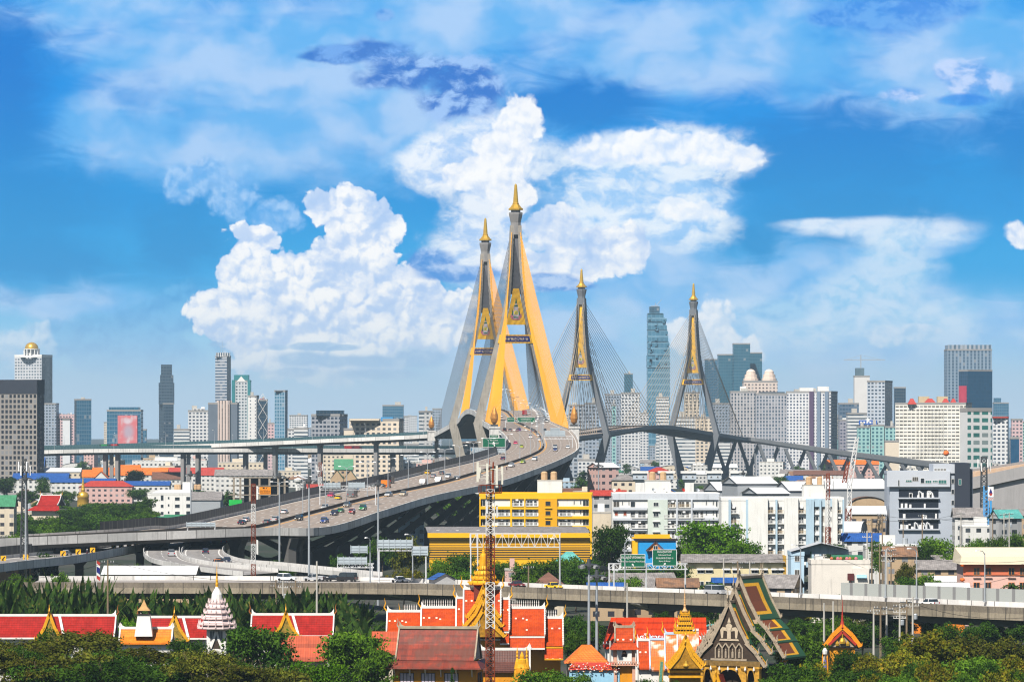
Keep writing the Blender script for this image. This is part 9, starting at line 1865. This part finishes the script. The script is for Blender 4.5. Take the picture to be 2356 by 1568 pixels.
 for i in range(16): r = random.Random(i); q.lathe((5.6 + r.uniform(-.6, .9), 8.3 + r.uniform(-1, 1.5), zr - 11 + r.uniform(-1.2, 2.0)), [(.0, 0), (.22, .25), (.1, .6), (0, .8)], 5, i % 2)
 q.build('corner_ornament', [TWH, GOLDM], t)
ubosot()
def small_gable():
 Y = 735.0; t = thing('shrine_gate', 'small shrine with flame-edged golden gable and red spire among the trees at right', 'shrine', (atx(1938, Y), Y, 0)); x, z = local(t, Y); FO = mat('flame_orange', (.80, .28, .01), .5, .15, 1)
 tier(t, -.3, 4, 0, z(1441), z(1487), 3.1, TR_OR, FO, 'y', FO, 0, (1, 0), ped=STN, cap=None, serr=.3, barb=.7, bend=.55, steep=.45); q = MB()
 for s in (-1, 1): q.beam((0, -.5, z(1452)), (s * 2.35, -.5, z(1482)), .25, .42)
 q.build('inner_band', RED, t); q = MB(); q.lathe((0, -.45, z(1479)), [(.5, 0), (.55, .4), (.35, .9), (.12, 1.0), (.15, 1.5), (0, 2.3)], 8); [q.lathe((s * .9, -.45, z(1484)), [(.3, 0), (.35, .4), (0, .9)], 7) for s in (-1, 1)]; q.build('deity_relief', GOLD, t)
 q = MB(); q.lathe((0, 0, z(1443)), [(.5, 0), (.22, 1.2), (.1, 2.6), (.05, 4.2), (0, 5.6)], 8); q.build('needle', RED, t); q = MB(); q.bx(-2.2, .3, 0, 2.2, 3.5, z(1489)); q.build('wall', OCH, t)
 Y = 660.0; t = thing('ceremonial_frame', 'tall narrow gilded red frame holding a violet panel at bottom right', 'banner frame', (atx(1898, Y), Y, 0)); x, z = local(t, Y)
 for s in (-1, 1): q = MB(); q.beam((s * .62, 0, 0), (s * .35, 0, z(1512)), .18, .18); q.lathe((s * .35, 0, z(1512)), [(.14, 0), (.06, .4), (0, .9)], 5); q.build('post', mat('flame_orange', (.8, .28, .01)), t)
 q = MB(); q.face([(-.35, -.05, 0), (.35, -.05, 0), (.18, -.05, z(1517)), (-.18, -.05, z(1517))]); q.build('panel', mat('violet_panel', (.14, .12, .40), .6, .3, 2), t)
 q = MB(); q.lathe((0, 0, z(1508)), [(0, 0), (.35, .3), (.4, .8), (.2, 1.2), (0, 1.3)], 8); q.build('white_bud', TWH, t)
 t = thing('ceremonial_frame', 'gilded frame with a green mirrored panel beside the golden shrine', 'banner frame', (atx(1520, Y), Y, 0), 0); q = MB(); q.hexa([(-.55, 0, 0), (.2, 0, 0), (.2, .2, 0), (-.55, .2, 0)], [(-.15, 0, z(1517)), (.5, 0, z(1517)), (.5, .2, z(1517)), (-.15, .2, z(1517))]); q.build('frame', mat('gilt_column', (.62, .33, .045)), t); q = MB(); q.face([(-.38, -.03, z(1590)), (.12, -.03, z(1590)), (.36, -.03, z(1521)), (-.02, -.03, z(1521))]); q.build('panel', mat('mirror_green', (.10, .26, .18), .4, .5, 3), t)
 Y = 690.0; t = thing('market_canopy', 'red canopy dotted with white flowers below the orange tent roof', 'canopy', (atx(1370, Y), Y, 0)); q = MB(); q.hexa([(-4.3, 0, atz(1540, Y)), (4, 0, atz(1540, Y)), (4, 3, atz(1540, Y)), (-4.3, 3, atz(1540, Y))], [(-3.6, 1.2, atz(1524, Y)), (3.6, 1.2, atz(1524, Y)), (3.6, 2, atz(1524, Y)), (-3.6, 2, atz(1524, Y))]); q.build('cloth', RED, t); r = random.Random(4); q = MB()
 for i in range(90): q.lathe((r.uniform(-4.2, 3.9), r.uniform(-.3, .4), atz(1540, Y) + r.uniform(-.5, 1.0)), [(0, 0), (.14, .1), (0, .22)], 5, r.randrange(2))
 q.build('flower_garland', [TWH, mat('orange_gable', (.72, .22, .02))], t); q = MB(); q.bx(-4.2, .4, 0, 3.9, 2.8, atz(1541, Y)); q.build('stall_wall', mat('blue_awning', (.3, .55, .72)), t)
small_gable()
house('turquoise domed tent top behind the scarlet roof', 1645, 790, 5, 4, 6.4, 'arch', 'teal', 'white', rh=1.2, name='tent', auto=False); house('small turquoise tent left of the golden spire', 1568, 795, 4, 4, 6.4, 'arch', 'teal', 'white', rh=1.3, name='tent', auto=False)
# ---- foreground trees
for a in [('umbrella', 'olive', 'flat-topped rain tree at the far left edge', 40, 1460, 210, 655), ('umbrella', 'olive', 'wide flat-topped rain tree before the long red hall', 185, 1440, 250, 665), ('umbrella', 'olive', 'brownish rain tree below the amber crematorium roof', 335, 1478, 260, 640), ('umbrella', 'dark', 'spreading rain tree left of the bare shrubs', 465, 1494, 240, 632), ('umbrella', 'olive', 'low rain tree at bottom left', 90, 1500, 240, 622), ('umbrella', 'dark', 'dark rain tree low at the bottom edge', 250, 1508, 240, 612), ('umbrella', 'olive', 'rain tree at the bottom edge under the bare shrubs', 560, 1518, 220, 615), ('loose', 'mid', 'thin feathery tree in front of the gold porch gable', 120, 1424, 110, 690), ('loose', 'mid', 'loose green shrub before the right end of the far left hall', 222, 1426, 90, 692), ('loose', 'bright', 'green tree between the two red halls at left', 288, 1404, 60, 760),
   ('round', 'dark', 'dark dense tree before the white tiered stupa', 432, 1458, 110, 690), ('round', 'dark', 'big dark green tree right of the white tiered stupa', 598, 1424, 190, 680), ('bare', 'dry', 'dry bare shrub at the foot of the big dark tree', 560, 1490, 110, 640), ('bare', 'dry', 'second dry bare shrub nearer the salmon pavilion', 630, 1512, 120, 632), ('round', 'mid', 'large green tree left of the weathered front hall', 815, 1436, 185, 662), ('loose', 'mid', 'leafy crown overlapping the large green tree at its right', 862, 1468, 110, 655), ('round', 'bright', 'bright green tree at the bottom centre-left', 735, 1508, 160, 628), ('round', 'mid', 'green tree low at the bottom beside the bright one', 668, 1526, 130, 622), ('loose', 'bright', 'light green tree behind the palms and right red hall', 865, 1440, 90, 740),
   ('round', 'mid', 'rounded green bush before the golden statue', 1240, 1528, 130, 632), ('round', 'mid', 'green bush right of the golden statue bush', 1310, 1538, 110, 628), ('loose', 'dark', 'dark trees behind the twin floodlight masts', 1345, 1412, 90, 770), ('loose', 'mid', 'green tree right of the orange temple wing', 1318, 1440, 70, 745), ('round', 'dark', 'dark shrub before the bell tower', 1490, 1552, 70, 640), ('round', 'mid', 'shrub at the foot of the golden shrine', 1540, 1556, 60, 636), ('round', 'dark', 'dark tree right of the carved dark temple', 1790, 1548, 120, 635), ('loose', 'mid', 'mid-green tree behind the dark temple roofs', 1862, 1440, 110, 735), ('loose', 'yellow', 'yellow-green tree at the corner ornaments of the dark temple', 1815, 1475, 70, 700), ('loose', 'mid', 'tree between the dark temple and the small shrine', 1852, 1482, 110, 690),
   ('round', 'dark', 'black-green round tree below the small shrine gable', 1948, 1486, 110, 690), ('loose', 'yellow', 'yellowing tree right of the small shrine', 2005, 1488, 110, 685), ('round', 'dark', 'dark tree at the bottom right of the gilded frame', 1965, 1530, 130, 640), ('loose', 'yellow', 'tall yellow-leaved tree below the viaduct', 2140, 1428, 190, 690), ('loose', 'yellow', 'lower yellow-leaved tree in the right foreground', 2085, 1478, 150, 668), ('loose', 'olive', 'olive tree right of the tall yellow-leaved tree', 2235, 1440, 150, 700), ('round', 'mid', 'green tree in the right foreground', 2230, 1500, 180, 655), ('loose', 'olive', 'brownish tree under the right end of the viaduct', 2310, 1446, 150, 705), ('loose', 'yellow', 'yellowish tree at the right edge', 2340, 1490, 130, 665), ('round', 'mid', 'green tree at the bottom right corner', 2310, 1528, 150, 630), ('round', 'bright', 'bright round shrub at the bottom right', 2190, 1550, 100, 622), ('loose', 'mid', 'feathery tree at the bottom right of centre', 1860, 1540, 120, 628), ('round', 'mid', 'green shrub at the bottom under the yellow trees', 2070, 1545, 120, 625),
   ('loose', 'dark', 'dark tree in shade under the viaduct at right', 1985, 1425, 90, 800), ('loose', 'mid', 'green tree under the viaduct behind the small shrine', 1890, 1415, 80, 800), ('loose', 'mid', 'tree under the viaduct right of the pole cluster', 2120, 1470, 80, 740), ('loose', 'dark', 'tree under the viaduct behind the scarlet roof', 1560, 1412, 70, 800), ('loose', 'mid', 'small tree under the viaduct left of the scarlet roof', 1440, 1412, 70, 800), ('loose', 'dark', 'dark tree behind the right orange wing', 1330, 1400, 90, 810), ('round', 'dark', 'dark tree behind the viaduct pole cluster', 2060, 1455, 80, 745)]:
 tree(*a, auto=False)
tree('cone', 'dark', 'small dark conifer in front of the yellow-walled hall', 1041, 1531, 38, 630, name='conifer_tree', auto=False)
r_ = random.Random(31)
for k in range(15): tree(['umbrella', 'umbrella', 'round', 'umbrella', 'loose'][k % 5], ['olive', 'dark', 'dark', 'mid', 'olive'][k % 5], ['olive flat-topped', 'dark flat-topped', 'dark rounded', 'green flat-topped', 'olive loose-crowned'][k % 5] + ' tree in the grove along the bottom left', 10 + k * 45 + r_.uniform(-10, 10), r_.uniform(1470, 1532) + (12 if k > 11 else 0), r_.uniform(120, 200), r_.uniform(612, 655), 'grove along the bottom left')
for k in range(16): tree(['loose', 'round', 'loose', 'bush'][k % 4], ['mid', 'dark', 'yellow', 'dark'][k % 4], ['green loose-crowned', 'dark rounded', 'yellow-green loose-crowned', 'dark bushy'][k % 4] + ' tree in the grove along the bottom right', 1800 + k * 36 + r_.uniform(-10, 10), r_.uniform(1495, 1545), r_.uniform(90, 150), r_.uniform(612, 650), 'grove along the bottom right')
# ================================================================ labels: say which one by what stands beside it
LAND = [('the gold-domed tower', 72, 900), ('the left gridded slab', 20, 960), ('the billboard tower', 286, 980), ('the dark notched skyscraper', 380, 930), ('the twin-antenna skyscraper', 512, 880), ('the slender glass tower', 646, 950), ('the cream hotel', 865, 985), ('the tallest pylon', 1187, 900), ('the third pylon', 1338, 860), ('the pixelated skyscraper', 1513, 880), ('the rightmost pylon', 1596, 880), ('the twin-domed towers', 1750, 900), ('the white condominium', 1870, 960), ('the white crane-topped slab', 1984, 920), ('the big cream block', 2150, 1000), ('the deep blue tower', 2250, 900),
  ('the golden stupa', 191, 1120), ('the red school', 243, 1130), ('the orange temple roofs', 330, 1092), ('the white four-storey block', 390, 1155), ('the unfinished frame', 594, 1130), ('the white water tower', 686, 1112), ('the two-sign gantry', 800, 1120), ('the large green sign', 1136, 1020), ('the highway curve', 1320, 1030), ('the yellow apartments', 1230, 1190), ('the white apartments', 1530, 1190), ('the blue apartments', 1800, 1200), ('the grey office', 2120, 1150), ('the leaning crane', 1962, 1100), ('the filling-station sign', 2280, 1135), ('the pink block', 2290, 1320), ('the pale blue house', 1840, 1310), ('the cream-white house', 1935, 1330), ('the cream school', 1690, 1310), ('the green road signs', 1500, 1290), ('the bare white gantry', 1185, 1245), ('the red-white mast', 1128, 1300), ('the slim banded mast', 583, 1220), ('the curved ramps', 450, 1270), ('the flagpole', 222, 1310), ('the white tiered stupa', 499, 1400), ('the guard towers', 1590, 1100), ('the descending viaduct', 1950, 1060), ('the dark carved temple', 1690, 1430), ('the small gold shrine', 1938, 1460), ('the overpass ramp', 2300, 1100), ('the teal hall', 385, 1200), ('the first sign backs', 910, 1255), ('the far left mast', 56, 1120), ('the highway nose', 755, 1215), ('the bell tower', 1437, 1480), ('the nipa palms', 400, 1380)]
def auto_labels():
 rows = []
 bpy.context.view_layer.update()
 for o in AUTO:
  p = o.location if o.type == 'EMPTY' else (o.data.vertices[0].co + o.data.vertices[-1].co) / 2
  h = max([c.scale.z for c in o.children] + [3]) if o.type == 'EMPTY' else 0
  u, v = uv_of(p + Vector((0, 0, h * .5))); rows.append((o, u, v))
 groups = {}
 for o, u, v in rows:
  base = o['label']; L = sorted(LAND, key=lambda l: math.hypot((l[1] - u), (l[2] - v) * 1.6))[0]
  du, dv = u - L[1], v - L[2]
  rel = ('left of' if du < 0 else 'right of') if abs(du) > abs(dv) * .9 else ('above' if dv < 0 else 'below')
  groups.setdefault((base, rel, L[0]), []).append((o, u, v))
 ORD = ['first', 'second', 'third', 'fourth', 'fifth', 'sixth', 'seventh', 'eighth', 'ninth', 'tenth', 'eleventh', 'twelfth']
 for (base, rel, ln), m in groups.items():
  if len(m) == 1: m[0][0]['label'] = f'{base} {rel} {ln}'; continue
  m.sort(key=lambda r: r[1])
  for k, (o, u, v) in enumerate(m):
   o['label'] = f'{base} {rel} {ln}, ' + (['left one', 'right one'][k] if len(m) == 2 else ('leftmost' if k == 0 else 'rightmost' if k == len(m) - 1 else ORD[k] + ' from left'))
 for o in AUTO:
  w = o['label'].split()
  if len(w) > 16: o['label'] = ' '.join(w[:16])
auto_labels()
# ================================================================ haze
def build_haze():
 m = bpy.data.materials.new('haze_air'); m.use_nodes = True
 t = m.node_tree; t.nodes.remove(t.nodes['Principled BSDF'])
 v = t.nodes.new('ShaderNodeVolumePrincipled'); v.inputs['Color'].default_value = (0.60, 0.82, 1.0, 1)
 v.inputs['Density'].default_value = 4.3e-5; v.inputs['Anisotropy'].default_value = 0.0
 t.links.new(v.outputs[0], t.nodes['Material Output'].inputs['Volume'])
 q = MB(); q.bx(-9500, -350, -1.0, 9500, 17500, 262); o = q.build('haze', m); o['kind'] = 'stuff'
build_haze()
